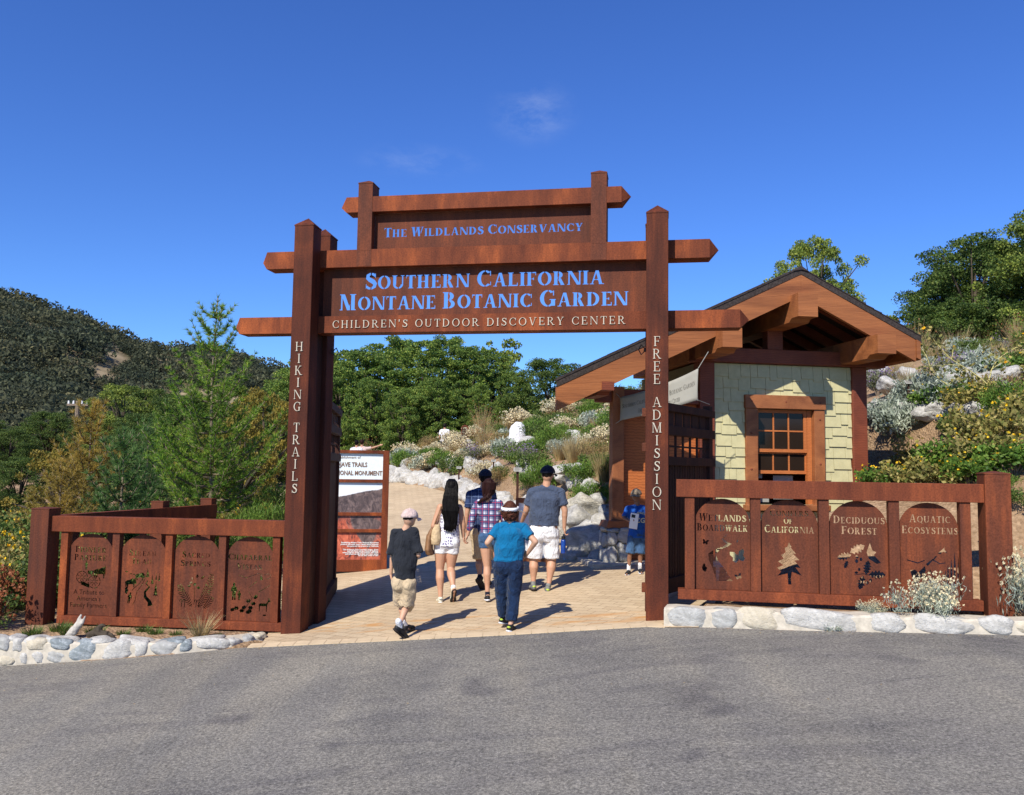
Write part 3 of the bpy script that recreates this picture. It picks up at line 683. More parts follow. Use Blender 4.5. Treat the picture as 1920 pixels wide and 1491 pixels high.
def pic_stream(c):
    o = [tf(BISON, c - .15, .46, .14, 5), tf(BISON, c - .03, .545, .12), pl([(c + .08, .50), (c + .055, .46), (c + .10, .42), (c + .045, .36), (c + .05, .30), (c + .11, .24), (c + .12, .19)], [.01, .018, .022, .03, .04, .05, .07]),
         fir(c + .07, .53, .12, .085), fir(c + .135, .45, .12, .055), fir(c + .185, .50, .10, .035), fir(c + .225, .49, .11, .04), fir(c + .185, .30, .20, .08), ell(c - .20, .37, .022, .045, 0, 12, 5, .2), tf(MAN, c - .155, .28, .14, -12)]
    o += [pl([(c + .02, .545), (c - .03, .46), (c - .10, .40), (c - .13, .37)], .007), pl([(c + .045, .53), (c + .0, .44), (c - .06, .36), (c - .08, .25), (c - .11, .20)], .007), ell(c - .21, .60, .018, .01), ell(c - .15, .575, .014, .008), ell(c - .11, .57, .014, .008)]
    return o
def pic_fern(c):
    o = fern(0, 0, [(c - .03, .20), (c - .09, .29), (c - .16, .37), (c - .20, .46)], 13, .05) + fern(0, 0, [(c + .06, .19), (c + .12, .30), (c + .18, .43), (c + .215, .60)], 18, .06) + fern(0, 0, [(c + .13, .18), (c + .18, .24), (c + .235, .32)], 8, .04)
    o += [pl([(c + .0, .22), (c + .005, .35), (c - .01, .48)], .005)] + [ell(c - .05 + dx, .49 + dz, .022, .016, rr, 12, 4, .25) for dx, dz, rr in ((0, 0, 10), (.02, .05, 60), (.05, -.02, 30), (.1, -.06, 0), (.08, .08, 80), (-.02, -.04, 0))]
    o += [butterfly(c + .10, .56, .04, -20)[0], ell(c + .10, .555, .03, .012, 30)]
    for x in (-.17, -.13, .02, .055): o += [_arc(c + x, .265, .018, .022, .008, .008, -60, 220, 8), pl([(c + x + .012, .25), (c + x + .008, .19)], .008)]
    return o
def pic_vista(c):
    o = [tf(MAN, c - .19, .40, .21), tf(MAN, c - .12, .355, .12), tf(DEER, c + .20, .24, .15)]
    o += [pl([(c - .14, .60), (c - .04, .57), (c + .05, .60), (c + .11, .625), (c + .17, .615)], .006), pl([(c + .19, .61), (c + .24, .625), (c + .28, .60)], .006), [(c + .135, .61), (c + .165, .60), (c + .175, .55), (c + .145, .545)], pl([(c - .0, .45), (c + .06, .50), (c + .10, .53)], .005), pl([(c + .12, .40), (c + .20, .445), (c + .27, .49)], .006), pl([(c + .23, .56), (c + .28, .59)], .006)]
    o += [pl([(c - .06, .16), (c - .01, .24), (c + .05, .33), (c - .0, .40)], .006)] + [ell(c + x, z, .030, .022, rr, 16, 6, .22) for x, z, rr in ((-.15, .20, 0), (-.20, .18, 20), (-.08, .17, 0), (-.055, .21, 30), (.02, .17, 0), (.0, .29, 10), (.065, .26, 0), (.09, .34, 50), (.03, .21, 0), (.0, .155, 0))] + [ell(c + .21, .125, .022, .010)]
    return o
def pic_board(c):
    o = butterfly(c - .17, 1.155, .055, -10) + butterfly(c + .19, 1.0, .13, 15) + butterfly(c + .19, .785, .06, 20) + [butterfly(c + .17, 1.175, .03, 0)[0], butterfly(c - .19, .865, .07, 40)[0], ell(c - .185, .86, .035, .02, -60)]
    ctr = [(.06, 1.245), (.02, 1.20), (.045, 1.17), (.09, 1.145), (.05, 1.115), (-.04, 1.08), (-.10, 1.03), (-.085, .96), (-.04, .89), (.0, .81), (.04, .725)]; wd = [.02, .025, .035, .045, .055, .065, .08, .10, .125, .15, .18]
    P = []
    for i in range(len(ctr) - 1):
        n_ = 3 if i < 5 else 6
        for j in range(n_):
            f_ = j / n_; x = ctr[i][0] * (1 - f_) + ctr[i + 1][0] * f_; z = ctr[i][1] * (1 - f_) + ctr[i + 1][1] * f_; w = wd[i] * (1 - f_) + wd[i + 1] * f_
            th = .0085 if i > 4 else .006; P.append(_rect(c + x - w / 2, c + x + w / 2, z - th / 2, z + th / 2))
    return o + P
def pic_conifer(c):
    o = [[(c + .008, 1.18)] + [(c + .008 + sx_ * w * .55, z) for w, z in ((.05, 1.13), (.03, 1.125), (.14, 1.055), (.07, 1.06), (.20, .99), (.10, .985), (.22, .905), (.12, .91), (.24, .82), (.05, .86), (.03, .78)) for sx_ in (1,)] + [(c + .03, .72), (c - .005, .72)] + [(c - w * .55, z) for w, z in ((.02, .84), (.22, .81), (.14, .86), (.22, .90), (.10, .93), (.20, .97), (.09, 1.0), (.14, 1.04), (.05, 1.07), (.07, 1.12), (.02, 1.13))]]
    return o
def pic_oak(c):
    o = [oakleaf(c - .06, 1.065, .15, 195), oakleaf(c - .07, 1.09, .17, 28), oakleaf(c - .10, 1.0, .09, 250), ell(c - .005, 1.0, .016, .022), ell(c + .04, 1.02, .014, .02), ell(c + .0, 1.045, .014, .02, 30)]
    o += [[(c + .10, 1.10), (c + .135, 1.20), (c + .16, 1.12), (c + .20, 1.10), (c + .175, 1.07), (c + .245, .99), (c + .205, .975), (c + .12, 1.03)]]
    o += [oakleaf(c + .09, .86, .15, 80), oakleaf(c + .12, .86, .17, 0), oakleaf(c + .06, .84, .15, 255), ell(c + .10, .77, .016, .02), ell(c + .135, .795, .016, .02), ell(c - .01, .875, .018, .014), ell(c + .02, .91, .013, .018), pl([(c - .03, .85), (c + .06, .865), (c + .14, .85)], .008)]
    return o
def pic_aqua(c):
    o = [[(c + .10, 1.11), (c + .17, 1.17), (c + .185, 1.20), (c + .17, 1.155), (c + .20, 1.11), (c + .16, 1.13), (c + .13, 1.10)], pl([(c - .21, 1.03), (c - .10, 1.0), (c - .03, 1.03)], .012), pl([(c - .01, .98), (c + .05, 1.04), (c + .12, 1.0), (c + .18, 1.01)], [.03, .016, .010, .010]), pl([(c + .05, 1.03), (c + .09, 1.08)], .014)]
    o += [[(c - .16, .84), (c - .18, .92), (c - .13, .93), (c - .10, .90), (c - .03, .97), (c - .02, .92), (c - .04, .88), (c - .0, .85), (c - .08, .84), (c - .12, .77), (c - .15, .79)]]
    for i, (x, h) in enumerate(((.19, .16), (.225, .22), (.26, .30), (.295, .24), (.335, .27), (.165, .10))): o += [pl([(c + x, .78), (c + x + .01, .80 + h * .5), (c + x + .012, .83 + h)], [.010, .022, .003])]
    o += [pl([(c + .03, .80), (c + .05, .86), (c + .02, .93)], .010)]
    return o
def dome(cx, hw, z0, zs, zt):
    return [(cx - hw, z0), (cx + hw, z0)] + [(cx + hw * math.cos(R(a)), zs + (zt - zs) * math.sin(R(a))) for a in np.linspace(0, 180, 19)]
def fence_panel(parent, cx, hw, z0, zs, zt, y, lines, pics, label, extra=None):
    AA = []; SS = []
    for (txt, x0, x1, zb, cap) in lines:
        a, s, _ = text_polys(txt, x0, zb, cap, x1 - x0, .82, True, .19, .085, .8); AA += a; SS += s
    if extra:
        for (txt, zc, size) in extra:
            t_ = font_obj(txt, size, 'ink', None, (0, 0, 0), (0, 0, 0), ext=0, sx=.92); me = t_.data
            for p in me.polygons: AA.append([(cx + me.vertices[i].co.x * .95, zc + me.vertices[i].co.y) for i in p.vertices])
            COL.objects.unlink(t_); bpy.data.objects.remove(t_)
    AA += [P for P in pics]
    V, T = cdt_shape(AA, SS, dome(cx, hw, z0, zs, zt))
    return extrude_shape('sign_panel', 'rust_panel', V, T, y, y + .006, parent, label)

LF = thing('panel_fence', 'rusty steel fence with four arched panels left of the gate', 'fence', (-2.7213, 10.6764, 0), R(-6.75))
MB().box(-3.1, -.0, 0, .14, 1.08, 1.275, .006).build('top_rail', 'rust_beam', LF)
MB().box(-2.93, -.0, -.005, .15, -.05, .048, .005).build('bottom_rail', 'rust_rail', LF)
post_mb(-3.2, .245, -.05, .19, -.35, 1.355, .03).build('end_post', 'rust_panel', LF)
for i, x in enumerate((-2.9, -2.21, -1.512, -.82, -.13)): MB().box(x - .047, x + .047, .025, .12, .048, 1.08, .003).build('baluster', 'rust_beam' if i % 2 == 0 else 'rust_panel', LF)
fence_panel(LF, -2.565, .300, .052, .80, 1.056, .075, [('PIONEER', -2.775, -2.362, .825, .078), ('PASTURE', -2.785, -2.352, .725, .078)], pic_wagon(-2.565), 'arched panel cut with PIONEER PASTURE and a wagon', [('A Tribute to', .305, .085), ("America's", .225, .085), ('Family Farmers', .145, .085)])
fence_panel(LF, -1.865, .302, .052, .80, 1.058, .075, [('STREAM', -2.055, -1.69, .80, .074), ('TRAIL', -2.02, -1.73, .70, .070)], pic_stream(-1.87), 'arched panel cut with STREAM TRAIL and a river with trees')
fence_panel(LF, -1.166, .300, .052, .80, 1.062, .075, [('SACRED', -1.358, -.995, .795, .074), ('SPRINGS', -1.375, -.985, .69, .074)], pic_fern(-1.18), 'arched panel cut with SACRED SPRINGS and ferns')
fence_panel(LF, -.475, .298, .052, .80, 1.068, .075, [('CHAPARRAL', -.757, -.198, .785, .074), ('VISTAS', -.645, -.325, .67, .074)], pic_vista(-.48), 'arched panel cut with CHAPARRAL VISTAS and a deer')
# the same fence turns the corner and runs back from the end post
for y in (2.5, 3.85): post_mb(-3.20 + .10 * y - .1, .2, y, y + .2, -.6, 1.36, .012).build('return_post', 'rust_panel', LF)
mb = MB(); mb.add([(-3.24, .19, 1.06), (-3.12, .19, 1.06), (-2.76, 3.95, 1.06), (-2.88, 3.95, 1.06), (-3.24, .19, 1.27), (-3.12, .19, 1.27), (-2.76, 3.95, 1.27), (-2.88, 3.95, 1.27)], [(0, 3, 2, 1), (4, 5, 6, 7), (0, 1, 5, 4), (1, 2, 6, 5), (2, 3, 7, 6), (3, 0, 4, 7)])
mb.build('return_rail', 'rust_rail', LF)
for k in range(5):
    y = .55 + k * .72; MB().box(-3.21 + .096 * y, -3.14 + .096 * y, y, y + .07, .0, 1.06).build('baluster', 'rust_panel', LF)

RF = thing('panel_fence', 'rusty steel fence with four arched panels before the ticket kiosk', 'fence', (1.7891, 9.8811, 0), R(-10.5))
MB().box(.082, 3.33, 0, .15, 1.66, 1.858, .006).build('top_rail', 'rust_rail', RF)
MB().box(.1, 3.26, -.005, .16, .525, .635, .005).build('bottom_rail', 'rust_rail', RF)
post_mb(3.42, .255, -.04, .215, .25, 1.965, .035).build('end_post', 'rust_panel', RF)
for i, x in enumerate((.23, .947, 1.672, 2.395, 3.11)): MB().box(x - .054, x + .054, .02, .125, .635, 1.66, .003).build('baluster', 'rust_panel', RF)
fence_panel(RF, .589, .303, .638, 1.36, 1.648, .08, [('WETLANDS', .335, .85, 1.395, .086), ('BOARDWALK', .312, .868, 1.285, .083)], pic_board(.575), 'arched panel cut with WETLANDS BOARDWALK and butterflies')
fence_panel(RF, 1.309, .306, .638, 1.36, 1.650, .08, [('CONIFERS', 1.106, 1.515, 1.47, .074), ('OF', 1.255, 1.345, 1.385, .07), ('CALIFORNIA', 1.048, 1.575, 1.285, .083)], pic_conifer(1.30), 'arched panel cut with CONIFERS OF CALIFORNIA and a fir tree')
fence_panel(RF, 2.033, .305, .638, 1.36, 1.652, .08, [('DECIDUOUS', 1.779, 2.312, 1.405, .084), ('FOREST', 1.862, 2.23, 1.29, .086)], pic_oak(2.02), 'arched panel cut with DECIDUOUS FOREST and oak leaves')
fence_panel(RF, 2.752, .302, .638, 1.36, 1.648, .08, [('AQUATIC', 2.562, 2.98, 1.435, .084), ('ECOSYSTEMS', 2.485, 3.052, 1.315, .082)], pic_aqua(2.74), 'arched panel cut with AQUATIC ECOSYSTEMS, a frog and reeds')

# ================================================================== stones
def stone_mb(w, d, h, seed, sub=3, sq=.55, amp=.10):
    bm = bmesh.new(); bmesh.ops.create_icosphere(bm, subdivisions=sub, radius=1)
    o = Vector((seed * 7.3, seed * 3.1, seed * 1.7)); rr = random.Random(seed); cuts = [(Vector((rr.uniform(-1, 1), rr.uniform(-.25, .25), rr.uniform(-1, 1))).normalized(), rr.uniform(.72, .98)) for _ in range(4)]
    for v in bm.verts:
        c = v.co; k = (abs(c.x) ** 4 + abs(c.y) ** 4 + abs(c.z) ** 4) ** .25; c2 = c.lerp(c / k, sq)
        n1 = noise.noise(c * 1.3 + o) * amp * 2.2 + noise.noise(c * 3.4 + o) * amp * .8
        for nn_, dd_ in cuts:
            t_ = c2.dot(nn_) - dd_
            if t_ > 0: c2 = c2 - nn_ * t_ * .8
        v.co = Vector((c2.x * w / 2, c2.y * d / 2, c2.z * h / 2)) * (1 + n1)
    m_ = MB(); m_.addbm(bm); return m_
def boulder_mesh(seed, mat, rough=.28):
    bm = bmesh.new(); bmesh.ops.create_icosphere(bm, subdivisions=4, radius=1)
    o = Vector((seed * 5.1, seed * 2.3, -seed * 3.3)); pls = [(Vector((random.uniform(-1, 1), random.uniform(-1, 1), random.uniform(-.4, 1))).normalized(), random.uniform(.62, .85)) for _ in range(9)]
    for v in bm.verts:
        c = v.co.copy()
        for nn, dd in pls:
            t = c.dot(nn)
            if t > dd: c -= nn * (t - dd) * .85
        c *= 1 + noise.noise(c * 1.1 + o) * rough + noise.noise(c * 3.1 + o) * rough * .35 + noise.noise(c * 8 + o) * rough * .12
        v.co = c
    m_ = MB(); m_.addbm(bm)
    me = bpy.data.meshes.new('boulder'); me.from_pydata(m_.v, [], m_.f); me.materials.append(M[mat]); me.polygons.foreach_set('use_smooth', [True] * len(me.polygons)); me.update()
    return me

def polyline_pts(P, t):
    L = [math.dist(P[i], P[i + 1]) for i in range(len(P) - 1)]; s = t
    for i, l_ in enumerate(L):
        if s <= l_ or i == len(L) - 1:
            f_ = s / l_; a, b_ = P[i], P[i + 1]; return (a[0] + (b_[0] - a[0]) * f_, a[1] + (b_[1] - a[1]) * f_), math.atan2(b_[1] - a[1], b_[0] - a[0])
        s -= l_
def stone_kerb(label, P, ztop, depth, mats, rows, seed, name='stone_wall', ws=1.0, sq=.62, amp=.085, toprow=True, hf=1.0):
    """low mortared wall: mortar core and one mesh per stone, facing the road"""
    rnd = random.Random(seed); root = thing(name, label, 'wall', (P[0][0], P[0][1], 0)); ox, oy = P[0]
    tot = sum(math.dist(P[i], P[i + 1]) for i in range(len(P) - 1))
    n_ = int(tot / .1); core = MB(); V = []
    for i in range(n_ + 1):
        (x, y), a = polyline_pts(P, min(tot, i * tot / n_)); nx, ny = -math.sin(a), math.cos(a); zt = ztop(x) - .025 + .006 * math.sin(i * 1.3); zb = float(zpath(x, y)) - .06
        for dd, zz in ((.03, zb), (.045, zt - .02), (.075, zt), (depth, zt), (depth + .02, zb)): V.append((x + nx * dd - ox, y + ny * dd - oy, zz))
    F = [(i * 5 + k, (i + 1) * 5 + k, (i + 1) * 5 + k + 1, i * 5 + k + 1) for i in range(n_) for k in range(4)] + [(0, 1, 2, 3, 4), tuple(n_ * 5 + k for k in (4, 3, 2, 1, 0))]
    core.add(V, F); core.build('mortar', 'mortar', root)
    cnt = 0
    for r_ in range(rows + 1):
        s = rnd.uniform(0, .05)
        while s < tot - .08:
            (x, y), a = polyline_pts(P, s); zt = ztop(x); zb = float(zpath(x, y)); H = zt - zb
            nr = rows if H > .24 else 1
            big = rnd.random() < .55
            w = rnd.uniform(.20, .36) if big else rnd.uniform(.10, .19)
            if nr == 1: w *= 1.25
            w *= ws
            if r_ < nr:
                h = H / nr * rnd.uniform(.86, 1.04) * hf; h = min(h, w * 1.25); zc = zb + H * (r_ + .5) / nr + rnd.uniform(-.012, .012)
                d_ = .13; off = .088
            elif r_ == rows:
                h = .09; zc = zt - .03; d_ = depth * .8; off = depth * .5 + .03; w *= 1.1
            else: break
            (xc, yc), a = polyline_pts(P, min(tot - .02, s + w / 2))
            if r_ == rows and (H < .12 or not toprow): break
            st = stone_mb(w * 1.02, d_, h * 1.04, seed + cnt * 1.37, 3, sq, amp)
            o = st.build('stone', rnd.choice(mats), root, smooth=True, fix=False); o.location = (xc - math.sin(a) * off - ox, yc + math.cos(a) * off - oy, zc); o.rotation_euler = (rnd.uniform(-.06, .06), rnd.uniform(-.14, .14), a)
            cnt += 1; s += w + rnd.uniform(.004, .026)
            if cnt > 95: return root
    return root
stone_kerb('low cobble wall of white and blue river stones left of the gate', [(-8.6, 10.12), (-5.72, 10.02), (-4.5, 9.96), (-3.73, 9.98), (-3.15, 10.12), (-2.86, 10.42)], lambda x: -.055 + .03 * max(0, x + 4), .30, ['st_white', 'st_white', 'st_cream', 'st_cream', 'st_grey', 'st_blue', 'st_white'], 2, 3, ws=.98, sq=.85, amp=.10, hf=1.14)
stone_kerb('low kerb wall of large pale stones below the right fence', [(1.66, 9.50), (2.99, 9.07), (4.98, 8.55), (8.2, 7.7)], lambda x: .500 + .020 * (x - 1.7), .34, ['st_white', 'st_cream', 'st_white', 'st_blue', 'st_grey', 'st_white'], 1, 11, ws=1.95, sq=1.0, amp=.06, toprow=False, hf=1.12)

# ================================================================== ticket kiosk
KIOSK = thing('ticket_kiosk', 'timber ticket kiosk with pale green shingles and a broad gable roof', 'kiosk', (KO.x, KO.y, 0), KA)
MB().box(-.5, 4.8, -.35, 3.4, .2, .50, .02).build('floor_slab', 'mortar', KIOSK)
RX, RZ, SL = 2.74, 5.21, .485
def rz_(x): return RZ - SL * abs(x - RX)
w_ = MB()
for (a, b_, c, d) in ((1.65, 2.40, .5, 3.76), (3.44, 4.15, .5, 3.76), (2.40, 3.44, .5, 1.42), (2.40, 3.44, 3.01, 3.76)): w_.box(a, b_, .03, .12, c, d)
w_.box(4.30, 4.40, .23, 2.9, .5, 3.76); w_.box(1.42, 4.40, 2.9, 3.0, .5, 3.76); w_.box(1.42, 1.52, .23, 2.9, .5, 3.76)
wall = w_.build('wall', 'wall_back', KIOSK)
sh = MB(); rnd = random.Random(5); z = .5; row = 0
while z < 3.72:
    x = 1.65 - rnd.uniform(0, .2); hgt = .19
    while x < 4.15:
        w = rnd.choice((.13, .17, .22, .27, .32)); x0, x1 = max(x, 1.652), min(x + w - .006, 4.148); dz = rnd.choice((-.045, 0, 0, .0, -.02, -.045)); zt = min(z + hgt + .03, 3.757)
        zb = max(z + dz, .5)
        if x1 - x0 > .02:
            segs = [(x0, x1)]
            if zt > 1.43 and zb < 3.0:      # keep the window free
                segs = [(a, b_) for a, b_ in ((x0, min(x1, 2.39)), (max(x0, 3.45), x1)) if b_ - a > .02]
            for (a, b_) in segs:
                f_ = rnd.uniform(-.002, .002); sh.add([(a, -.012 + f_, zb), (b_, -.012 + f_, zb), (b_, .030, zb), (a, .030, zb), (a, .012, zt), (b_, .012, zt), (b_, .030, zt), (a, .030, zt)], [(0, 1, 5, 4), (1, 2, 6, 5), (2, 3, 7, 6), (3, 0, 4, 7), (0, 3, 2, 1), (4, 5, 6, 7)])
        x += w
    z += hgt; row += 1
sh.build('shingle_cladding', 'shingle_wall', KIOSK)
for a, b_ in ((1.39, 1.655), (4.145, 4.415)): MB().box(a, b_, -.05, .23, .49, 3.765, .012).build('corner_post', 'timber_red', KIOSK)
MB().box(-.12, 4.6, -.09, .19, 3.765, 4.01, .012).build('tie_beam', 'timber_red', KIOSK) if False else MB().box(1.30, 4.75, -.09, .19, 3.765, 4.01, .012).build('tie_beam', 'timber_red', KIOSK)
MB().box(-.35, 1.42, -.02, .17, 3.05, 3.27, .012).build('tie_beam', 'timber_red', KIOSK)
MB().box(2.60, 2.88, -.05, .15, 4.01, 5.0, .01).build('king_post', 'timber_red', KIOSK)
def sloped(name, x0, x1, top, bot, y0, y1, mat, parent, bevel=0):
    z = lambda x: rz_(x)
    m_ = MB(); m_.prism([(x0, z(x0) - top), (x1, z(x1) - top), (x1, z(x1) - bot), (x0, z(x0) - bot)], 'y', y0, y1); return m_.build(name, mat, parent)
def skew_slope(name, mat, xe0, xe1, top, bot, ya, yb):
    """left roof slope: its eave runs from (xe0, ya) to (xe1, yb)"""
    P4 = [(xe0, ya), (RX, ya), (RX, yb), (xe1, yb)]; m_ = MB(); m_.add([(x, y, rz_(x) - bot) for x, y in P4] + [(x, y, rz_(x) - top) for x, y in P4], [(0, 3, 2, 1), (4, 5, 6, 7), (0, 1, 5, 4), (1, 2, 6, 5), (2, 3, 7, 6), (3, 0, 4, 7)]); return m_.build(name, mat, KIOSK)
skew_slope('roof', 'shingle_roof', -1.24, -.22, 0, .10, -.94, 3.3); sloped('roof', RX + .0, 4.84, 0, .10, -.94, 3.3, 'shingle_roof', KIOSK)
# shingle courses that give the roof edge its uneven outline
cr = MB(); rnd = random.Random(8)
for sgn, xe in ((-1, -1.24), (1, 4.84)):
    k = int(abs(xe - RX) / .14)
    for i in range(k):
        xa_ = xe - sgn * i * .14; xb2 = xa_ - sgn * .17
        if abs(xb2 - RX) < .02: continue
        y = -.95; yend = 3.3 if sgn > 0 else min(3.3, -.93 + (min(xa_, xb2) + 1.24) / 1.02 * 4.24)
        while y < yend:
            w = rnd.uniform(.15, .3); t = rnd.uniform(.014, .026); a, b_ = (xa_, xb2) if xa_ < xb2 else (xb2, xa_)
            za, zb = rz_(a), rz_(b_); ta = t if a == xa_ else .002; tb = t if b_ == xa_ else .002
            cr.add([(a, y, za - .004), (b_, y, zb - .004), (b_, y + w - .01, zb - .004), (a, y + w - .01, za - .004), (a, y, za + ta), (b_, y, zb + tb), (b_, y + w - .01, zb + tb), (a, y + w - .01, za + ta)], [(0, 3, 2, 1), (4, 5, 6, 7), (0, 1, 5, 4), (1, 2, 6, 5), (2, 3, 7, 6), (3, 0, 4, 7)]); y += w
cr.prism([(RX - .14, RZ - .06), (RX, RZ + .03), (RX + .14, RZ - .06), (RX, RZ - .03)], 'y', -.96, 3.3)
cr.build('roof_shingles', 'shingle_roof', KIOSK)
sloped('barge_board', -1.235, RX - .001, .102, .46, -.93, -.86, 'timber_front', KIOSK); sloped('barge_board', RX + .001, 4.74, .102, .46, -.93, -.86, 'timber_front', KIOSK)
fm = MB(); P4 = [(-1.215, -.86), (-1.15, -.86), (-.13, 3.28), (-.195, 3.28)]; fm.add([(x, y, rz_(x) - .36) for x, y in P4] + [(x, y, rz_(x) - .102) for x, y in P4], [(0, 3, 2, 1), (4, 5, 6, 7), (0, 1, 5, 4), (1, 2, 6, 5), (2, 3, 7, 6), (3, 0, 4, 7)]); fm.build('fascia', 'timber_red', KIOSK); sloped('fascia', 4.745, 4.815, .102, .40, -.95, 3.28, 'timber_front', KIOSK)
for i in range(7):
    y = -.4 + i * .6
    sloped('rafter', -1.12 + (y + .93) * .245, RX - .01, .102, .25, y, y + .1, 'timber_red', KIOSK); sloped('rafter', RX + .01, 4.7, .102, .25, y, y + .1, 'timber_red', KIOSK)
def purlin(cx, w, z0, z1, y0, y1, mat='timber_front'):
    m_ = MB(); x0, x1 = cx - w / 2, cx + w / 2   # chamfered lower front end
    P = [(y0, z1), (y1, z1), (y1, z0), (y0 + .30, z0), (y0 + .22, z0 + .055), (y0, z0 + .055)]
    m_.add([(x0, p, q) for p, q in P] + [(x1, p, q) for p, q in P], [tuple(range(6)), tuple(range(11, 5, -1))] + [(i, i + 6, (i + 1) % 6 + 6, (i + 1) % 6) for i in range(6)])
    return m_.build('purlin', mat, KIOSK)
purlin(2.72, .33, 4.33, 4.755, -1.18, 3.2); purlin(1.46, .32, 3.80, 4.155, -1.18, 3.2); purlin(4.06, .32, 3.80, 4.155, -1.18, 3.2)
purlin(-.44, .19, 3.10, 3.285, -.95, .12, 'timber_red')
# window
WIN = MB(); WIN.box(2.20, 2.41, -.055, .04, 1.30, 3.012, .006); WIN.box(3.43, 3.62, -.055, .04, 1.30, 3.012, .006); WIN.box(2.185, 3.635, -.075, .04, 3.014, 3.24, .006)
win = WIN.build('window', 'timber', KIOSK)
MB().box(2.16, 3.67, -.13, .10, 1.32, 1.415, .01).build('sill', 'timber', win)
bo = MB()
for x, z in ((2.30, 3.13), (2.91, 3.13), (3.53, 3.13), (2.29, 2.6), (3.53, 2.85), (3.53, 2.1), (2.29, 2.0), (3.53, 1.55)): bo.ball((x, -.07 if z > 3.05 else -.055, z), (.022, .014, .022), sub=1)
bo.build('bolt', 'timber_red', win)
def sash(x0, x1, z0, z1, y, cols, rws, nm='sash'):
    m_ = MB(); f_ = .055
    m_.box(x0, x0 + f_, y, y + .04, z0, z1); m_.box(x1 - f_, x1, y, y + .04, z0, z1); m_.box(x0 + f_, x1 - f_, y + .001, y + .039, z0, z0 + f_); m_.box(x0 + f_, x1 - f_, y + .001, y + .039, z1 - f_, z1)
    for i in range(1, cols): x = x0 + f_ + (x1 - x0 - 2 * f_) * i / cols; m_.box(x - .012, x + .012, y + .004, y + .036, z0 + f_, z1 - f_)
    for i in range(1, rws): z = z0 + f_ + (z1 - z0 - 2 * f_) * i / rws; m_.box(x0 + f_, x1 - f_, y + .006, y + .034, z - .012, z + .012)
    o = m_.build(nm, 'sash', win); MB().box(x0 + f_, x1 - f_, y + .018, y + .022, z0 + f_, z1 - f_).build('pane', 'glass', win); return o
sash(2.412, 3.34, 2.29, 3.005, .045, 3, 2); sash(2.412, 3.38, 1.93, 2.62, .092, 3, 2)
jb = MB(); jb.box(3.345, 3.428, .04, .12, 1.42, 3.005); jb.build('jamb', 'sash', win)
MB().box(2.412, 2.46, .05, .09, 1.42, 2.17).build('jamb', 'sash', win)
pp = MB(); pp.box(2.50, 2.72, .20, .203, 1.45, 1.80); pp.box(2.80, 3.16, .20, .203, 1.50, 1.90); pp.box(2.45, 2.60, .20, .203, 1.85, 2.1); ppo = pp.build('notice_paper', 'canvas', KIOSK, label='paper notices inside the window')
for i, tx in enumerate(('TICKETS', 'Please sign in', 'before hiking')): pass
MB().box(1.55, 4.28, 1.4, 1.45, .5, 3.7).build('inner_wall', 'timber_red', KIOSK)
MB().box(1.9, 4.0, .25, .75, 1.34, 1.38).build('counter', 'timber', KIOSK)
# porch on the left
MB().box(-.10, .095, -.06, .14, 1.13, 3.30, .01).build('porch_post', 'timber', KIOSK)
MB().prism([(-.20, 1.145), (.195, 1.145), (.23, 1.04), (-.235, 1.04)], 'y', -.19, .24).build('post_base', 'timber', KIOSK)
MB().box(.12, 1.40, .10, .14, .50, 3.2).build('side_panel', 'door_wood', KIOSK)
MB().box(.097, .13, .07, .145, .50, 3.2).build('panel_trim', 'timber', KIOSK)
pr = MB().box(-.18, .17, -.14, .20, .42, 1.04).build('stone_pier', 'mortar', KIOSK)
rnd = random.Random(4)
def pier_stone(x, y, z, w, d, h, mt):
    o = stone_mb(w, d, h, rnd.random() * 50, 3, .7, .06).build('stone', mt, pr, smooth=True, fix=False); o.location = (x, y, z)
for (x, z, w, h, mt) in ((-.14, .60, .17, .30, 'st_white'), (.05, .64, .22, .30, 'st_grey'), (-.13, .87, .18, .22, 'st_grey'), (.06, .90, .23, .24, 'st_grey'), (-.02, .76, .12, .12, 'st_white'), (-.12, 1.0, .2, .08, 'st_blue'), (.08, 1.01, .2, .07, 'st_grey'), (.12, .47, .16, .12, 'st_cream'), (-.06, .46, .2, .1, 'st_white')): pier_stone(x, -.17, z, w, .12, h, mt)
for (y, z, w, h, mt) in ((-.05, .58, .20, .26, 'st_white'), (.1, .6, .16, .3, 'st_grey'), (-.02, .84, .22, .22, 'st_grey'), (.14, .88, .14, .2, 'st_white'), (.0, 1.0, .2, .08, 'st_cream')): pier_stone(-.21, y, z, .12, w, h, mt)

# banner between kiosk and porch post
BN = thing('banner', 'pale canvas banner strung under the kiosk eave', 'banner', (0, 0, 0))
def bpt(u, v):
    x = 1.73 + (2.80 - 1.73) * u; y = 13.93 + (13.05 - 13.93) * u; top = 3.12 + (3.50 - 3.12) * u - .05 * math.sin(math.pi * u); bot = 2.74 + (3.02 - 2.74) * u - .02 * math.sin(math.pi * u)
    return Vector((x + .01 * math.sin(9 * u + 3 * v), y - .025 * math.sin(7 * u + 2 * v), top + (bot - top) * v))
mb = MB(); NU, NV = 24, 8; V = [bpt(i / NU, j / NV)[:] for j in range(NV + 1) for i in range(NU + 1)]; V += [(x + .002, y + .004, z) for x, y, z in V]; K_ = (NU + 1) * (NV + 1)
F = []
for j in range(NV):
    for i in range(NU):
        a = j * (NU + 1) + i; F += [(a, a + 1, a + NU + 2, a + NU + 1), (a + K_, a + K_ + NU + 1, a + K_ + NU + 2, a + K_ + 1)]
for i in range(NU): F += [(i, i + K_, i + 1 + K_, i + 1)]; q = NV * (NU + 1) + i; F += [(q, q + 1, q + 1 + K_, q + K_)]
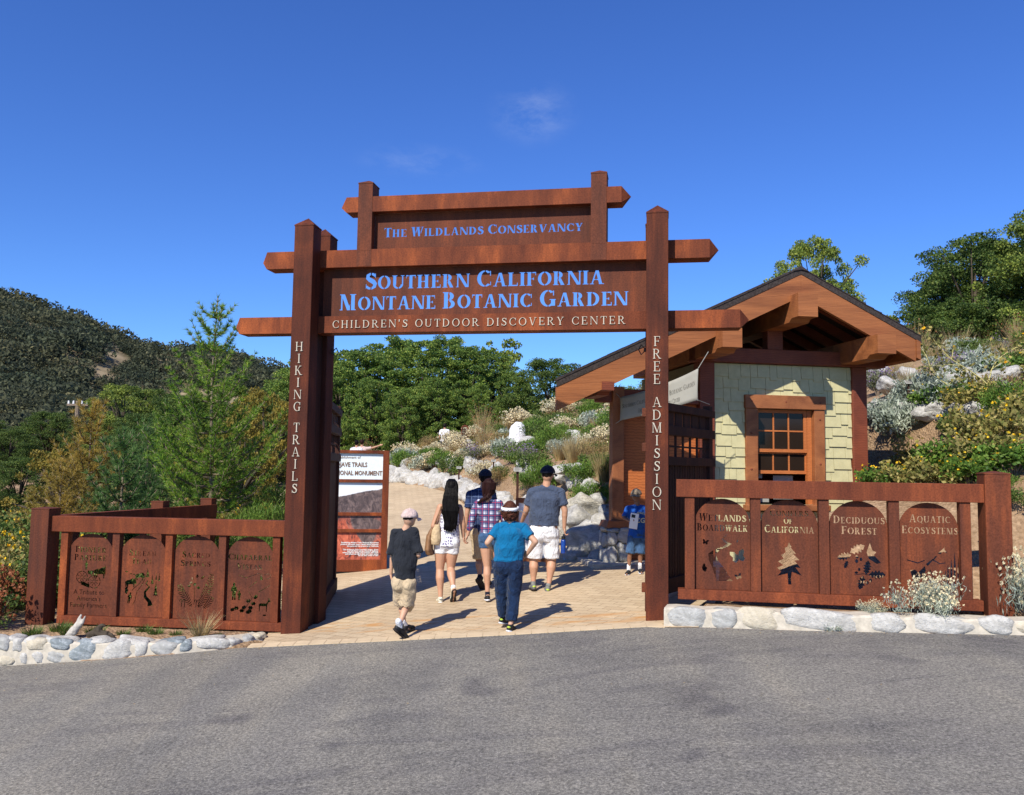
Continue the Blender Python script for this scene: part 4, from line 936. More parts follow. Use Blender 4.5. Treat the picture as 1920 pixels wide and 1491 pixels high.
for j in range(NV): q = j * (NU + 1); F += [(q, q + NU + 1, q + NU + 1 + K_, q + K_)]; q += NU; F += [(q, q + K_, q + K_ + NU + 1, q + NU + 1)]
mb.add(V, F); mb.build('cloth', 'canvas', BN, smooth=True, fix=False)
def banner_text(txt, u0, u1, vc, cap):
    a, s, w = text_polys(txt, 0, 0, 1, None, .8, False, .12, .12, .9)
    V, T = cdt_shape(a, s); W_ = w
    pts = []
    for (x, z) in V:
        u = u0 + (u1 - u0) * x / W_; v = vc - z * cap; p = bpt(u, v); nrm = (bpt(u + .01, v) - bpt(u, v)).cross(Vector((0, 0, 1))).normalized(); pts.append((p + nrm * .006)[:])
    MB().add(pts, [tuple(t) for t in T]).build('lettering', 'ink', BN, fix=False)
banner_text('SOUTHERN CALIFORNIA MONTANE BOTANIC GARDEN', .03, .97, .50, .17); banner_text("CHILDREN'S OUTDOOR DISCOVERY CENTER", .26, .78, .84, .17)
rp = MB(); rp.tube([bpt(0, 0)[:], (1.68, 14.05, 3.2)], .006, 6); rp.tube([bpt(1, 0)[:], (2.95, 13.0, 3.75)], .006, 6); rp.tube([bpt(0, 1)[:], (1.68, 14.05, 2.7)], .006, 6); rp.tube([bpt(1, 1)[:], (3.1, 13.6, 3.0)], .006, 6); rp.build('rope', 'canvas', BN)

# ================================================================== poster board left of the path
PB = thing('poster_board', 'tall timber framed display board with desert photographs', 'sign', (-3.62, 14.95, zg1(-2.6, 15.3) + .02), R(9))
bx0, bx1, bz0, bz1 = -.22, 1.52, .05, 2.13
fr = MB(); fr.box(bx0, bx0 + .09, 0, .12, bz0, bz1, .006); fr.box(bx1 - .11, bx1, 0, .12, bz0, bz1, .006); fr.box(bx0 + .09, bx1 - .11, .0, .12, bz1 - .055, bz1, .004); fr.box(bx0 + .09, bx1 - .11, .0, .12, bz0, bz0 + .20, .004)
fr.build('frame', 'rust_beam', PB)
for z in (1.60, 1.03, .745): MB().box(bx0 + .09, bx1 - .11, .005, .11, z - .028, z + .028, .003).build('rail', 'rust_beam', PB)
MB().box(bx0, bx1, .02, .10, -.1, bz0 - .002).build('foot', 'black', PB)
def desert_mat():
    """printed photograph: pale sky above a dark lava plain with red rocks (a picture, so its colours are painted)"""
    m, n, l, b = new_mat('desert_print', .4, .4)
    tc = n.new('ShaderNodeTexCoord'); sx = n.new('ShaderNodeSeparateXYZ'); l.new(tc.outputs['Object'], sx.inputs[0])
    nz = tex_noise(n, l, 2.2, 6, .6, (1, 1, 1.6), dist=.5); sub = n.new('ShaderNodeMath'); sub.operation = 'MULTIPLY_ADD'
    # ridge rises to the right: z - .16*x + noise
    mx = n.new('ShaderNodeMath'); mx.operation = 'MULTIPLY_ADD'; l.new(sx.outputs[0], mx.inputs[0]); mx.inputs[1].default_value = -.18; l.new(sx.outputs[2], mx.inputs[2])
    l.new(nz.outputs[0], sub.inputs[0]); sub.inputs[1].default_value = -.10; l.new(mx.outputs[0], sub.inputs[2])
    skyf = ramp(n, [(0, (0, 0, 0)), (.5, (1, 1, 1))]); mr = n.new('ShaderNodeMapRange'); l.new(sub.outputs[0], mr.inputs[0]); mr.inputs[1].default_value = 1.155; mr.inputs[2].default_value = 1.17
    skyc = ramp(n, [(0, (.80, .80, .82)), (.6, (.78, .80, .83)), (1, (.58, .70, .80))]); mr2 = n.new('ShaderNodeMapRange'); l.new(sx.outputs[2], mr2.inputs[0]); mr2.inputs[1].default_value = 1.15; mr2.inputs[2].default_value = 1.62; l.new(mr2.outputs[0], skyc.inputs[0])
    v = tex_noise(n, l, 7, 8, .7, (1.6, 1, 1), dist=1.2); rk = ramp(n, [(.3, (.02, .016, .02)), (.5, (.12, .085, .082)), (.68, (.28, .20, .18))]); l.new(v.outputs[0], rk.inputs[0])
    bigr = tex_noise(n, l, 1.7, 4, .55, (1.3, 1, .7), dist=1.0); mk = ramp(n, [(.44, (0, 0, 0)), (.50, (1, 1, 1))]); l.new(bigr.outputs[0], mk.inputs[0])
    low = n.new('ShaderNodeMapRange'); l.new(sx.outputs[2], low.inputs[0]); low.inputs[1].default_value = 1.05; low.inputs[2].default_value = .9
    rr = ramp(n, [(.36, (.07, .03, .03)), (.48, (.40, .09, .05)), (.7, (.72, .20, .11))]); l.new(v.outputs[0], rr.inputs[0])
    mm = n.new('ShaderNodeMath'); mm.operation = 'MULTIPLY'; l.new(mk.outputs[0], mm.inputs[0]); l.new(low.outputs[0], mm.inputs[1])
    land = mixc(n, l, mm.outputs[0], rk.outputs[0], rr.outputs[0])
    l.new(mixc(n, l, mr.outputs[0], land, skyc.outputs[0]), b.inputs['Base Color']); return m
M['print'] = desert_mat(); M['title_blue'] = plain('pale_blue_print', (.72, .79, .82), .4, .3, .05); M['title_ink'] = plain('brown_ink', (.20, .12, .085), .5)
MB().box(bx0 + .08, bx1 - .10, .045, .055, 1.62, 2.08).build('title_panel', 'title_blue', PB)
for a, b_ in ((1.055, 1.575), (.77, 1.005), (.24, .72)): MB().box(bx0 + .08, bx1 - .10, .045, .055, a, b_).build('photo_panel', 'print', PB)
font_obj('honors the establishment of', .064, 'title_ink', PB, (1.02, .040, 1.985), align='RIGHT', name='lettering')
font_obj('MOJAVE TRAILS', .108, 'title_ink', PB, (1.14, .040, 1.845), align='RIGHT', sx=.80, bold=.003)
font_obj('NATIONAL MONUMENT', .108, 'title_ink', PB, (1.40, .040, 1.70), align='RIGHT', sx=.76, bold=.003)
for i, z in enumerate((.53, .50, .47, .41, .385, .36, .335, .31)):
    font_obj(['Establishing Mojave Trails National Monument', 'protects the most scenic desert lands between', 'the park and the preserve in California', 'This landscape links mountain ranges, dunes', 'and lava flows along a historic highway', 'where bighorn sheep and tortoise still roam', 'and preserves dark skies and open space', 'for all who come to visit'][i], .034, 'white_paint', PB, (1.37, .040, z), align='RIGHT', bold=.0008)
# ================================================================== finding a spot on the ground
_F = 1630.0; _MW = cam.matrix_world.to_3x3().copy()
def ray(px, py): return _MW @ Vector(((px - 960) / _F, -(py - 745.5) / _F, -1))
def hit(px, py, near=6.0, far=70.0):
    """point of the real ground seen at a spot of the photograph"""
    d = ray(px, py); d /= d.y; y = near
    while y < far:
        p = Vector((0, 0, 1.95)) + d * y
        if p.z < zg1(p.x, p.y): return p.x, p.y, zg1(p.x, p.y)
        y += .05
    p = Vector((0, 0, 1.95)) + d * far; return p.x, p.y, zg1(p.x, p.y)
def at_y(px, py, Y): d = ray(px, py); p = Vector((0, 0, 1.95)) + d * (Y / d.y); return p.x, p.y, p.z

# ================================================================== foliage tools
M['leaf_oak'] = leafy('leaf_oak', [(.020, .040, .012), (.045, .085, .020), (.080, .125, .028), (.13, .165, .04)], gain=1.35)
M['leaf_oak_light'] = leafy('leaf_oak_light', [(.04, .065, .016), (.10, .15, .03), (.18, .23, .045), (.24, .27, .06)], gain=1.35)
M['leaf_alder'] = leafy('leaf_alder', [(.025, .05, .014), (.055, .105, .022), (.11, .165, .032), (.19, .22, .05)], gain=1.75)
M['leaf_yellow'] = leafy('leaf_yellow', [(.16, .14, .03), (.30, .25, .05), (.40, .30, .06), (.22, .22, .05)], gain=0.8)
M['leaf_bright'] = leafy('leaf_bright', [(.05, .11, .018), (.10, .20, .03), (.16, .27, .045), (.22, .30, .06)])
M['leaf_mid'] = leafy('leaf_mid', [(.03, .06, .016), (.07, .12, .028), (.12, .18, .04), (.18, .21, .06)], gain=1.2)
M['leaf_sage'] = leafy('leaf_sage', [(.20, .24, .19), (.32, .37, .31), (.42, .47, .41), (.50, .54, .48)], .2)
M['leaf_dry'] = leafy('leaf_dry', [(.16, .10, .045), (.30, .20, .09), (.42, .30, .15), (.24, .22, .08)], .2)
M['grass_dry'] = leafy('grass_dry', [(.30, .21, .10), (.44, .33, .17), (.55, .43, .25), (.25, .22, .09)], .3)
M['leaf_grey'] = leafy('leaf_grey', [(.09, .11, .06), (.15, .17, .10), (.21, .23, .14), (.27, .27, .18)], .2)
M['leaf_gold'] = leafy('leaf_gold', [(.10, .13, .03), (.22, .21, .06), (.33, .28, .09), (.44, .36, .14)], .3)
M['fl_cream'] = leafy('flower_cream', [(.60, .52, .34), (.74, .68, .50), (.66, .56, .40)], .2)
M['fl_rust'] = leafy('flower_rust', [(.22, .07, .03), (.34, .12, .05), (.28, .10, .05)], .2)
M['fl_yellow'] = leafy('flower_yellow', [(.78, .50, .02), (.85, .60, .03), (.75, .42, .02)], .2)
M['fl_purple'] = leafy('flower_purple', [(.22, .16, .32), (.32, .24, .40)], .2)
M['needle_green'] = leafy('needle_green', [(.05, .13, .02), (.10, .21, .03), (.18, .29, .04), (.27, .34, .05)], .4, gain=1.35)
M['needle_blue'] = leafy('needle_blue', [(.05, .11, .03), (.08, .16, .05), (.14, .22, .07)], .35, gain=1.35)
M['needle_gold'] = leafy('needle_gold', [(.24, .18, .04), (.36, .26, .06), (.46, .33, .09)], .4, gain=1.1)
M['bark'] = plain('bark', (.20, .155, .115), .95, .1, .35, 12, .8)
M['bark_dark'] = plain('bark_dark', (.07, .055, .04), .95, .1, .3, 12, .8)

def cards(P, L, W, r, direc=None, spread=1.0):
    """one leaf-shaped quad per point; L, W arrays or numbers; direc: preferred direction"""
    P = np.asarray(P, float); n_ = len(P); d = r.normal(size=(n_, 3))
    if direc is not None: d = d * spread + direc
    d /= np.linalg.norm(d, axis=1)[:, None] + 1e-9
    q = r.normal(size=(n_, 3)); q = np.cross(d, q); q /= np.linalg.norm(q, axis=1)[:, None] + 1e-9
    L = np.broadcast_to(np.asarray(L, float).reshape(-1, 1) if np.ndim(L) else L, (n_, 1)); W = np.broadcast_to(np.asarray(W, float).reshape(-1, 1) if np.ndim(W) else W, (n_, 1))
    a = P - d * L / 2; b_ = P + q * W / 2; c = P + d * L / 2; e = P - q * W / 2
    V = np.stack([a, b_, c, e], 1).reshape(-1, 3); return V, np.arange(n_ * 4).reshape(-1, 4)
def sph(n_, r): v = r.normal(size=(n_, 3)); return v / np.linalg.norm(v, axis=1)[:, None]
def root_of(name, label, cat, group=None): return thing(name, label, cat, (0, 0, 0), 0, group)

def broadleaf(seed, H, Rr, mat, nl=9000, leaf=.24, base=.28, clumps=60, rag=.35, bark='bark_dark', trunk=.16, name='tree'):
    """tapered trunk and limbs, crown of leaf clumps with gaps between them; returns (trunk mesh, crown mesh)"""
    r = np.random.default_rng(seed); C = []
    for i in range(clumps):
        t = r.uniform(0, 1) ** .85; z = H * (base + (1 - base) * t * .93); prof = math.sin(math.pi * min(1, (.16 + .80 * (1 - abs(t - .42) / .62)))) if False else math.sqrt(max(.03, 1 - ((t - .40) / .64) ** 2))
        a = r.uniform(0, 2 * math.pi); q = Rr * prof * math.sqrt(r.uniform(.12, 1)) * (1 + rag * (r.random() - .5)); C.append((q * math.cos(a), q * math.sin(a), z, r.uniform(.08, .22) * Rr * (1.15 - .4 * t)))
    C = np.array(C); w = C[:, 3] ** 2; k = r.choice(len(C), nl, p=w / w.sum())
    u = sph(nl, r); u[:, 2] = np.where(r.random(nl) < .35, abs(u[:, 2]), u[:, 2]); rad = C[k, 3] * (r.uniform(.45, 1.08, nl)) 
    P = C[k, :3] + u * rad[:, None] * np.array([1.15, 1.15, .72])
    V, F = cards(P, r.uniform(.7, 1.3, nl) * leaf, r.uniform(.5, .9, nl) * leaf, r)
    crown = np_mesh('crown', V, F, mat)
    mb = MB(); top = H * .72; tr = [(0, 0, -.5), (.02 * H, 0, H * .15), (0, .02 * H, H * .35), (.02 * H, 0, top)]; mb.tube(tr, [trunk * 1.25, trunk, trunk * .7, trunk * .2], 8)
    for c in C[:: max(1, len(C) // 22)]:
        z0 = r.uniform(.18, .5) * H * min(1, c[2] / H + .2); mb.tube([(0, 0, min(z0, c[2] * .8)), (c[0] * .45, c[1] * .45, (z0 + c[2]) / 2 + .02 * H), tuple(c[:3])], [trunk * .45, trunk * .28, trunk * .08], 5)
    me = bpy.data.meshes.new('trunk'); me.from_pydata(mb.v, [], mb.f); me.materials.append(M[bark]); me.polygons.foreach_set('use_smooth', [True] * len(me.polygons)); me.update()
    return me, crown
def put_tree(meshes, loc, sc, rz, label, group, name='oak_tree', cat='tree'):
    t = thing(name, label, cat, loc, rz, group); t.scale = sc if isinstance(sc, (tuple, list)) else (sc,) * 3
    link('trunk', meshes[0], t); link('crown', meshes[1], t); return t

OAK = [broadleaf(11 + i, 6.0, 2.3, 'leaf_oak', 46000, .085, .10, 230, .6) for i in range(2)]
ALD = [broadleaf(31 + i, 8.0, 2.2, 'leaf_alder', 42000, .11, .04, 260, .8) for i in range(3)]
LGT = [broadleaf(51, 6.0, 2.4, 'leaf_oak_light', 34000, .09, .15, 95, .7)]
YEL = [broadleaf(61, 3.0, 1.6, 'leaf_yellow', 9000, .085, .05, 60, .7)]
AIRY = [broadleaf(71, 6.0, 2.0, 'leaf_oak_light', 3600, .16, .12, 45, .9)]
# dense row behind the garden, seen through the gate
G1 = 'dark green trees in a row behind the hillside garden'
for i, (px, top, Y, k, w) in enumerate([(600, 655, 52, 2, 1.2), (640, 668, 47, 0, 1.0), (688, 640, 50, 1, 1.15), (738, 622, 52, 2, 1.2), (790, 632, 48, 0, 1.1), (835, 618, 53, 1, 1.2), (880, 640, 49, 2, 1.1), (925, 648, 51, 0, 1.05), (962, 690, 47, 1, .9), (700, 700, 44, 2, 1.0), (820, 700, 43, 0, 1.05), (900, 715, 43, 1, 1.0), (760, 720, 42, 1, .9)]):
    x, y, zt = at_y(px, top, Y); zb = zg1(x, y) - .3; h = (zt - zb) / 8.0
    put_tree(ALD[k], (x, y, zb), (h * w, h * w, h), i * 1.7, 'dark green alder tree in the dense row framed by the gate', G1, 'alder_tree')
for px, top, Y, lb in ((655, 640, 58, 'pale airy tree at the left end of the row framed by the gate'), (935, 622, 58, 'pale airy treetop rising behind the right end of the dense row')):
    x, y, zt = at_y(px, top, Y); put_tree(AIRY[0], (x, y, 1.5), (1.25, 1.25, (zt - 1.5) / 6), px, lb, None, 'willow_tree')
x, y, zt = at_y(1035, 665, 46); put_tree(OAK[0], (x, y, 2.6), (1.05, 1.05, (zt - 2.6) / 6), 2, 'single dark oak standing apart beside the kiosk eave', None)
x, y, zt = at_y(1000, 735, 48); put_tree(OAK[1], (x, y, 2.4), (.8, .8, (zt - 2.4) / 6), 1, 'short round oak between the tree row and the single oak', None)
x, y, zt = at_y(1070, 745, 46); put_tree(OAK[1], (x, y, 2.4), (.75, .75, (zt - 2.4) / 6), 4, 'low bushy oak just left of the kiosk eave', None)
x, y, zt = at_y(1530, 438, 34); put_tree(LGT[0], (x, y, 4.4), (.78, .78, (zt - 4.4) / 6), .6, 'sunlit tree rising behind the kiosk roof', None)
x, y, zt = at_y(1650, 575, 35); put_tree(AIRY[0], (x, y, 4.4), (.7, .7, (zt - 4.4) / 6), 2.6, 'thin airy tree behind the right slope of the kiosk roof', None, 'willow_tree')
x, y, zt = at_y(1820, 430, 31); put_tree(OAK[0], (x, y, 5.0), (1.0, 1.0, (zt - 5.0) / 6), 5.2, 'big dark oak on the hill right of the kiosk', None)
x, y, zt = at_y(1862, 455, 33); put_tree(OAK[1], (x, y, 5.0), (1.15, 1.15, (zt - 5.0) / 6), 3.9, 'dark oak behind and right of the big hill oak', None)
x, y, zt = at_y(1785, 560, 30); put_tree(OAK[0], (x, y, 4.6), (.8, .8, (zt - 4.6) / 6), .9, 'low dark oak at the foot of the big hill oak', None)
x, y, zt = at_y(1765, 520, 32); put_tree(OAK[1], (x, y, 4.8), (.75, .75, (zt - 4.8) / 6), 2.2, 'smaller dark oak on the left flank of the big hill oak', None)
x, y, zt = at_y(1960, 385, 29); put_tree(LGT[0], (x, y, 5.0), (.95, .95, (zt - 5.0) / 6), 3.3, 'light green oak at the right edge of the picture', None)
x, y, zt = at_y(1900, 560, 30); put_tree(OAK[1], (x, y, 4.6), (.9, .9, (zt - 4.6) / 6), 1.2, 'dark oak filling the gap below the light green oak', None)
# trees and big bushes beyond the left fence
GL = 'round green trees in the valley beyond the left fence'
for i, (px, top, Y, k, w, kind) in enumerate([(20, 800, 38, 0, .9, 'O'), (95, 768, 50, 1, 1.1, 'O'), (160, 790, 44, 0, .8, 'O'), (235, 715, 48, 1, 1.15, 'L'), (295, 722, 52, 0, 1.1, 'O'), (262, 770, 36, 1, .75, 'O'), (345, 730, 46, 0, 1.1, 'O'), (430, 715, 48, 1, 1.1, 'L'), (480, 735, 40, 0, .9, 'O'), (545, 690, 46, 1, 1.2, 'A'), (520, 742, 34, 0, .8, 'O'), (-50, 770, 42, 1, 1.2, 'O'), (40, 850, 27, 0, .62, 'O'), (390, 780, 34, 1, .8, 'L'), (310, 800, 33, 0, .7, 'O'), (60, 790, 58, 0, 1.3, 'O'), (200, 800, 40, 1, .8, 'L')]):
    x, y, zt = at_y(px, top, Y); zb = zg1(x, y) - .3; h = (zt - zb); ms, hh = (ALD[k], 8.0) if kind == 'A' else (LGT[0], 6.0) if kind == 'L' else (OAK[k], 6.0)
    lab = {'O': 'dark rounded oak in the valley beyond the left fence', 'L': 'olive green rounded oak in the valley beyond the left fence', 'A': 'tall green tree just left of the gate post in the valley'}[kind]
    put_tree(ms, (x, y, zb), (max(h / hh * 1.1, w * .62),) * 2 + (h / hh,), i * 2.1, lab, GL if kind != 'A' else None)
for px, top, Y, lb in ((500, 722, 27, 'yellow leaved small tree close behind the tall pine'), (455, 760, 24, 'yellow bush half hidden by the tall pine'), (118, 838, 24, 'golden shrub tree in front of the dark valley oaks')):
    x, y, zt = at_y(px, top, Y); zb = zg1(x, y) - .2; put_tree(YEL[0], (x, y, zb), (.8, .8, (zt - zb) / 3.0), px, lb, None, 'maple_tree')

# ------------------------------------------------------------------ pines with whorled branches and needle tufts
def pine(seed, H, Rb, mat, whorl=.34, tuft=14, nlen=.12, nw=.010, dens=1.0, bark='bark', bare=.12, up=.35, trunk=.07, lean=.02):
    r = np.random.default_rng(seed); mb = MB(); T = []; D = []
    tp = lambda z: np.array([lean * z + .03 * math.sin(z * 1.3), .02 * math.sin(z * 2.1), z])
    mb.tube([tuple(tp(z)) for z in np.linspace(-.4 if True else 0, H, 16)], [max(.010, trunk * (1 - z / (H * 1.03))) for z in np.linspace(0, H, 16)], 8)
    z = H * bare
    while z < H * .97:
        f_ = (z / H - bare) / (1 - bare); Lb = Rb * (1 - f_ ** 1.35) * (.45 + .55 * min(1, .35 + f_ * 3)) + .18
        nb = int(r.integers(5, 8)) - int(f_ > .55); a0 = r.uniform(0, 6.28)
        for k in range(nb):
            a = a0 + k * 2 * math.pi / nb + r.uniform(-.3, .3); L = Lb * r.uniform(.65, 1.12); s = tp(z); dirh = np.array([math.cos(a), math.sin(a), 0]); sl = up * (.5 + 1.3 * f_) * r.uniform(.6, 1.3); pts = []
            for t in np.linspace(0, 1, 5): pts.append(s + dirh * L * t + np.array([0, 0, L * (sl * t * .8 + .42 * t * t - .12 * math.sin(math.pi * t))]))
            mb.tube([tuple(p) for p in pts], [.022 * (L + .3), .016 * (L + .3), .011 * (L + .3), .008, .004], 5)
            for t in np.arange(.18, 1.001, .09 / max(.35, L) / dens):
                q = t * 4; i = min(3, int(q)); p = pts[i] * (1 - (q - i)) + pts[i + 1] * (q - i); dd = pts[i + 1] - pts[i]; dd /= np.linalg.norm(dd)
                T.append(p); D.append(dd)
                if t < .93:
                    for sd in (-1, 1):
                        if r.random() < .75:
                            lat = np.cross(dd, [0, 0, 1]) * sd; l2 = L * (1 - t * .75) * r.uniform(.12, .42); d2 = dd * .55 + lat * .8 + np.array([0, 0, .25]); d2 /= np.linalg.norm(d2)
                            e = p + d2 * l2; 
                            if l2 > .15: mb.tube([tuple(p), tuple(e)], [.006, .003], 4)
                            for u in np.arange(.35, 1.01, .10 / max(.1, l2)): T.append(p + d2 * l2 * u + r.normal(size=3) * .012); D.append(d2)
        z += whorl * r.uniform(.75, 1.2) * (.95 + .55 * f_)
    for u in np.linspace(.80, 1.0, 14): T.append(tp(H * u)); D.append(np.array([0, 0, 1.0]))
    T = np.array(T); D = np.array(D); n_ = len(T) * tuft; P = np.repeat(T, tuft, 0); D = np.repeat(D, tuft, 0)
    v = sph(n_, r) * .8 + D * 1.0; v /= np.linalg.norm(v, axis=1)[:, None]; ln = nlen * r.uniform(.6, 1.2, n_)[:, None]
    q = np.cross(v, r.normal(size=(n_, 3))); q /= np.linalg.norm(q, axis=1)[:, None]
    V = np.stack([P - q * nw / 2, P + q * nw / 2, P + v * ln], 1).reshape(-1, 3); F = np.arange(n_ * 3).reshape(-1, 3)
    cm = np_mesh('crown', V, F, mat)
    me = bpy.data.meshes.new('trunk'); me.from_pydata(mb.v, [], mb.f); me.materials.append(M[bark]); me.polygons.foreach_set('use_smooth', [True] * len(me.polygons)); me.update()
    return me, cm
x, y, z = at_y(392, 975, 16.0); zb = zg1(x, y) - .1
put_tree(pine(5, 5.03 - zb, 1.25, 'needle_green', .235, 17, .115, .012, 1.35, 'bark', .16, .42, .07, -.005), (x, y, zb), 1, .4, 'tall young bright green pine behind the left fence', None, 'pine_tree')
pg = pine(8, 3.6, 1.0, 'needle_gold', .24, 16, .16, .015, 1.1, 'bark', .12, .5)
x, y, z = at_y(160, 950, 19.0); zb = zg1(x, y) - .1; t_ = put_tree(pg, (x, y, zb), (.9, .9, (at_y(168, 752, 19)[2] - zb) / 3.6), 0, 'straw yellow pine left of the small green pine', None, 'pine_tree')
pg2 = pine(9, 3.0, .85, 'needle_blue', .24, 18, .18, .014, 1.0, 'bark', .10, .55)
x, y, z = at_y(222, 950, 17.0); zb = zg1(x, y) - .1; put_tree(pg2, (x, y, zb), (.95, .95, (at_y(222, 808, 17)[2] - zb) / 3.0), 1, 'small blue green pine between the yellow pine and the tall pine', None, 'pine_tree')
x, y, z = at_y(275, 950, 20.0); zb = zg1(x, y) - .1; put_tree(pg2, (x, y, zb), (.8, .8, (at_y(275, 790, 20)[2] - zb) / 3.0), 3, 'bluish pine partly hidden behind the tall pine', None, 'pine_tree')
x, y, z = at_y(110, 960, 15.5); zb = zg1(x, y) - .1; put_tree(pg, (x, y, zb), (.6, .6, (at_y(112, 865, 15.5)[2] - zb) / 3.6), 2, 'stunted yellow pine low behind the corner of the left fence', None, 'pine_tree')

# ------------------------------------------------------------------ shrubs, tufts and flowers
def shrub(name, seed, Rr, H, leafmat, nl, ll, lw, label, group, flower=None, nf=0, fs=.03, upright=0.0, clump=14, cat='shrub', stems=8):
    """root empty with leaves, stems and blossom; copies are made with dup()"""
    r = np.random.default_rng(seed); t = thing(name, label, cat, (0, 0, -50), 0, group)
    C = []; 
    for i in range(clump): a = r.uniform(0, 6.28); q = Rr * .75 * math.sqrt(r.random()); C.append((q * math.cos(a), q * math.sin(a), H * r.uniform(.25, .8) * (1 - .35 * (q / Rr) ** 2), Rr * r.uniform(.25, .42)))
    C = np.array(C); k = r.integers(0, len(C), nl); u = sph(nl, r); P = C[k, :3] + u * C[k, 3][:, None] * r.uniform(.2, 1.1, nl)[:, None] * np.array([1, 1, .8]); P[:, 2] = np.abs(P[:, 2]) * 1.0 + .01
    out = P - np.array([0, 0, -H * .2]); out /= np.linalg.norm(out, axis=1)[:, None]
    V, F = cards(P, r.uniform(.7, 1.3, nl) * ll, r.uniform(.7, 1.2, nl) * lw, r, out * .5 + np.array([0, 0, upright]), .8)
    link('foliage', np_mesh('foliage', V, F, leafmat), t)
    mb = MB()
    for i in range(stems): c = C[i % len(C)]; mb.tube([(c[0] * .1, c[1] * .1, -.05), (c[0] * .6, c[1] * .6, c[2] * .6), (c[0], c[1], c[2] + c[3] * .5)], [.012, .008, .003], 4)
    me = bpy.data.meshes.new('stem'); me.from_pydata(mb.v, [], mb.f); me.materials.append(M['bark']); me.update(); link('stem', me, t)
    if flower:
        k = r.integers(0, len(C), nf); u = sph(nf, r); u[:, 2] = np.abs(u[:, 2]) * 1.1 + .1; P = C[k, :3] + u * C[k, 3][:, None] * r.uniform(.9, 1.25, nf)[:, None]
        # each blossom: a little rosette of three crossing petals
        PP = np.repeat(P, 3, 0) + r.normal(size=(nf * 3, 3)) * fs * .15; V, F = cards(PP, fs, fs * .8, r); link('blossom', np_mesh('blossom', V, F, flower), t)
    return t
def tuft(name, seed, Rr, H, mat, nb, w, label, group, cat='grass tuft', lean=.5, heads=None):
    r = np.random.default_rng(seed); t = thing(name, label, cat, (0, 0, -50), 0, group)
    a = r.uniform(0, 6.28, nb); q = Rr * .3 * np.sqrt(r.random(nb)); B = np.stack([q * np.cos(a), q * np.sin(a), np.zeros(nb)], 1)
    d = np.stack([np.cos(a) * lean * r.random(nb), np.sin(a) * lean * r.random(nb), np.ones(nb)], 1) + r.normal(size=(nb, 3)) * .12; L = H * r.uniform(.5, 1.1, nb)[:, None]
    m1 = B + d * L * .5; m2 = B + d * L + np.stack([np.cos(a), np.sin(a), -np.ones(nb) * .5], 1) * L * .18 * r.random(nb)[:, None]
    s = np.stack([-np.sin(a + .6), np.cos(a + .6), np.zeros(nb)], 1) * w / 2
    V = np.stack([B - s, B + s, m1 + s * .8, m1 - s * .8, m2 + s * .15, m2 - s * .15], 1).reshape(-1, 3); i = np.arange(nb)[:, None] * 6; F = np.concatenate([i + [0, 1, 2, 3], i + [3, 2, 4, 5]], 0)
    link('blade', np_mesh('blade', V, F, mat), t)
    if heads:
        k = r.integers(0, nb, nb // 3); V, F = cards(m2[k] + r.normal(size=(len(k), 3)) * .01, .05, .022, r, np.array([0, 0, 1.0]), .3); link('seed_head', np_mesh('seed_head', V, F, heads), t)
    return t
PR = {}
PR['green'] = shrub('green_shrub', 101, .60, .62, 'leaf_bright', 2600, .085, .020, 'bright green leafy shrub in the hillside garden', 'bright green shrubs in the hillside garden', upright=.5, clump=22)
PR['mid'] = shrub('garden_shrub', 102, .55, .52, 'leaf_mid', 2200, .06, .026, 'mid green low shrub in the hillside garden', 'mid green shrubs in the hillside garden', clump=20)
PR['white'] = shrub('buckwheat_shrub', 103, .62, .45, 'leaf_dry', 1500, .05, .016, 'rounded buckwheat with cream flower heads in the hillside garden', 'cream flowering buckwheat in the hillside garden', 'fl_cream', 620, .052, .2, 24)
PR['rust'] = shrub('buckwheat_shrub', 104, .48, .38, 'leaf_dry', 1300, .05, .014, 'rounded buckwheat with rust red dried flowers in the hillside garden', 'rust red buckwheat in the hillside garden', 'fl_rust', 420, .042, .3, 18)
PR['sage'] = shrub('silver_sage', 105, .58, .52, 'leaf_sage', 1700, .11, .030, 'silver leaved sage in the hillside garden', 'silver sages in the hillside garden', upright=.3, clump=20)
PR['purple'] = shrub('purple_sage', 106, .5, .52, 'leaf_grey', 1700, .055, .016, 'grey green sage with faded purple spikes in the hillside garden', 'purple flowered sages in the hillside garden', 'fl_purple', 160, .035, .8, 18)
PR['dry'] = tuft('dry_grass', 107, .45, .62, 'grass_dry', 520, .008, 'tan dry grass tuft in the hillside garden', 'dry grass tufts in the hillside garden')
PR['tall'] = tuft('dry_grass', 108, .30, 1.0, 'grass_dry', 260, .009, 'tall thin dry stalks in the hillside garden', 'tall dry stalks in the hillside garden', lean=.35, heads='fl_rust')
PR['brown'] = shrub('dry_shrub', 109, .52, .50, 'leaf_dry', 2000, .055, .013, 'brown twiggy dry shrub in the hillside garden', 'brown dry shrubs in the hillside garden', upright=.7, clump=20)
PR['yellow'] = shrub('sunflower_bush', 110, .62, .70, 'leaf_gold', 1500, .080, .050, 'leafy bush with small yellow flowers on the slope behind the right fence', 'yellow flowered bushes behind the right fence', 'fl_yellow', 22, .046, .2, 24)
PR['yellowg'] = shrub('sunflower_bush', 111, .62, .70, 'leaf_bright', 1500, .085, .055, 'green bush with small yellow flowers on the slope behind the right fence', 'green yellow flowered bushes behind the right fence', 'fl_yellow', 16, .044, .2, 24)
PR['gold'] = shrub('golden_bush', 112, .8, .9, 'leaf_gold', 4200, .060, .028, 'golden leaved bush behind the left fence', 'golden bushes behind the left fence', 'fl_yellow', 26, .055, .2, 34)
PR['dark'] = shrub('dark_bush', 113, .8, .9, 'leaf_mid', 4200, .07, .04, 'dark green bush behind the left fence', 'dark green bushes behind the left fence', clump=34)
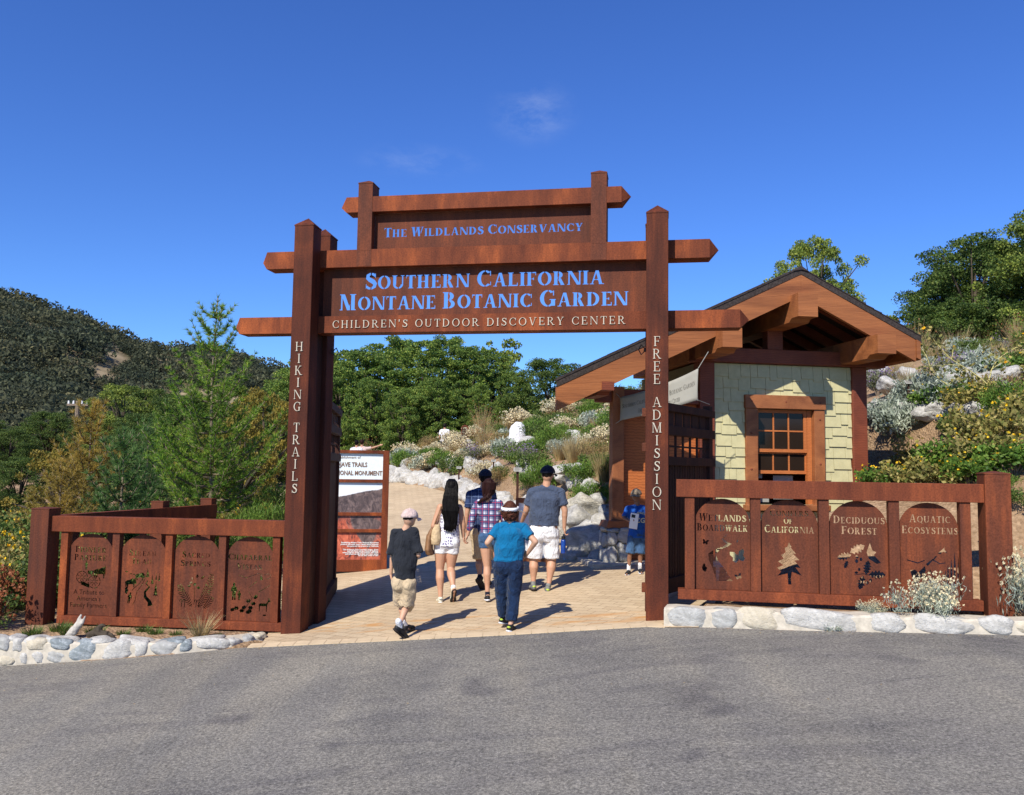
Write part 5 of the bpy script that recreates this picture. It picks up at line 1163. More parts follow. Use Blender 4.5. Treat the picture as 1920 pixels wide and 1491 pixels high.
PR['feather'] = shrub('feathery_bush', 114, .8, 1.3, 'leaf_bright', 5200, .11, .010, 'feathery bright green bush beside the gate post', None, upright=1.0, clump=34)
USED = set()
def place(key, x, y, s=1.0, zs=1.0, label=None, group=None, dz=0, rz=None):
    z = zg1(x, y) - .02 + dz; r_ = random.uniform(0, 6.28) if rz is None else rz
    p = PR[key]
    if key not in USED and not label:
        USED.add(key); p.location = (x, y, z); p.rotation_euler = (0, 0, r_); p.scale = (s, s, s * zs); return p
    o = dup(p, (x, y, z), r_, (s, s, s * zs), label, group)
    if label and not group and 'group' in o: del o['group']
    return o
# garden slope: scattered with spacing, denser and more varied than a lawn
def in_kiosk(x, y): kx, ky = kloc(x, y); return -1.2 < kx < 5.0 and -1.6 < ky < 3.7
pts = []; tries = 0; R3 = random.Random(21)
while tries < 9000 and len(pts) < 520:
    tries += 1; y = 14 + 26 * R3.random() ** 1.15; x = R3.uniform(-12, 17)
    if x < float(xr(y)) + .75 or in_kiosk(x, y): continue
    if abs(x / y) > .66 or x / y < -.33: continue
    pxx = 960 + 1630 * x / y
    if 1345 < pxx < 1600 and y > 15: continue
    sp = .52 + .022 * (y - 14)
    if pxx > 1600 and y < 26: sp += .35
    if all((x - a) ** 2 + (y - b_) ** 2 > sp * sp for a, b_, _ in pts): pts.append((x, y, pxx))
for (x, y, pxx) in pts:
    q = R3.random(); zone = noise.noise(Vector((x * .25, y * .25, 3.0)))
    if pxx > 1600: key = 'sage' if q < .44 else 'mid' if q < .56 else 'green' if q < .68 else 'dry' if q < .80 else 'brown' if q < .86 else 'tall' if q < .92 else 'purple'
    elif zone > .12: key = 'green' if q < .30 else 'mid' if q < .58 else 'white' if q < .70 else 'dry' if q < .85 else 'sage'
    elif zone < -.12: key = 'brown' if q < .22 else 'dry' if q < .48 else 'white' if q < .64 else 'rust' if q < .70 else 'tall' if q < .82 else 'mid'
    else: key = 'white' if q < .20 else 'mid' if q < .42 else 'sage' if q < .52 else 'purple' if q < .66 else 'dry' if q < .80 else 'brown' if q < .90 else 'green' if q < .96 else 'rust'
    place(key, x, y, R3.uniform(.62, 1.15) * (1 + .012 * (y - 14)), R3.uniform(.8, 1.15))
# beds seen in front
for (x, y, k, s) in ((1.95, 17.6, 'green', 1.0), (2.6, 17.9, 'green', 1.05), (1.75, 18.9, 'green', .9), (3.2, 18.6, 'green', 1.0), (2.4, 19.3, 'mid', 1.0), (1.0, 20.6, 'green', .7), (.9, 19.6, 'green', .55), (-.3, 24.6, 'mid', .8)): place(k, x, y, s)
for (px, py, s) in ((800, 880, .95), (862, 868, .85), (905, 858, .8), (815, 870, .8), (780, 876, .7)):
    x, y, z = hit(px, py); place('white', x, y, s)
# slope behind the right fence
for i in range(46):
    x = 5.3 + R3.random() * 5.6; y = 12.0 + R3.random() * 5.0
    if in_kiosk(x, y) or x / y < .40: continue
    if y < 12.9 and x / y < .5: continue
    place('yellow' if R3.random() < .6 else 'yellowg', x, y, R3.uniform(.6, 1.05), R3.uniform(.7, 1.0))
for (px, py, k, s) in ((1660, 905, 'yellowg', .7), (1700, 898, 'yellow', .75), (1760, 895, 'yellow', .8), (1820, 890, 'yellowg', .7), (1880, 905, 'green', .5), (1720, 875, 'yellow', .9), (1790, 870, 'yellowg', .9), (1850, 860, 'yellow', .9), (1900, 870, 'yellowg', .8), (1905, 940, 'mid', .6)):
    x, y, z = hit(px, py + 20); place(k, x, y, s, .85)
for (px, py, s) in ((1690, 800, .95), (1672, 775, .8), (1745, 735, .9), (1770, 745, .85), (1715, 740, .8), (1800, 700, .6)):
    x, y, z = hit(px, py + 14); place('sage', x, y, s * 1.15, 1.05)
# left: bank of bushes behind the fence
for i in range(88):
    y = 12.2 + 15 * R3.random(); x = -.60 * y + (.34 * y) * R3.random()
    if x > float(xl(y)) - .5: continue
    q = R3.random(); left = x / y < -.47
    key = ('gold' if q < .68 else 'dark') if left else ('gold' if q < .28 else 'dark' if q < .6 else 'green' if q < .8 else 'brown')
    if y < 14.8 and x > -6.6 and x < -3: continue
    place(key, x, y, R3.uniform(.75, 1.15), R3.uniform(.7, 1.05), None)
for (x, y, k, s) in ((-7.0, 12.2, 'gold', .95), (-7.6, 11.6, 'gold', .8), (-7.9, 12.8, 'gold', 1.1), (-8.6, 12.4, 'dark', 1.0), (-7.1, 13.6, 'gold', 1.0), (-7.7, 14.6, 'dark', 1.2), (-8.9, 14.4, 'gold', 1.2), (-9.3, 16.2, 'dark', 1.4), (-8.3, 16.5, 'gold', 1.1), (-5.0, 15.2, 'mid', 1.0), (-4.5, 14.2, 'brown', .9), (-3.9, 13.4, 'mid', .7), (-5.4, 13.6, 'gold', .7)): place(k, x, y, s)
place('feather', -4.25, 15.2, 1.1, 1.05, 'feathery bright green bush right beside the tall gate post', None); PR['feather'].location = (-4.7, 17.4, zg1(-4.7, 17.4)); PR['feather'].scale = (1.25, 1.25, 1.3); PR['feather']['label'] = 'feathery green bush behind the one at the gate post'
# small plants in the two front beds
PR['weed'] = tuft('weed', 120, .26, .10, 'leaf_mid', 220, .008, 'small green weed growing under the left fence', 'weeds under the left fence', 'weed', .9)
PR['drytuft'] = tuft('dry_grass', 121, .2, .28, 'grass_dry', 200, .005, 'dry grass tuft below the SACRED SPRINGS panel', None, 'grass tuft', .9)
for (x, y, s) in ((-5.2, 10.45, .9), (-4.9, 10.5, 1.1), (-4.55, 10.48, .8), (-4.2, 10.55, .9), (-3.95, 10.5, .7), (-5.6, 10.4, 1.1), (-3.45, 10.5, .5), (-3.1, 10.55, .45), (-5.4, 10.65, 1.2), (-4.4, 10.7, .9)): place('weed', x, y, s)
x_, y_ = -3.62, 10.42; place('drytuft', x_, y_, 1.1)
PR['orange'] = shrub('dry_flower_bush', 122, .42, .55, 'leaf_mid', 1500, .05, .018, 'bush with orange brown dried flower heads left of the fence', None, 'fl_rust', 380, .045, .4, 16)
for (x, y, s, zz, lb) in ((-6.35, 10.75, 1.0, 1.0, 'bush with orange brown dried flower heads at the left picture edge'), (-6.6, 11.3, 1.0, 1.2, 'second bush with dried orange heads, farther from the road')): place('orange', x, y, s, zz, lb, None)
for ch in list(PR['orange'].children): bpy.data.objects.remove(ch)
bpy.data.objects.remove(PR['orange']); del PR['orange']
PR['rabbit'] = shrub('silver_bush', 123, .42, .46, 'leaf_sage', 2200, .060, .008, 'silvery flowering bush in front of the AQUATIC ECOSYSTEMS panel', None, 'fl_cream', 420, .026, 1.0, 16)
xx, yy = 4.22, 8.98; PR['rabbit'].location = (xx, yy, zg1(xx, yy)); PR['rabbit'].scale = (1, .7, 1.0)
place('rabbit', 5.45, 9.1, 1.1, 1.35, 'tall silvery bush with cream heads at the right end post', None); place('rabbit', 5.75, 8.6, .9, 1.1, 'silvery bush at the right picture edge above the kerb', None)
place('rabbit', 3.78, 9.2, .4, .9, 'small sprawling silvery sprig left of the big silvery bush', None)
place('sage', 3.33, 9.07, .22, .9, 'tiny grey green seedling behind the middle of the right kerb', None)
for (x, y, k, s) in ((-5.5, 11.55, 'mid', .6), (-5.0, 11.5, 'dark', .45), (-4.5, 11.55, 'mid', .6), (-4.0, 11.5, 'dark', .42), (-3.6, 11.6, 'mid', .55), (-3.15, 11.5, 'mid', .5), (-5.3, 12.3, 'dark', .6), (-4.6, 12.4, 'mid', .8), (-3.9, 12.3, 'dark', .55), (-3.4, 12.2, 'mid', .6), (-4.2, 11.95, 'mid', .6), (-5.0, 12.0, 'mid', .6)): place(k, x, y, s)
for i, (x, y) in enumerate(((2.2, 9.55), (2.7, 9.42), (3.0, 9.32), (2.45, 9.5))): place('weed', x, y, .38, 1, 'tiny weed sprouting along the top of the right kerb', 'weeds along the right kerb')
for k_, p in PR.items():                      # drop unused prototypes
    if p.location.z < -20:
        for ch in list(p.children): bpy.data.objects.remove(ch)
        bpy.data.objects.remove(p)
# sprawling sunflower stalks on the right slope
rs = random.Random(12)
for i, (px, py, Y, L, a0) in enumerate(((1838, 880, 15.0, 1.7, 1.2), (1780, 865, 15.5, 1.3, .7), (1760, 870, 15.2, 1.2, 2.4), (1880, 850, 15.0, 1.5, 2.0), (1900, 800, 16.5, 1.3, .9), (1820, 820, 16.0, 1.2, 2.7))):
    x, y, z = at_y(px, py, Y); z = zg1(x, y); t = thing('sunflower_stalk', 'sprawling pale yellow stalk with small yellow flowers on the slope behind the right fence', 'plant', (x, y, z), 0, 'sprawling stalks behind the right fence'); mb = MB(); lf = []; fl = []
    P_ = [Vector((0, 0, 0))]; a = a0
    for k in range(9): P_.append(P_[-1] + Vector((math.cos(a), .15, max(.15, math.sin(a)))) * L / 8); a += rs.uniform(-.35, .25)
    mb.tube([q[:] for q in P_], [.013 - .0010 * k for k in range(10)], 6)
    for k in range(2, 9):
        d = Vector((rs.uniform(-1, 1), rs.uniform(-.6, .6), rs.uniform(-.1, .8))).normalized() * rs.uniform(.2, .5); mb.tube([P_[k][:], (P_[k] + d * .6 + Vector((0, 0, .03)))[:], (P_[k] + d)[:]], [.006, .005, .003], 5); lf += [P_[k] + d * u + Vector((rs.uniform(-.05, .05), rs.uniform(-.05, .05), rs.uniform(-.05, .05))) for u in (.3, .5, .6, .7, .8, .9, 1.0)]
        if rs.random() < .5: fl.append(P_[k] + d)
    M.setdefault('stalk', plain('pale_stalk', (.48, .42, .16), .8)); mb.build('stalk', 'stalk', t)
    r9 = np.random.default_rng(i); V, F = cards(np.repeat(np.array([q[:] for q in lf]), 3, 0) + r9.normal(size=(len(lf) * 3, 3)) * .06, .085, .055, r9); link('foliage', np_mesh('foliage', V, F, 'leaf_gold'), t)
    V, F = cards(np.repeat(np.array([q[:] for q in fl or lf[:1]]), 4, 0), .07, .055, r9); link('blossom', np_mesh('blossom', V, F, 'fl_yellow'), t)
# ------------------------------------------------------------------ boulders
BM = {}
for i in range(5): BM['w%d' % i] = boulder_mesh(i + 2, 'st_white')
for i in range(2): BM['g%d' % i] = boulder_mesh(i + 12, 'st_grey')
BM['b'] = boulder_mesh(21, 'st_band', .18)
def boulder(key, x, y, z, s, rz, label, group=None):
    o = link('boulder', BM[key]); o.location = (x, y, z); o.scale = s; o.rotation_euler = (R3.uniform(-.25, .25), R3.uniform(-.25, .25), rz); tag(o, label, 'boulder', group); return o
y = 15.6; i = 0
while y < 35:
    w = R3.uniform(.28, .50) * (1 + .012 * (y - 15)); x = float(xr(y)) + .38 + R3.uniform(-.08, .12)
    boulder('w%d' % (i % 5), x, y, float(zpath(x, y)) + w * .32, (w * .85, w, w * R3.uniform(.62, .9)), R3.uniform(0, 6), 'white boulder in the row edging the paved path', 'white boulders edging the path')
    if R3.random() < .45: boulder('w%d' % ((i + 2) % 5), x + .55, y + .3, zg1(x + .6, y + .3) + .05, (w * .6, w * .6, w * .5), R3.uniform(0, 6), 'white boulder in the row edging the paved path', 'white boulders edging the path')
    dx = abs(float(xr(y + .6)) - float(xr(y))); y += w * 1.5 / math.hypot(1, dx / .6); i += 1
for (key, px, py, Y, s, lb) in (('w1', 1105, 1008, 15.0, (.40, .42, .36), 'large white boulder left of the stone pier'), ('w3', 1138, 985, 15.1, (.34, .3, .26), 'white boulder against the stone pier'), ('w2', 1085, 1042, 14.9, (.26, .25, .2), 'low white boulder at the path edge below the large one'), ('w0', 1122, 1050, 14.5, (.22, .22, .16), 'small white boulder at the foot of the stone pier'), ('b', 1096, 948, 16.6, (.43, .36, .25), 'black and white banded boulder'), ('w4', 1085, 972, 15.8, (.38, .32, .24), 'white boulder under the banded one'), ('w2', 1065, 985, 16.3, (.3, .3, .3), 'white boulder behind the big man with the bottle'), ('g0', 1142, 958, 15.7, (.2, .2, .16), 'grey stone beside the banded boulder'), ('w1', 1068, 878, 20.5, (.45, .3, .12), 'flat white rock slab above the green shrubs')):
    x, y, z = at_y(px, py, Y); boulder(key, x, y, z, s, px, lb)
for n_, (px, py, w) in enumerate(((1645, 718, 22), (1668, 722, 26), (1700, 700, 22), (1790, 712, 24), (1815, 705, 26), (1840, 715, 20), (1760, 718, 16), (1895, 700, 24), (1710, 765, 15), (1738, 775, 22), (1790, 770, 18), (1822, 766, 24), (1775, 784, 20), (1858, 772, 22), (1640, 775, 20), (1905, 760, 24), (1632, 705, 20), (1655, 695, 18), (1688, 722, 20), (1728, 716, 18), (1772, 700, 20), (1860, 708, 22), (1880, 722, 18), (1690, 772, 20), (1720, 760, 14), (1755, 768, 18), (1838, 772, 20), (1876, 764, 20), (1650, 762, 22), (1668, 780, 14), (880, 832, 14), (1075, 815, 22), (1052, 822, 12), (1040, 845, 12), (948, 836, 18), (992, 830, 22), (1012, 834, 16), (930, 840, 14), (860, 898, 12), (925, 880, 13), (1062, 890, 14))):
    x, y, z = hit(px, py + (w * .9 if px > 1600 else w * .4)); s = w * y / 1630 * (1.15 if px > 1600 else 1); boulder('w%d' % (n_ % 5), x, y, z + s * (.75 if px > 1600 else .25), (s, s * .8, s * .62), n_, 'white rock lying on the slope right of the kiosk' if px > 1600 else 'white rock lying among the shrubs of the hillside garden', 'white rocks on the right slope' if px > 1600 else 'white rocks among the garden shrubs')

# leaf litter and grit washed against the road edge
r8 = np.random.default_rng(41); lx = np.concatenate([r8.uniform(-6, 6.5, 260), r8.uniform(-6, 6.5, 60)]); ly = edge(lx) - np.concatenate([np.abs(r8.normal(0, .10, 260)) + .02, r8.uniform(.1, 2.5, 60)]); lz = zpath(lx, ly) + .008
V, F = cards(np.stack([lx, ly, lz], 1), r8.uniform(.012, .035, 320), r8.uniform(.008, .018, 320), r8); V[:, 2] = np.repeat(lz, 4) + (V[:, 2] - np.repeat(lz, 4)) * .25 + .002
tag(link('leaf_litter', np_mesh('leaf_litter', V, F, 'leaf_dry')), 'dry leaf litter scattered along the asphalt edge', 'litter', kind='stuff')
# ------------------------------------------------------------------ far hills with chaparral
def ridge_el(az):      # elevation angle tangent of the skyline seen at azimuth tangent
    T = [(-1.3, .225), (-.75, .205), (-.60, .190), (-.575, .184), (-.55, .174), (-.52, .166), (-.49, .152), (-.468, .143), (-.44, .130), (-.42, .124), (-.40, .121), (-.375, .120), (-.34, .114), (-.30, .106), (-.26, .094), (-.20, .080), (-.1, .06), (.1, .04), (.4, .03)]
    return np.interp(az, [t[0] for t in T], [t[1] for t in T])
na, nd = 560, 190
AZ = np.linspace(-1.25, .35, na); DD = np.linspace(0, 1, nd); AZg, Dg = np.meshgrid(AZ, DD)
D0, D1 = 72.0, 250.0; DIST = D0 + (D1 - D0) * Dg ** 1.15
HX, HY = AZg * DIST, DIST
crest = ridge_el(AZg) * (D1 * .9) + 1.95
prof = sm(0, 1, np.clip((DIST - D0) / (D1 * .9 - D0), 0, 1)); HZ = 1.2 + (crest - 1.2) * (.25 * prof + .75 * np.clip((DIST - D0) / (D1 * .9 - D0), 0, 1.0) ** 1.12)
HZ = HZ - 10 * sm(.9 * D1, D1, DIST)
gul = np.sin(HX * .05 + 1.5 * np.sin(HY * .02)) * 2.5 * sm(D0 + 20, D0 + 70, DIST) * (1 - sm(.8 * D1, .9 * D1, DIST)); HZ = HZ + gul
m, n, l, b = new_mat('hill_soil', .95, .1)
t = tex_noise(n, l, .12, 8, .7); r_ = ramp(n, [(.35, (.12, .10, .055)), (.6, (.34, .26, .16))]); l.new(t.outputs[0], r_.inputs[0]); l.new(r_.outputs[0], b.inputs['Base Color']); M['hill_soil'] = m
tag(link('hills', grid_mesh('hills', HX, HY, HZ, 'hill_soil')), 'bare tan soil of the far hillside', kind='structure')
def hill_z(x, y): 
    az = x / y; i = np.interp(az, AZ, np.arange(na)); j = ((np.clip((y - D0) / (D1 - D0), 0, 1)) ** (1 / 1.15)) * (nd - 1)
    i0 = np.clip(i.astype(int), 0, na - 2); j0 = np.clip(j.astype(int), 0, nd - 2); fi = i - i0; fj = j - j0
    return HZ[j0, i0] * (1 - fi) * (1 - fj) + HZ[j0, i0 + 1] * fi * (1 - fj) + HZ[j0 + 1, i0] * (1 - fi) * fj + HZ[j0 + 1, i0 + 1] * fi * fj
r = np.random.default_rng(77); nb = 4000
by = D0 + (D1 * .915 - D0) * r.random(nb) ** .85; baz = r.uniform(-.64, -.20, nb); bx = baz * by
br = np.clip(np.exp(r.normal(.42, .42, nb)), .7, 3.6) * (.62 + by / 330); bzz = hill_z(bx, by)
elv = (bzz - 1.95) / by       # leave eroded bare patches
px_b = 960 + 1630 * baz; py_b = 877 + .0146 * (px_b - 960) - 1630 * elv
bare = np.zeros(nb, bool)
for (cx_, cy_, rx_, ry_) in ((125, 662, 30, 7), (210, 664, 46, 6), (185, 685, 22, 12), (160, 705, 16, 12), (310, 655, 26, 4), (45, 592, 16, 4), (92, 612, 14, 4), (200, 640, 30, 3), (285, 668, 14, 4)): bare |= ((px_b - cx_) / (rx_ * .95)) ** 2 + ((py_b - cy_ - 13) / (ry_ + 12)) ** 2 < 1 - .55 * r.random(nb) ** 2
patch = np.array([noise.noise(Vector((a * .03, b_ * .03, 9))) for a, b_ in zip(bx, by)]); kp = ~bare & (patch + r.uniform(-.12, .12, nb) > -.52); bx, by, br, bzz = bx[kp], by[kp], br[kp], bzz[kp]; nb = len(bx)
per = 210; u = sph(nb * per, r); u[:, 2] = np.abs(u[:, 2]); P = np.repeat(np.stack([bx, by, bzz], 1), per, 0) + u * np.repeat(br, per)[:, None] * np.array([1, 1, .85]) * r.uniform(.8, 1.08, nb * per)[:, None]
V, F = cards(P, r.uniform(.7, 1.3, nb * per) * np.repeat(br, per) * .19, r.uniform(.6, 1, nb * per) * np.repeat(br, per) * .14, r)
# cards lie roughly along the dome: use the outward direction as their normal by shuffling axes
tone = None
m = leafy('chaparral', [(.036, .044, .034), (.050, .060, .040), (.066, .076, .048), (.085, .092, .062)], .3, .9, .22, 1.2)  # brush greens shifted to blue-grey, painting distance haze into the leaf colour
me = np_mesh('chaparral', V, F, m); M['chaparral'] = m
nn_, ll_ = m.node_tree.nodes, m.node_tree.links; pb = nn_['Principled BSDF']; src = pb.inputs['Base Color'].links[0].from_socket; tn = tex_noise(nn_, ll_, .045, 4, .6); tr_ = ramp(nn_, [(.38, (.80, .92, .95)), (.5, (1, 1, 1)), (.62, (1.3, 1.14, .95))]); ll_.new(tn.outputs[0], tr_.inputs[0]); tn2 = tex_noise(nn_, ll_, .35, 2, .5); tr2 = ramp(nn_, [(.38, (.65, .7, .7)), (.62, (1.5, 1.4, 1.3))]); ll_.new(tn2.outputs[0], tr2.inputs[0])
cc = mixc(nn_, ll_, 1, mixc(nn_, ll_, 1, src, tr_.outputs[0], 'MULTIPLY'), tr2.outputs[0], 'MULTIPLY'); ll_.new(cc, pb.inputs['Base Color'])
tag(link('chaparral', me), 'dark chaparral brush covering the far hillside', 'brush', kind='stuff')
# ================================================================== people
M['skin_tan'] = plain('skin_tan', (.50, .27, .17), .5, .35, .05, 8); M['skin_brown'] = plain('skin_brown', (.25, .12, .07), .5, .35, .05, 8); M['skin_fair'] = plain('skin_fair', (.53, .30, .19), .5, .35, .05, 8)
def cloth(name, c, var=.07, fold=.35, rough=.9, scale=9):
    m, n, l, b = new_mat(name, rough, .12)
    t = tex_noise(n, l, scale, 4, .55, (1, 1, .55), dist=1.2); r_ = ramp(n, [(.3, [v * (1 - var) for v in c]), (.7, [v * (1 + var) for v in c])]); l.new(t.outputs[0], r_.inputs[0]); l.new(r_.outputs[0], b.inputs['Base Color'])
    w = tex_noise(n, l, 6.5, 4, .55, (1.3, 1.3, .8), dist=2.6); add_bump(n, l, b, w.outputs[0], fold * 1.8, .06); b.inputs['Sheen Weight'].default_value = .1; return m
M['c_black'] = cloth('charcoal_cotton', (.020, .022, .028)); M['c_khaki'] = cloth('khaki_cotton', (.50, .38, .24), .1); M['c_white'] = cloth('white_cotton', (.74, .73, .74), .05); M['c_teal'] = cloth('teal_cotton', (.004, .125, .27), .06)
M['c_slate'] = cloth('slate_cotton', (.060, .078, .125)); M['c_blue'] = cloth('royal_blue_cotton', (.015, .085, .36)); M['c_denim'] = cloth('denim', (.010, .024, .062), .3, .4, .9, 14); M['c_denim_light'] = cloth('light_denim', (.045, .095, .19), .3, .4, .9, 14)
M['c_hiss'] = cloth('pink_camouflage', (.56, .42, .38), .22, .2, .9, 22); M['c_navy'] = cloth('navy_cloth', (.012, .014, .030)); M['c_tan'] = cloth('tan_cap_cloth', (.22, .17, .12)); M['c_white_plain'] = plain('white_visor', (.78, .78, .78), .6)
M['shoe_black'] = plain('black_shoe', (.014, .014, .016), .6); M['shoe_sole'] = plain('dark_sole', (.03, .022, .02), .8); M['shoe_white'] = plain('white_sole', (.72, .74, .80), .6); M['shoe_grey'] = plain('grey_shoe', (.16, .16, .15), .7, .3, .5, 40); M['lime'] = plain('lime_trim', (.42, .55, .06), .6); M['cream_shoe'] = plain('cream_shoe', (.62, .58, .46), .7, .3, .2, 30)
M['leather'] = plain('brown_leather', (.22, .115, .055), .6, .3, .25, 14, .2); M['straw'] = plain('tan_woven_bag', (.50, .37, .22), .8, .2, .25, 40, .4); M['bottle_blue'] = plain('blue_bottle_plastic', (.012, .05, .26), .15, .6); M['lens'] = plain('dark_lens', (.01, .01, .01), .1, .6)
def hairmat(name, c, stretch=(60, 60, 3)):
    m, n, l, b = new_mat(name, .5, .08); t = tex_noise(n, l, 1, 4, .6, stretch); r_ = ramp(n, [(.35, [v * .5 for v in c]), (.7, [v * 1.4 for v in c])]); l.new(t.outputs[0], r_.inputs[0]); l.new(r_.outputs[0], b.inputs['Base Color']); add_bump(n, l, b, t.outputs[0], .8, .012); return m
M['hair_black'] = hairmat('hair_black', (.005, .004, .004)); M['hair_brown'] = hairmat('hair_brown', (.026, .010, .009)); M['hair_curl'] = hairmat('hair_curly_brown', (.09, .032, .019), (50, 50, 50)); M['hair_dark'] = hairmat('hair_dark', (.012, .009, .008), (60, 60, 60))
def plaid(name, base, bands):
    """woven checks: bands = (period, width, offset, colour) laid both ways"""
    m, n, l, b = new_mat(name, .9, .1); tc = n.new('ShaderNodeTexCoord'); sp = n.new('ShaderNodeSeparateXYZ'); l.new(tc.outputs['Object'], sp.inputs[0]); cur = base
    for (per, wd, off, col, op) in bands:
        for ax in (0, 2):
            a = n.new('ShaderNodeMath'); a.operation = 'MULTIPLY_ADD'; l.new(sp.outputs[ax], a.inputs[0]); a.inputs[1].default_value = 1 / per; a.inputs[2].default_value = off + 20
            f_ = n.new('ShaderNodeMath'); f_.operation = 'FRACT'; l.new(a.outputs[0], f_.inputs[0]); c = n.new('ShaderNodeMath'); c.operation = 'LESS_THAN'; l.new(f_.outputs[0], c.inputs[0]); c.inputs[1].default_value = wd
            g = n.new('ShaderNodeMath'); g.operation = 'MULTIPLY'; l.new(c.outputs[0], g.inputs[0]); g.inputs[1].default_value = op; cur = mixc(n, l, g.outputs[0], cur, col)
    l.new(cur, b.inputs['Base Color']); w = tex_noise(n, l, 5, 3, .5, (1, 1, .5), dist=1.5); add_bump(n, l, b, w.outputs[0], .35, .05); return m
M['plaid'] = plaid('red_white_blue_plaid', (.56, .57, .66), [(.085, .52, .0, (.016, .028, .12), .86), (.085, .10, .18, (.02, .03, .10), .8), (.085, .07, .72, (.50, .06, .08), .8)])
M['plaid_blue'] = plaid('navy_plaid', (.035, .055, .13), [(.10, .45, .0, (.012, .02, .06), .6), (.10, .06, .7, (.16, .22, .36), .7)])
def print_mat():
    m, n, l, b = new_mat('white_patterned_cloth', .9, .1); tc = n.new('ShaderNodeTexCoord'); mp = n.new('ShaderNodeMapping'); mp.inputs['Scale'].default_value = (1, 1, .55); l.new(tc.outputs['Object'], mp.inputs[0]); v = n.new('ShaderNodeTexVoronoi'); v.inputs['Scale'].default_value = 44; v.inputs['Randomness'].default_value = .35; l.new(mp.outputs[0], v.inputs[0])
    r_ = ramp(n, [(0, (.12, .11, .22)), (.36, (.14, .12, .24)), (.44, (.74, .73, .76)), (1, (.76, .75, .78))]); l.new(v.outputs['Distance'], r_.inputs[0]); l.new(r_.outputs[0], b.inputs['Base Color']); return m
M['c_print'] = print_mat()

def remeshed(mb, name, mat, parent, vox=.010, smooth=3, wr=0.0, wscale=7.0, seed=0, label=None):
    """joins the closed shapes of mb into one continuous skin"""
    me = bpy.data.meshes.new('tmp'); me.from_pydata(mb.v, [], mb.f); me.update()
    bm = bmesh.new(); bm.from_mesh(me); bmesh.ops.recalc_face_normals(bm, faces=bm.faces); bm.to_mesh(me); bm.free()
    o = bpy.data.objects.new('tmp', me); COL.objects.link(o)
    a = o.modifiers.new('r', 'REMESH'); a.mode = 'VOXEL'; a.voxel_size = vox
    b_ = o.modifiers.new('s', 'SMOOTH'); b_.factor = .5; b_.iterations = smooth
    bpy.context.view_layer.update(); me2 = bpy.data.meshes.new_from_object(o.evaluated_get(bpy.context.evaluated_depsgraph_get()))
    bpy.data.objects.remove(o); bpy.data.meshes.remove(me)
    if wr:
        off = Vector((seed * 3.7, seed, -seed * 2.1)); no = [v.normal.copy() for v in me2.vertices]
        for v, nn in zip(me2.vertices, no):
            c = v.co; q = noise.noise(Vector((c.x * wscale, c.y * wscale, c.z * wscale * .6)) + off) + .5 * noise.noise(Vector((c.x * wscale * 2 + c.z * 6, c.y * wscale * 2, c.z * wscale * 1.4)) + off); q += .9 * (.35 - abs(noise.noise(Vector((c.x * wscale * .9 + c.z * 2.5, c.y * wscale * .9, c.z * wscale * 1.1)) + off))); v.co = c + nn * q * wr
    me2.materials.clear(); me2.materials.append(M[mat]); me2.polygons.foreach_set('use_smooth', [True] * len(me2.polygons)); me2.name = name
    return link(name, me2, parent, label)
def cone(mb, a, b_, r0, r1, seg=12):
    a, b_ = Vector(a), Vector(b_); d = (b_ - a).normalized()
    pts = [a - d * r0 * .9, a - d * r0 * .55, a, a.lerp(b_, .33), a.lerp(b_, .66), b_, b_ + d * r1 * .55, b_ + d * r1 * .9]
    mb.tube([p[:] for p in pts], [r0 * .42, r0 * .83, r0, r0 * .67 + r1 * .33, r0 * .33 + r1 * .67, r1, r1 * .83, r1 * .42], seg)
def limb(mb, pts, rad, seg=12):
    """one smooth tapering limb through several joints"""
    for i in range(len(pts) - 1): cone(mb, pts[i], pts[i + 1], rad[i], rad[i + 1], seg)
def legtube(mb, pts, rad, seg=16):
    """garment limb: round at the joint, cut straight at the hem"""
    a = Vector(pts[0]); d = (Vector(pts[1]) - a).normalized(); r0 = rad[0]
    P_ = [a - d * r0 * .8, a - d * r0 * .4]; Q_ = [r0 * .55, r0 * .9]
    for i in range(len(pts)): P_.append(Vector(pts[i])); Q_.append(rad[i])
    mb.tube([q[:] for q in P_], Q_, seg)
def hand(mb, wr, d, side, k=1.0, curl=.5, grip=False):
    """palm, four unequal bent fingers and a thumb at the side of the palm"""
    d = Vector(d).normalized(); s = Vector(side).normalized(); s = (s - d * s.dot(d)).normalized(); nn = d.cross(s)   # s points to the thumb, nn to the palm side
    wr = Vector(wr); pc = wr + d * .045 * k
    rot = Matrix((s, d, nn)).transposed()
    mb.ball(pc[:], (.040 * k, .050 * k, .016 * k), rot, 2)
    for i, (off, ln) in enumerate(((.027, .068), (.009, .076), (-.009, .070), (-.026, .054))):
        b0 = wr + d * .082 * k + s * off * k; p = [b0]; ang = 0
        for j, fr in enumerate((.42, .32, .26)):
            ang += curl * (.7 if j == 0 else 1.0); p.append(p[-1] + (d * math.cos(ang) + nn * math.sin(ang)) * ln * k * fr * 1.0)
        mb.tube([(wr + d * .05 * k + s * off * k)[:]] + [q[:] for q in p], [.009 * k, .0095 * k, .0088 * k, .008 * k, .0065 * k], 8)
    t0 = wr + d * .022 * k + s * .030 * k; t1 = t0 + (d * .55 + s * .65 + nn * .2).normalized() * .036 * k; t2 = t1 + (d * .85 + s * .15 + nn * .45).normalized() * .030 * k
    mb.tube([(t0 - s * .012 * k)[:], t0[:], t1[:], t2[:]], [.011 * k, .0115 * k, .010 * k, .007 * k], 8)

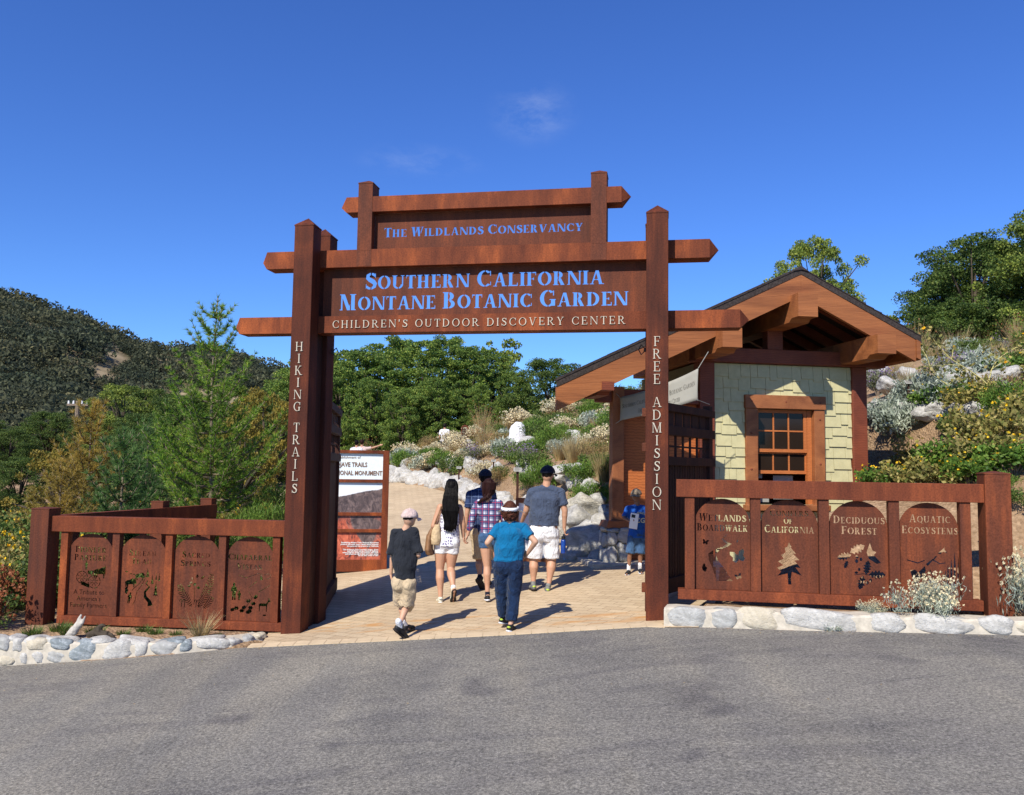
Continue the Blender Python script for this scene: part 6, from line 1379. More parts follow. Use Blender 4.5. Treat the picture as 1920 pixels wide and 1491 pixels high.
class Person:
    def __init__(s, label, px, py, Y, zroot=None):
        x, y, z = at_y(px, py, Y); z = zroot if zroot is not None else z
        s.o = Vector((x, y, z)); s.Y = Y; s.root = thing('person', label, 'person', (x, y, z))
    def J(s, px, py, dy=0.0): return Vector(at_y(px, py, s.Y + dy)) - s.o
def torso(mb, P, hipL, hipR, shL, shR, neck, w=1.0, dep=.62, belly=0.0, ext=0.0, hem=None, f=1.0):
    """trunk as a stack of oval sections from hips (or hem) to shoulders"""
    hc = (hipL + hipR) / 2; sc = (shL + shR) / 2; hw = (hipR - hipL).length / 2; sw = (shR - shL).length / 2
    z0 = hem if hem is not None else hc.z - .04; zs = sc.z; R_ = []
    prof = [(-.12, hw * 1.75), (0.0, hw * 1.85), (.22, hw * 1.62), (.45, hw * 1.55 + belly), (.68, sw * .92), (.86, sw * .98), (.97, sw * .82), (1.03, sw * .46)]
    for t, rx in prof:
        z = hc.z + (zs - hc.z) * t
        if z < z0 - .001 and t < .2 and hem is not None and z < z0: z = z0
        c = hc.lerp(sc, max(0, t)); rx = rx * w + ext; ry = rx * dep if t < .9 else rx * (dep * .95)
        R_.append((c.x, c.y + (.02 if t > .6 else 0) * 0, z, rx, ry))
    q = []
    for r_ in R_:
        if not q or r_[2] > q[-1][2] + .004: q.append(r_)
    mb.loft(q, 24, sq=2.25)
def body(P, skin, J, k=1.0, w=1.0, face=1, hands=True, vox=.0085, curl=(.5, .5), ear=True):
    """the whole figure as one continuous skin. J: joints in the figure's own space"""
    mb = MB(); torso(mb, P, J['hipL'], J['hipR'], J['shL'], J['shR'], J['neck'], w * .93)
    nk = J['neck']; hd = J['head']; cone(mb, nk + Vector((0, .0, -.06 * k)), hd + Vector((0, 0, -.05 * k)), .058 * k * w ** .5, .050 * k * w ** .3)
    fy = face
    fd = J.get('look', Vector((0, fy, 0))).normalized(); sd = Vector((fd.y, -fd.x, 0)); rot = Matrix((sd, fd, Vector((0, 0, 1)))).transposed()
    mb.ball(hd[:], (.074 * k, .092 * k, .108 * k), rot, 3); mb.ball((hd + fd * .028 * k + Vector((0, 0, -.055 * k)))[:], (.052 * k, .058 * k, .058 * k), rot, 2)
    mb.ball((hd + fd * .094 * k + Vector((0, 0, -.018 * k)))[:], (.013 * k, .020 * k, .022 * k), rot, 2)
    mb.ball((hd + fd * .083 * k + Vector((0, 0, -.058 * k)))[:], (.024 * k, .010 * k, .009 * k), rot, 2)
    for q in (-1, 1): mb.ball((hd + sd * .076 * k * q + Vector((0, 0, -.012 * k)))[:], (.009 * k, .018 * k, .030 * k), rot, 2)
    for S in ('L', 'R'):
        sh, el, wr = J['sh' + S], J['el' + S], J['wr' + S]; limb(mb, [sh, el, wr], [.047 * k * w, .037 * k * w, .024 * k * w ** .5])
        mb.ball((el.lerp(wr, .25))[:], (.037 * k * w,) * 3, None, 2)
        if hands: hand(mb, wr, J['hd' + S] - wr, J['th' + S], k * .95, curl[0 if S == 'L' else 1])
        hp, kn, an = J['hip' + S], J['kn' + S], J['an' + S]; cf = kn.lerp(an, .30) + Vector((0, -.018 * face, 0)); limb(mb, [hp, hp.lerp(kn, .5), kn], [.088 * k * w, .076 * k * w, .050 * k * w]); limb(mb, [kn, cf, kn.lerp(an, .72), an], [.049 * k * w, .056 * k * w, .036 * k * w, .030 * k])
        hl, to = J['hl' + S], J['to' + S]; limb(mb, [an, hl.lerp(to, .2) + Vector((0, 0, .03 * k)), to + Vector((0, 0, .02 * k))], [.030 * k, .032 * k, .022 * k])
    return remeshed(mb, 'body', skin, P.root, vox, 3)
def shirt(P, mat, J, hem, slv=.6, k=1.0, w=1.0, belly=0, sr=1.45, wr=.007, curve=0, name='shirt', dep=.66, neckz=.0, ext=.012, seed=1):
    mb = MB(); torso(mb, P, J['hipL'], J['hipR'], J['shL'], J['shR'], J['neck'], w, dep, belly, ext, hem)
    nk = J['neck']
    for S in ('L', 'R'):
        sh, el, wrs = J['sh' + S], J['el' + S], J['wr' + S]; cone(mb, nk + Vector((0, 0, -.055 * k)), sh, .058 * k * w, .058 * k * w)
        if slv <= 1: legtube(mb, [sh, sh.lerp(el, slv * .5), sh.lerp(el, slv)], [.060 * k * w, .050 * k * w * 1.1, .040 * k * w * sr])
        else: limb(mb, [sh, el, el.lerp(wrs, slv - 1)], [.056 * k * w, .044 * k * w * 1.12, .038 * k * w * 1.1])
    if curve: hc = (J['hipL'] + J['hipR']) / 2; hw = (J['hipR'] - J['hipL']).length / 2 * 1.7 * w + ext; mb.ball((hc.x, hc.y, hem + .01), (hw * .98, hw * dep * .98, curve), None, 3)
    return remeshed(mb, name, mat, P.root, .011, 3, wr, 8, seed)
def trousers(P, mat, J, frac, k=1.0, w=1.0, hemr=1.25, wr=.006, name='trousers', top=None, seed=2, dep=.64):
    """frac 0..1 ends on the thigh, 1..2 on the shank"""
    mb = MB(); hL, hR = J['hipL'], J['hipR']; hc = (hL + hR) / 2; hw = (hR - hL).length / 2; t = top if top is not None else hc.z + .14 * k
    mb.loft([(hc.x, hc.y, hc.z - .10 * k, hw * 1.5 * w, hw * .9 * w), (hc.x, hc.y, hc.z - .03, hw * 1.92 * w + .008, hw * 1.25 * w), (hc.x, hc.y - .005, hc.z + .05 * k, hw * 1.85 * w + .008, hw * 1.2 * w), (hc.x, hc.y, t, hw * 1.6 * w + .008, hw * 1.05 * w)], 24, sq=2.3)
    for q in (hL, hR): mb.ball((q + Vector((0, -.03 * k * w, -.01)))[:], (.090 * k * w, .080 * k * w, .10 * k), None, 2)
    for S in ('L', 'R'):
        hp, kn, an = J['hip' + S], J['kn' + S], J['an' + S]
        if frac <= 1: legtube(mb, [hp, hp.lerp(kn, frac * .5), hp.lerp(kn, frac)], [.098 * k * w, .092 * k * w, .070 * k * w * hemr])
        elif frac < 2: legtube(mb, [hp, hp.lerp(kn, .5), kn, kn.lerp(an, (frac - 1) * .5), kn.lerp(an, frac - 1)], [.100 * k * w, .092 * k * w, .070 * k * w * hemr, .066 * k * w * hemr, .058 * k * w * hemr])
    return remeshed(mb, name, mat, P.root, .011, 3, wr, 9, seed)
def shoe(P, J, S, mat, sole, k=1.0, sock=None, trim=None, sockh=.06, flat=True):
    hl, to, an = J['hl' + S], J['to' + S], J['an' + S]; d = (to - hl); L = d.length; d.normalize(); up = (an - hl); up = (up - d * up.dot(d)); up = up.normalized() if up.length > .01 else Vector((0, 0, 1)); sd = d.cross(up).normalized()
    rot = Matrix((sd, d, up)).transposed(); c = lambda a, u: (hl + d * a * L + up * u)[:]
    m1 = MB(); m1.ball(c(.16, .035 * k), (.036 * k, .045 * k, .040 * k), rot, 2); m1.ball(c(.45, .036 * k), (.038 * k, L * .36, .036 * k), rot, 2); m1.ball(c(.76, .028 * k), (.044 * k, L * .28, .028 * k), rot, 2); cone(m1, Vector(c(.2, .03 * k)), Vector(c(.22, .075 * k)), .036 * k, .033 * k)
    o = remeshed(m1, 'shoe', mat, P.root, .007, 3)
    m2 = MB(); m2.ball(c(.22, .004 * k), (.040 * k, L * .28, .016 * k), rot, 2); m2.ball(c(.5, .002 * k), (.038 * k, L * .42, .013 * k), rot, 2); m2.ball(c(.76, .004 * k), (.048 * k, L * .29, .014 * k), rot, 2); remeshed(m2, 'sole', sole, o, .007, 2)
    if trim: m3 = MB(); m3.ball(c(.10, .045 * k), (.026 * k, .038 * k, .016 * k), rot, 2); m3.ball(c(.5, .062 * k), (.018 * k, L * .2, .012 * k), rot, 2); remeshed(m3, 'trim', trim, o, .007, 1)
    if sock: m4 = MB(); cone(m4, Vector(c(.22, .06 * k)), Vector(c(.22, .06 * k)).lerp(an, .6) + (an - Vector(c(.22, .06 * k))).normalized() * sockh, .035 * k, .036 * k); remeshed(m4, 'sock', sock, P.root, .008, 2)
def cap(P, J, mat, k=1.0, look=(0, 1, 0), z=.03, brim=True, back_gap=False, name='cap', mark=None):
    fd = Vector(look).normalized(); sd = Vector((fd.y, -fd.x, 0)).normalized(); up = sd.cross(fd); rot = Matrix((sd, fd, up)).transposed(); hd = J['head'] + up * z * k
    bm = bmesh.new(); bmesh.ops.create_uvsphere(bm, u_segments=28, v_segments=16, radius=1)
    bmesh.ops.delete(bm, geom=[v for v in bm.verts if v.co.z < -.08], context='VERTS'); g = bmesh.ops.holes_fill(bm, edges=[e for e in bm.edges if e.is_boundary])
    m1 = MB(); m1.addbm(bm, 0, Matrix.Translation(hd) @ rot.to_4x4() @ Matrix.Diagonal((.088 * k, .108 * k, .098 * k, 1))); o = m1.build(name, mat, P.root, smooth=True)
    MB().ball((hd + up * .097 * k)[:], .008 * k, None, 2).build('button', mat, o, smooth=True)
    if brim:
        V = []; n_ = 13
        for layer in (0, 1):
            for i in range(n_):
                a = R(-78 + 156 * i / (n_ - 1)); x = math.sin(a); yy = math.cos(a)
                pin = sd * x * .086 * k + fd * (.106 * k * yy); ptp = sd * x * .078 * k + fd * (.106 * k * yy + .075 * k * yy ** .6) - up * (.020 * k * (1 - abs(x)) * 0 + .014 * k + .02 * k * x * x)
                for q in (pin, ptp): V.append((hd + q - up * (.006 * k * layer + .003 * k))[:])
        F = []
        for i in range(n_ - 1): a = i * 2; b_ = n_ * 2 + a; F += [(a, a + 2, a + 3, a + 1), (b_, b_ + 1, b_ + 3, b_ + 2), (a + 1, a + 3, b_ + 3, b_ + 1), (a, b_, b_ + 2, a + 2)]
        F += [(0, 1, n_ * 2 + 1, n_ * 2), (n_ * 2 - 2, 4 * n_ - 2, 4 * n_ - 1, n_ * 2 - 1)]
        m2 = MB(); m2.add(V, F); m2.build('brim', mat, o)
    return o
def hair_cap(P, J, mat, k=1.0, r=(.082, .100, .112), face=1, low=-.02, wr=.004, extra=None, wsc=30, look=None):
    fd = (Vector(look) if look else Vector((0, face, 0))).normalized(); hd = J['head']; m1 = MB(); sd = Vector((fd.y, -fd.x, 0)); rot = Matrix((sd, fd, Vector((0, 0, 1)))).transposed()
    m1.ball((hd - fd * .022 * k + Vector((0, 0, .014 * k)))[:], (r[0] * k, (r[1] - .012) * k, (r[2] - .006) * k), rot, 3)
    if extra: extra(m1, hd)
    return remeshed(m1, 'hair', mat, P.root, .009, 2, wr, wsc, 3)
def joints(P, D, dirs):
    J = {k_: P.J(*v) for k_, v in D.items()}
    for k_, v in dirs.items(): J[k_] = Vector(v)
    return J
TH = {'thL': (0, 1, 0), 'thR': (0, 1, 0)}     # thumbs forward on hanging hands

# --- the child in the pale cap
P = Person('child in pink camouflage cap, charcoal shirt and khaki shorts stepping off the road', 757, 1193, 9.95)
J = joints(P, dict(head=(768, 971), neck=(759, 988), shL=(742, 999), shR=(776, 999), elL=(735, 1043), wrL=(733, 1078, .03), hdL=(737, 1098, .03), elR=(785, 1041, -.03), wrR=(783, 1044, .20), hdR=(778, 1044, .30),
    hipL=(749, 1093), hipR=(766, 1093), knR=(762, 1137, .04), anR=(749, 1172, -.16), hlR=(738, 1180, -.20), toR=(762, 1201, -.04), knL=(753, 1133, .12), anL=(758, 1171, .16), hlL=(756, 1184, .12), toL=(776, 1180, .34)), dict(TH, thR=(0, 0, 1), look=(.55, 1, 0)))
body(P, 'skin_fair', J, .90, .82, curl=(.5, .7)); shirt(P, 'c_black', J, P.J(757, 1086).z, .90, .93, 1.06, .03, 1.6, .016, seed=1, ext=.028)
trousers(P, 'c_khaki', J, 1.03, .92, 1.0, 1.35, .016, 'shorts', seed=2); shoe(P, J, 'L', 'shoe_black', 'shoe_sole', .95, 'c_white'); shoe(P, J, 'R', 'shoe_black', 'shoe_sole', 1.05, 'c_white')
hair_cap(P, J, 'hair_dark', .84, (.078, .094, .088), look=(.55, 1, 0)); cap(P, J, 'c_hiss', 1.03, (.75, 1, 0), .006)
# --- the woman with long black hair
P = Person('woman with waist long black hair, white patterned top and white shorts', 836, 1130, 11.93)
J = joints(P, dict(head=(847, 914), neck=(845, 938), shL=(826, 951), shR=(861, 952), elL=(813, 986, -.03), wrL=(816, 1008, .12), hdL=(822, 1016, .20), elR=(868, 985, -.01), wrR=(869, 1006, .02), hdR=(871, 1019, .03),
    hipL=(827, 1016), hipR=(850, 1016), knL=(825, 1067, .02), anL=(826, 1120, -.02), hlL=(827, 1131, -.08), toL=(822, 1129, .17), knR=(845, 1066, .05), anR=(850, 1103, -.16), hlR=(852, 1106, -.24), toR=(849, 1131, -.10)), dict(TH))
body(P, 'skin_tan', J, 1.0, 1.08, curl=(.6, .9))
mb = MB(); hm = P.J(840, 1024).z; hc = (J['hipL'] + J['hipR']) / 2; bx_ = P.J(843, 975)
mb.loft([(hc.x, 0, hm, .175, .115), (hc.x, 0, hm + .07, .165, .11), (bx_.x, 0, P.J(843, 1000).z, .145, .098), (bx_.x, 0, P.J(843, 985).z, .135, .095), (bx_.x + .005, 0, P.J(843, 968).z, .140, .098), (bx_.x + .005, 0, P.J(843, 961).z, .128, .092)], 28)
tp_ = remeshed(mb, 'top', 'c_print', P.root, .010, 2, .008, 9, 4)
mb = MB()
for px in (829, 859): mb.tube([P.J(px + 3 * (1 if px < 840 else -1), 964, -.09)[:], P.J(px, 953, -.055)[:], P.J(px + 1, 946, .0)[:], P.J(px + 3, 960, .08)[:]], .006, 6)
mb.build('strap', 'leather', tp_)
trousers(P, 'c_white', J, .42, 1.0, 1.0, 1.32, .007, 'shorts', seed=5); shoe(P, J, 'L', 'cream_shoe', 'shoe_white', 1, None, 'shoe_grey'); shoe(P, J, 'R', 'cream_shoe', 'shoe_sole', 1, 'c_white', None, .02)
mb = MB(); H_ = []
for (px, py, rx, ry, dy) in ((846, 995, .035, .02, -.125), (844, 980, .075, .035, -.125), (843, 960, .098, .045, -.115), (844, 940, .102, .06, -.085), (846, 925, .098, .085, -.035), (847, 912, .092, .105, -.01), (847, 903, .075, .092, 0), (847, 898, .040, .05, 0)): q = P.J(px, py); H_.append((q.x, dy, q.z, rx, ry))
mb.loft(H_, 28)
for i in range(7): q = P.J(836 + i * 3, 985); mb.tube([(q.x * .8 + .01 * i, -.12, q.z + .25), (q.x, -.14, q.z), (q.x + .005 * (i - 3), -.14, q.z - .07 - .03 * math.sin(i * 2.1))], [.022, .020, .004], 8)
rr = random.Random(6)
hb = remeshed(mb, 'hair', 'hair_black', P.root, .009, 2, .005, 16, 4); mb = MB()
for i in range(70):
    u = rr.uniform(-1, 1); e = rr.uniform(982, 1000); x0, x1, x2 = 847 + u * 8, 845 + u * 13.5, 845 + u * 9 + rr.uniform(-3, 3); dp = .02 * (1 - u * u)
    mb.tube([P.J(x0, 903, -.06 - dp)[:], P.J(x1, 930, -.12 - dp)[:], P.J(x1 + rr.uniform(-1, 1), 958, -.15 - dp)[:], P.J(x1 * .5 + x2 * .5, 975, -.145 - dp)[:], P.J(x2, e, -.13 - dp)[:]], [.006, .007, .007, .005, .001], 5)
mb.build('strand', 'hair_black', hb)
HW = P
# --- her bag
t = thing('shoulder_bag', 'tan and brown shoulder bag under the arm of the long haired woman', 'bag', P.o[:])
mb = MB(); a, b_, c, d = P.J(822, 985, -.06), P.J(826, 1012, -.05), P.J(812, 1020, -.03), P.J(811, 992, -.03)
m1 = MB(); m1.loft([(P.J(818, 1020).x, -.09, P.J(818, 1020).z, .062, .06), (P.J(818, 1010).x, -.09, P.J(818, 1010).z, .075, .07), (P.J(819, 995).x, -.09, P.J(819, 995).z, .060, .055), (P.J(821, 983).x, -.08, P.J(821, 983).z, .030, .03)], 20); remeshed(m1, 'pouch', 'straw', t, .009, 2, .005, 14, 6)
m1 = MB(); m1.loft([(P.J(807, 1040).x, -.02, P.J(807, 1040).z, .050, .12), (P.J(804, 1030).x, -.02, P.J(805, 1030).z, .055, .16), (P.J(806, 1005).x, -.02, P.J(806, 1005).z, .045, .13), (P.J(811, 990).x, -.02, P.J(811, 990).z, .022, .06)], 20); remeshed(m1, 'main_bag', 'leather', t, .010, 2, .006, 12, 7)
mb = MB(); mb.tube([P.J(812, 990, -.04)[:], P.J(822, 965, -.11)[:], P.J(827, 950, -.05)[:], P.J(830, 955, .08)[:], P.J(818, 990, .10)[:]], .008, 6); mb.build('strap', 'leather', t)
# --- the man in the navy cap, mostly hidden
P = Person('man in navy cap, navy plaid shirt and khaki shorts mostly hidden behind the plaid woman', 903, 1106, 12.7)
J = joints(P, dict(head=(910, 896), neck=(905, 913), shL=(881, 927), shR=(923, 927), elL=(876, 962), wrL=(873, 990, .03), hdL=(876, 1008, .04), elR=(930, 962, .03), wrR=(932, 988, .1), hdR=(934, 1000, .15),
    hipL=(893, 1000), hipR=(915, 1000), knL=(898, 1050, .0), anL=(900, 1083, -.16), hlL=(893, 1087, -.22), toL=(907, 1111, -.06), knR=(915, 1050, .14), anR=(916, 1092, .26), hlR=(916, 1100, .2), toR=(918, 1098, .45)), dict(TH))
body(P, 'skin_tan', J, 1.0, .98); shirt(P, 'plaid_blue', J, P.J(903, 1000).z, .72, 1.0, 1.0, .01, 1.5, .007, seed=8); trousers(P, 'c_khaki', J, .95, 1, .95, 1.35, .009, 'shorts', seed=9); shoe(P, J, 'L', 'shoe_black', 'shoe_sole', 1.1, 'c_navy', None, .02); shoe(P, J, 'R', 'shoe_black', 'shoe_white', 1.1)
hair_cap(P, J, 'hair_dark', 1.0); cap(P, J, 'c_navy', 1.12, (-.2, 1, 0), .02)
# --- the woman in the plaid shirt
P = Person('woman in red white and blue plaid shirt and denim shorts holding hands', 922, 1128, 11.67)
J = joints(P, dict(head=(917, 913), neck=(914, 933), shL=(896, 944), shR=(937, 944), elL=(885, 976, -.01), wrL=(877, 1003, .02), hdL=(871, 1017, .03), elR=(946, 975, .03), wrR=(944, 992, .2), hdR=(940, 995, .3),
    hipL=(909, 1008), hipR=(930, 1008), knL=(913, 1062, .0), anL=(914, 1112, -.03), hlL=(915, 1126, -.09), toL=(913, 1125, .15), knR=(934, 1060, .12), anR=(937, 1102, .20), hlR=(938, 1112, .15), toR=(939, 1108, .4)), dict(TH))
body(P, 'skin_tan', J, 1.0, .93, curl=(.9, .5)); shirt(P, 'plaid', J, P.J(915, 1010).z, 1.55, 1.0, .98, 0, 1.4, .012, curve=.05, seed=10); trousers(P, 'c_denim_light', J, .36, 1, .96, 1.25, .005, 'shorts', seed=11)
shoe(P, J, 'L', 'shoe_black', 'shoe_white', .95, 'c_navy', None, .02); shoe(P, J, 'R', 'shoe_black', 'shoe_white', .95)
def pony(m_, hd):
    m_.tube([P.J(918, 925, -.07)[:], P.J(914, 933, -.10)[:], P.J(903, 938, -.09)[:], P.J(895, 944, -.07)[:]], [.036, .032, .024, .010], 10); m_.ball(P.J(918, 921, -.03)[:], (.080, .07, .070), None, 2)
hb = hair_cap(P, J, 'hair_brown', 1.0, extra=pony, wr=.006); rr = random.Random(9); hd = J['head']; mb = MB()
for i in range(60):
    a = rr.uniform(-1.5, 1.5); c0 = hd + Vector((math.sin(a) * .03, -.02, .105)); c1 = hd + Vector((math.sin(a) * .086, -.03 - .072 * math.cos(a), .05)); c2 = hd + Vector((math.sin(a) * .090, -.025 - .085 * math.cos(a), -.03)); c3 = hd + Vector((math.sin(a) * .05 - .03, -.03 - .07 * math.cos(a), -.10 - rr.uniform(0, .04)))
    mb.tube([c0[:], c1[:], c2[:], c3[:]], [.005, .007, .007, .002], 5)
mb.build('strand', 'hair_brown', hb)
# --- the woman in teal
P = Person('short woman in teal shirt, white visor and blue jeans walking with hands on her hips', 957, 1183, 9.89)
J = joints(P, dict(head=(956, 957), neck=(957, 977), shL=(934, 990), shR=(981, 990), elL=(914, 1018, -.05), wrL=(927, 1033, .13), hdL=(936, 1036, .20), elR=(1004, 1016, -.07), wrR=(989, 1038, .03), hdR=(982, 1043, .09),
    hipL=(940, 1060), hipR=(966, 1060), knL=(941, 1112, .10), anL=(943, 1158, .16), hlL=(938, 1169, .10), toL=(949, 1169, .33), knR=(963, 1117, .02), anR=(958, 1168, -.04), hlR=(952, 1184, -.10), toR=(966, 1185, .13)), dict(thL=(0, 0, 1), thR=(0, 0, 1)))
body(P, 'skin_fair', J, .93, 1.0, curl=(.5, .6)); sh_ = shirt(P, 'c_teal', J, P.J(950, 1050).z, .62, .93, 1.15, .02, 1.45, .013, curve=.085, seed=12, dep=.70)
trousers(P, 'c_denim', J, 1.93, .93, 1.06, 1.05, .012, 'jeans', seed=13, dep=.7)
shoe(P, J, 'L', 'shoe_black', 'shoe_white', .95, None, 'lime'); shoe(P, J, 'R', 'shoe_black', 'shoe_white', 1.0, None, 'lime')
def curls(m_, hd):
    rr = random.Random(3)
    for i in range(90):
        v = Vector((rr.gauss(0, 1), rr.gauss(0, 1), rr.gauss(0, 1))).normalized()
        if v.y > .35: continue
        m_.ball((hd + Vector((v.x * .083, v.y * .092 - .01, v.z * .095 - .02)))[:], .021, None, 1)
    m_.ball((hd + Vector((0, -.03, -.055)))[:], (.083, .070, .07), None, 2)
hb = hair_cap(P, J, 'hair_curl', .93, extra=curls, wr=.004, wsc=60); rr = random.Random(5); mb = MB()
for i in range(170):
    v = Vector((rr.gauss(0, 1), rr.gauss(0, 1), rr.gauss(0, 1))).normalized()
    if v.y > .35: continue
    c = J['head'] + Vector((v.x * .093, v.y * .100 - .012, v.z * .100 - .022)); q = Vector((rr.uniform(-1, 1), rr.uniform(-1, 1), rr.uniform(-1, 1))).normalized() * .012; n9 = v.cross(q).normalized() * .012
    mb.tube([(c + q)[:], (c + n9 + v * .008)[:], (c - q)[:], (c - n9)[:]], [.004, .006, .006, .003], 5)
mb.build('curl', 'hair_curl', hb)
hd = J['head']; mb = MB(); V = []; F = []; n_ = 40
for i in range(n_):
    a = 2 * math.pi * i / n_
    for (rr_, zz) in ((.104, .002), (.104, .040), (.098, .040), (.098, .002)): V.append((hd.x + math.sin(a) * rr_ * .97, hd.y - .004 + math.cos(a) * (rr_ + .012), hd.z + zz + .010 * math.cos(a)))
for i in range(n_):
    for k_ in range(4): F.append((i * 4 + k_, i * 4 + (k_ + 1) % 4, ((i + 1) % n_) * 4 + (k_ + 1) % 4, ((i + 1) % n_) * 4 + k_))
mb.add(V, F); vis = mb.build('visor', 'c_white_plain', P.root, smooth=True); mb = MB(); V = []
for i in range(13):
    a = R(-80 + 160 * i / 12) + .35
    for q in (.105, .175): V.append((hd.x + math.sin(a) * q * .97, hd.y + math.cos(a) * q, hd.z + (.012 if q < .12 else -.022)))
V2_ = [(x, y, z - .004) for x, y, z in V]; mb.add(V + V2_, [(i * 2, i * 2 + 1, i * 2 + 3, i * 2 + 2) for i in range(12)] + [(26 + i * 2, 26 + i * 2 + 2, 26 + i * 2 + 3, 26 + i * 2 + 1) for i in range(12)] + [(i * 2 + 1, 26 + i * 2 + 1, 26 + i * 2 + 3, i * 2 + 3) for i in range(12)]); mb.build('brim', 'c_white_plain', vis)
# --- the big man
P = Person('tall man in navy cap, slate shirt and white cargo shorts walking ahead on the right', 1016, 1108, 12.19)
J = joints(P, dict(head=(1027, 890), neck=(1024, 908), shL=(997, 924), shR=(1050, 924), elL=(987, 957, .06), wrL=(979, 977, .20), hdL=(974, 985, .28), elR=(1059, 958, -.02), wrR=(1058, 990, .02), hdR=(1060, 1008, .03),
    hipL=(1006, 1001), hipR=(1034, 1001), knL=(1001, 1050, .02), anL=(1000, 1092, .0), hlL=(1002, 1107, -.07), toL=(996, 1104, .20), knR=(1035, 1050, .02), anR=(1029, 1095, -.05), hlR=(1026, 1113, -.12), toR=(1024, 1109, .17)), dict(TH, look=(.3, 1, 0)))
body(P, 'skin_tan', J, 1.04, 1.14, curl=(.5, 1.0)); shirt(P, 'c_slate', J, P.J(1020, 985).z, .70, 1.04, 1.10, .02, 1.55, .014, seed=14); trousers(P, 'c_white', J, .93, 1.04, 1.02, 1.45, .014, 'shorts', seed=15)
shoe(P, J, 'L', 'shoe_grey', 'shoe_sole', 1.1, 'shoe_grey', 'lime', .01); shoe(P, J, 'R', 'shoe_grey', 'shoe_sole', 1.1, 'shoe_grey', 'lime', .01)
hair_cap(P, J, 'hair_dark', .98, (.080, .096, .095), look=(.3, 1, 0)); cap(P, J, 'c_navy', 1.14, (.7, 1, 0), .018)
t = thing('water_bottle', 'blue water bottle in the right hand of the tall man', 'bottle', (P.o + P.J(1056, 1038, .03))[:])
mb = MB(); mb.loft([(0, 0, 0, .034, .034), (0, 0, .01, .036, .036), (0, 0, .17, .036, .036), (0, 0, .195, .026, .026)], 20); mb.build('flask', 'bottle_blue', t, smooth=True); mb = MB(); mb.loft([(0, 0, .195, .028, .028), (0, 0, .235, .028, .028), (0, 0, .24, .02, .02)], 16); mb.tube([(0, -.02, .235), (0, -.02, .265), (0, .02, .265), (0, .02, .235)], .006, 6); mb.build('lid', 'black', t)
# --- the boy in blue by the pier
P = Person('boy in blue shirt, denim shorts, tan cap and sunglasses holding a leaflet', 1189, 1077, 12.99)
J = joints(P, dict(head=(1193, 930), neck=(1196, 945), shL=(1177, 954), shR=(1212, 954), elL=(1170, 972, -.06), wrL=(1180, 977, -.19), hdL=(1189, 976, -.22), elR=(1218, 975, -.02), wrR=(1218, 1000, -.05), hdR=(1218, 1012, -.05),
    hipL=(1186, 1008), hipR=(1204, 1008), knL=(1181, 1040, -.02), anL=(1179, 1066, .0), hlL=(1180, 1076, .04), toL=(1175, 1079, -.15), knR=(1201, 1040, -.02), anR=(1200, 1064, .0), hlR=(1200, 1073, .05), toR=(1203, 1076, -.14)), dict(thL=(0, 0, 1), thR=(0, -1, 0), look=(-.45, -1, -.0)))
body(P, 'skin_brown', J, .80, .82, face=-1, curl=(.9, .5)); sh_ = shirt(P, 'c_blue', J, P.J(1195, 1009).z, .85, .80, .98, 0, 1.6, .006, seed=16); trousers(P, 'c_denim_light', J, .95, .80, .95, 1.4, .006, 'shorts', seed=17)
shoe(P, J, 'L', 'shoe_black', 'shoe_white', .85, 'c_white'); shoe(P, J, 'R', 'shoe_black', 'shoe_white', .85, 'c_white'); hair_cap(P, J, 'hair_dark', .76, (.078, .085, .085), look=(-.45, -1, 0)); cap(P, J, 'c_tan', .92, (-.55, -1, .0), .022)
fd = Vector((-.45, -1, 0)).normalized(); sd = Vector((-fd.y, fd.x, 0)); hd = J['head']; mb = MB()
for q in (-1, 1): rot = Matrix((sd, fd, Vector((0, 0, 1)))).transposed(); mb.ball((hd + fd * .070 + sd * .026 * q + Vector((0, 0, .004)))[:], (.022, .008, .014), rot, 2); mb.tube([(hd + fd * .066 + sd * .046 * q + Vector((0, 0, .008)))[:], (hd + fd * .0 + sd * .064 * q + Vector((0, 0, .006)))[:]], .003, 6)
mb.tube([(hd + fd * .078 - sd * .01 + Vector((0, 0, .006)))[:], (hd + fd * .078 + sd * .01 + Vector((0, 0, .006)))[:]], .003, 6); mb.build('sunglasses', 'lens', P.root, smooth=True)
M['print_pale'] = plain('pale_shirt_print', (.55, .55, .36), .8); c = P.J(1199, 966, -.135)
def arch_text(txt, cx, cz, y, size, r_, spread, par):
    for i, ch in enumerate(txt):
        a = (i - (len(txt) - 1) / 2) * spread; o = font_obj(ch, size, 'print_pale', par, (cx + math.sin(a) * r_, y + abs(math.sin(a)) * .03, cz + (math.cos(a) - 1) * r_), (math.pi / 2, a, 0), name='printed_letter', bold=.001)
arch_text('LOS-ANGELES', c.x, c.z + .02, c.y - .012, .042, .20, .12, sh_); font_obj('CG', .10, 'print_pale', sh_, (c.x + .01, c.y - .012, c.z - .11), name='printed_letters', bold=.002)
t = thing('leaflet', 'white folded leaflet held by the boy in blue', 'paper', (P.o + P.J(1189, 975, -.245))[:]); t.rotation_euler = (0, R(8), R(-8)); mb = MB(); mb.box(-.055, .06, 0, .003, -.13, .09); mb.box(-.06, .055, -.008, -.005, -.125, .095); mb.build('sheet', 'white_paint', t); MB().box(-.045, .01, -.011, -.009, .03, .075).build('picture', 'black', t)
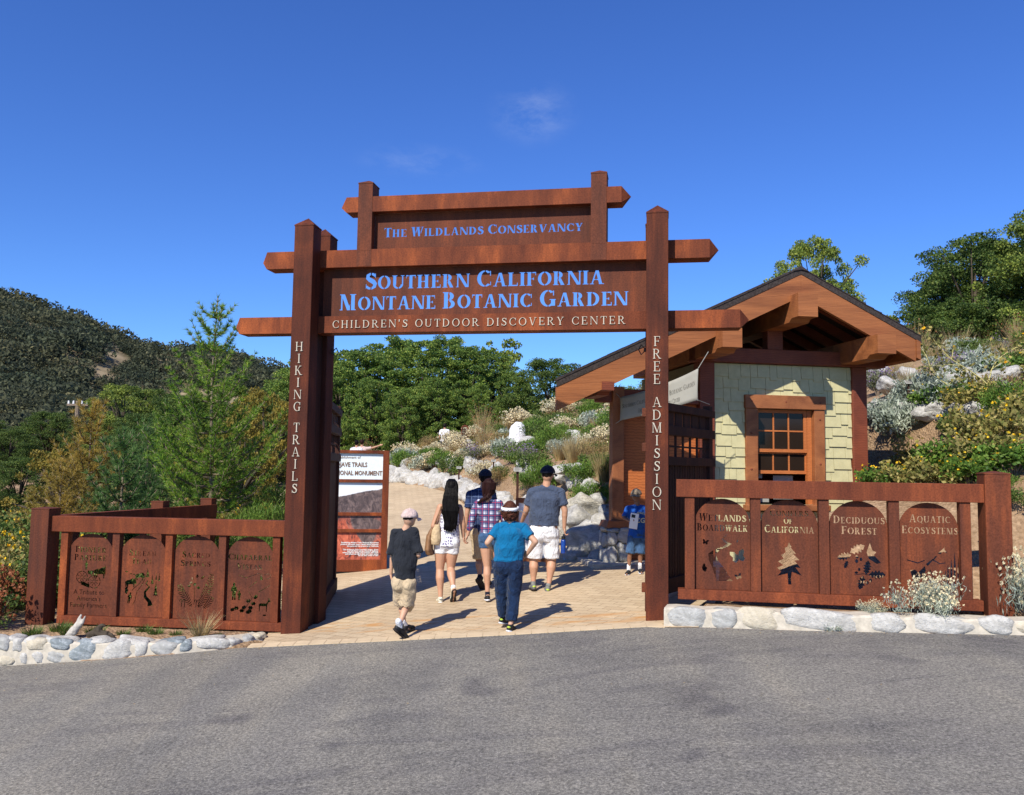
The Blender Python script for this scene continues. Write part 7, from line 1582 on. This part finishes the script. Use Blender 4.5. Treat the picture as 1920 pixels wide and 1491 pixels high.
# --- far people
def far_person(label, px, ptop, Y, H, top_mat, leg_mat, hair, arm=None, capm=None, face=1):
    x, y, z = at_y(px, ptop, Y); z0 = z - H; P = Person(label, px, ptop, Y, z0); k = H / 1.75; v = lambda a, b_, c: Vector((a * k, b_ * k, c * k))
    J = dict(head=v(0, 0, 1.635), neck=v(0, 0, 1.49), shL=v(-.18, 0, 1.40), shR=v(.18, 0, 1.40), elL=v(-.24, -.02, 1.12), wrL=v(-.20, .12, .95), hdL=v(-.18, .18, .88), elR=v(.25, .0, 1.12), wrR=v(.2, .12, .95), hdR=v(.18, .2, .9), hipL=v(-.09, 0, .9), hipR=v(.09, 0, .9), knL=v(-.1, .02, .48), anL=v(-.1, 0, .08), hlL=v(-.1, -.06, .01), toL=v(-.1, .18, .01), knR=v(.1, .05, .48), anR=v(.1, .06, .08), hlR=v(.1, .0, .01), toR=v(.1, .24, .01), thL=Vector((0, 1, 0)), thR=Vector((0, 1, 0)))
    if arm: J.update(elR=v(.42, .05, 1.44), wrR=v(.66, .08, 1.53), hdR=v(.76, .08, 1.56), thR=Vector((0, 0, 1)))
    body(P, 'skin_tan', J, k, 1.0, face, vox=.014, curl=(.4, .3)); shirt(P, top_mat, J, J['hipL'].z - .02, .7, k, 1.05, wr=.006); trousers(P, leg_mat, J, 1.8, k, 1.0, 1.1)
    for S in 'LR': shoe(P, J, S, 'shoe_black', 'shoe_sole', k)
    hair_cap(P, J, hair, k)
    if capm: cap(P, J, capm, k)
    return P
far_person('far visitor in white shirt and dark trousers walking up the hillside garden', 834, 794, 39, 1.65, 'c_white', 'c_navy', 'hair_dark')
P = far_person('dark haired visitor whose head shows above the poster board', 669, 825, 30, 1.60, 'c_print', 'c_denim', 'hair_black')
far_person('visitor with raised pointing arm beside the dark haired one above the poster board', 679, 824, 30.8, 1.62, 'c_hiss', 'c_khaki', 'hair_brown', arm=True)

# ================================================================== small things
def label_post(px, py, Y, label, h=.42, cm='canvas'):
    x, y, z = hit(px, py) if Y is None else at_y(px, py, Y); k = h / .42; t = thing('plant_label', label, 'sign', (x, y, z)); mb = MB(); mb.box(-.02 * k, .02 * k, -.01, .01, -.35, h); mb.build('stake', 'rust_dark', t)
    pl_ = MB().box(-.065 * k, .065 * k, -.05 * k, .05 * k, -.004, .004).build('plate', cm, t); pl_.location = (0, -.01, h + .02); pl_.rotation_euler = (R(38), 0, 0)
    ln = MB()
    for i in range(4): ln.box(-.05 * k, (.045 - .02 * (i % 2)) * k, (.032 - i * .02) * k, (.038 - i * .02) * k, .0042, .006)
    tx = ln.build('text_lines', 'ink', pl_)
label_post(860, 908, 27.5, 'plant label on a stake at the rock edge left of the navy cap', .5); label_post(925, 895, 25, 'plant label on a stake just behind the navy cap', .45); label_post(970, 932, 20.5, 'plant label on a stake left of the tall man', .62)
label_post(1705, 770, None, 'plant label among the silver sages right of the kiosk', .5); label_post(1808, 712, None, 'plant label near the top rocks of the right slope', .45); label_post(1045, 800, None, 'dark plant label near the hilltop rocks', .4)
# information board hidden behind the walkers
x, y, z = at_y(1000, 1050, 14.2); z = zg1(x, y); t = thing('information_board', 'white faced information board in brown frame behind the teal woman', 'sign', (x, y, float(zpath(x, y))), R(-8)); mb = MB()
mb.box(-.30, -.25, 0, .05, 0, 1.12); mb.box(.20, .25, 0, .05, 0, 1.12); mb.box(-.25, .20, 0.001, .049, 1.04, 1.12); mb.box(-.25, .20, .001, .049, .10, .16); mb.build('frame', 'timber', t); MB().box(-.25, .20, .015, .03, .16, 1.04).build('face', 'white_paint', t)
# rock draped in white cloth and arched steel marker on the hill
x, y, z = hit(968, 834); s_ = y / 1630; mb = MB(); mb.loft([(0, 0, -.1, 17 * s_, 12 * s_), (0, 0, 8 * s_, 18 * s_, 12 * s_), (2 * s_, 0, 24 * s_, 16 * s_, 11 * s_), (4 * s_, 0, 36 * s_, 12 * s_, 9 * s_), (4 * s_, 0, 42 * s_, 6 * s_, 5 * s_)], 20); o = remeshed(mb, 'draped_stone', 'c_white', None, .05, 2, .05, 2.2, 3); o.location = (x, y, z); tag(o, 'tall standing stone wrapped in white cloth on the hilltop', 'sculpture')
x, y, z = hit(871, 830); s_ = y / 1630; t = thing('arched_marker', 'rusty arched steel marker on the hillside between visitor and wrapped stone', 'sign', (x, y, z)); V, T = cdt_shape([], [], dome(0, 7 * s_, 0, 26 * s_, 33 * s_)); extrude_shape('plate', 'rust_panel', V, T, 0, .04, t); V, T = cdt_shape([], [], dome(0, 5 * s_, 4 * s_, 24 * s_, 30 * s_)); extrude_shape('inset', 'rust_dark', V, T, -.01, .002, t)
# fallen rusty log near the marker
x, y, z = hit(915, 832); s_ = y / 1630; mb = MB(); mb.tube([(-26 * s_, 0, -.05), (-8 * s_, .1, .12), (10 * s_, 0, .22), (24 * s_, .1, .30)], [.14, .2, .22, .12], 9); o = mb.build('log', 'rust_beam', None, smooth=True); o.location = (x, y, z); tag(o, 'reddish fallen log below the arched marker', 'log')
# driftwood on the left wall
M['drift'] = plain('grey_driftwood', (.42, .38, .33), .9, .1, .3, 20, .7); x, y = -4.98, 10.30; z = zg1(x, y)
mb = MB(); mb.tube([(-.16, 0, .0), (-.08, .0, .06), (-.02, .0, .14), (.0, .0, .26)], [.02, .055, .04, .010], 8); mb.tube([(-.05, 0, .10), (.03, -.02, .17), (.05, 0, .24)], [.03, .025, .008], 7); remeshed(mb, 'driftwood', 'drift', None, .010, 1, .010, 16, 2).location = (x, y, z); o = COL.objects[-1]; tag(o, 'pale pointed driftwood stump standing on the left cobble wall', 'driftwood')
mb = MB(); mb.tube([(-.10, 0, .02), (.0, .0, .06), (.10, .0, .03), (.20, .02, .0)], [.03, .05, .045, .02], 8); mb.tube([(.0, 0, .06), (.04, 0, .14), (.10, .0, .13)], [.03, .025, .012], 7); mb.ball((.02, 0, .09), (.05, .05, .035), None, 2); o = remeshed(mb, 'driftwood', 'bark_dark', None, .010, 1, .014, 20, 5); o.location = (x + .2, y - .02, z); tag(o, 'dark gnarled driftwood lying beside the pale stump', 'driftwood')
# utility pole in the valley
x, y, z = at_y(146, 752, 62); zb = zg1(x, y); t = thing('utility_pole', 'wooden utility pole with crossarm rising behind the yellow pine', 'pole', (x, y, zb)); H_ = z - zb; MB().tube([(0, 0, -.5), (0, 0, H_)], [.20, .14], 8).build('pole', 'bark', t); MB().box(-.75, .75, -.06, .06, H_ - .35, H_ - .20).build('crossarm', 'bark', t)
for q in (-.65, -.3, .3, .65): MB().tube([(q, 0, H_ - .20), (q, 0, H_ + .02)], [.07, .05], 6).build('insulator', 'white_paint', t)
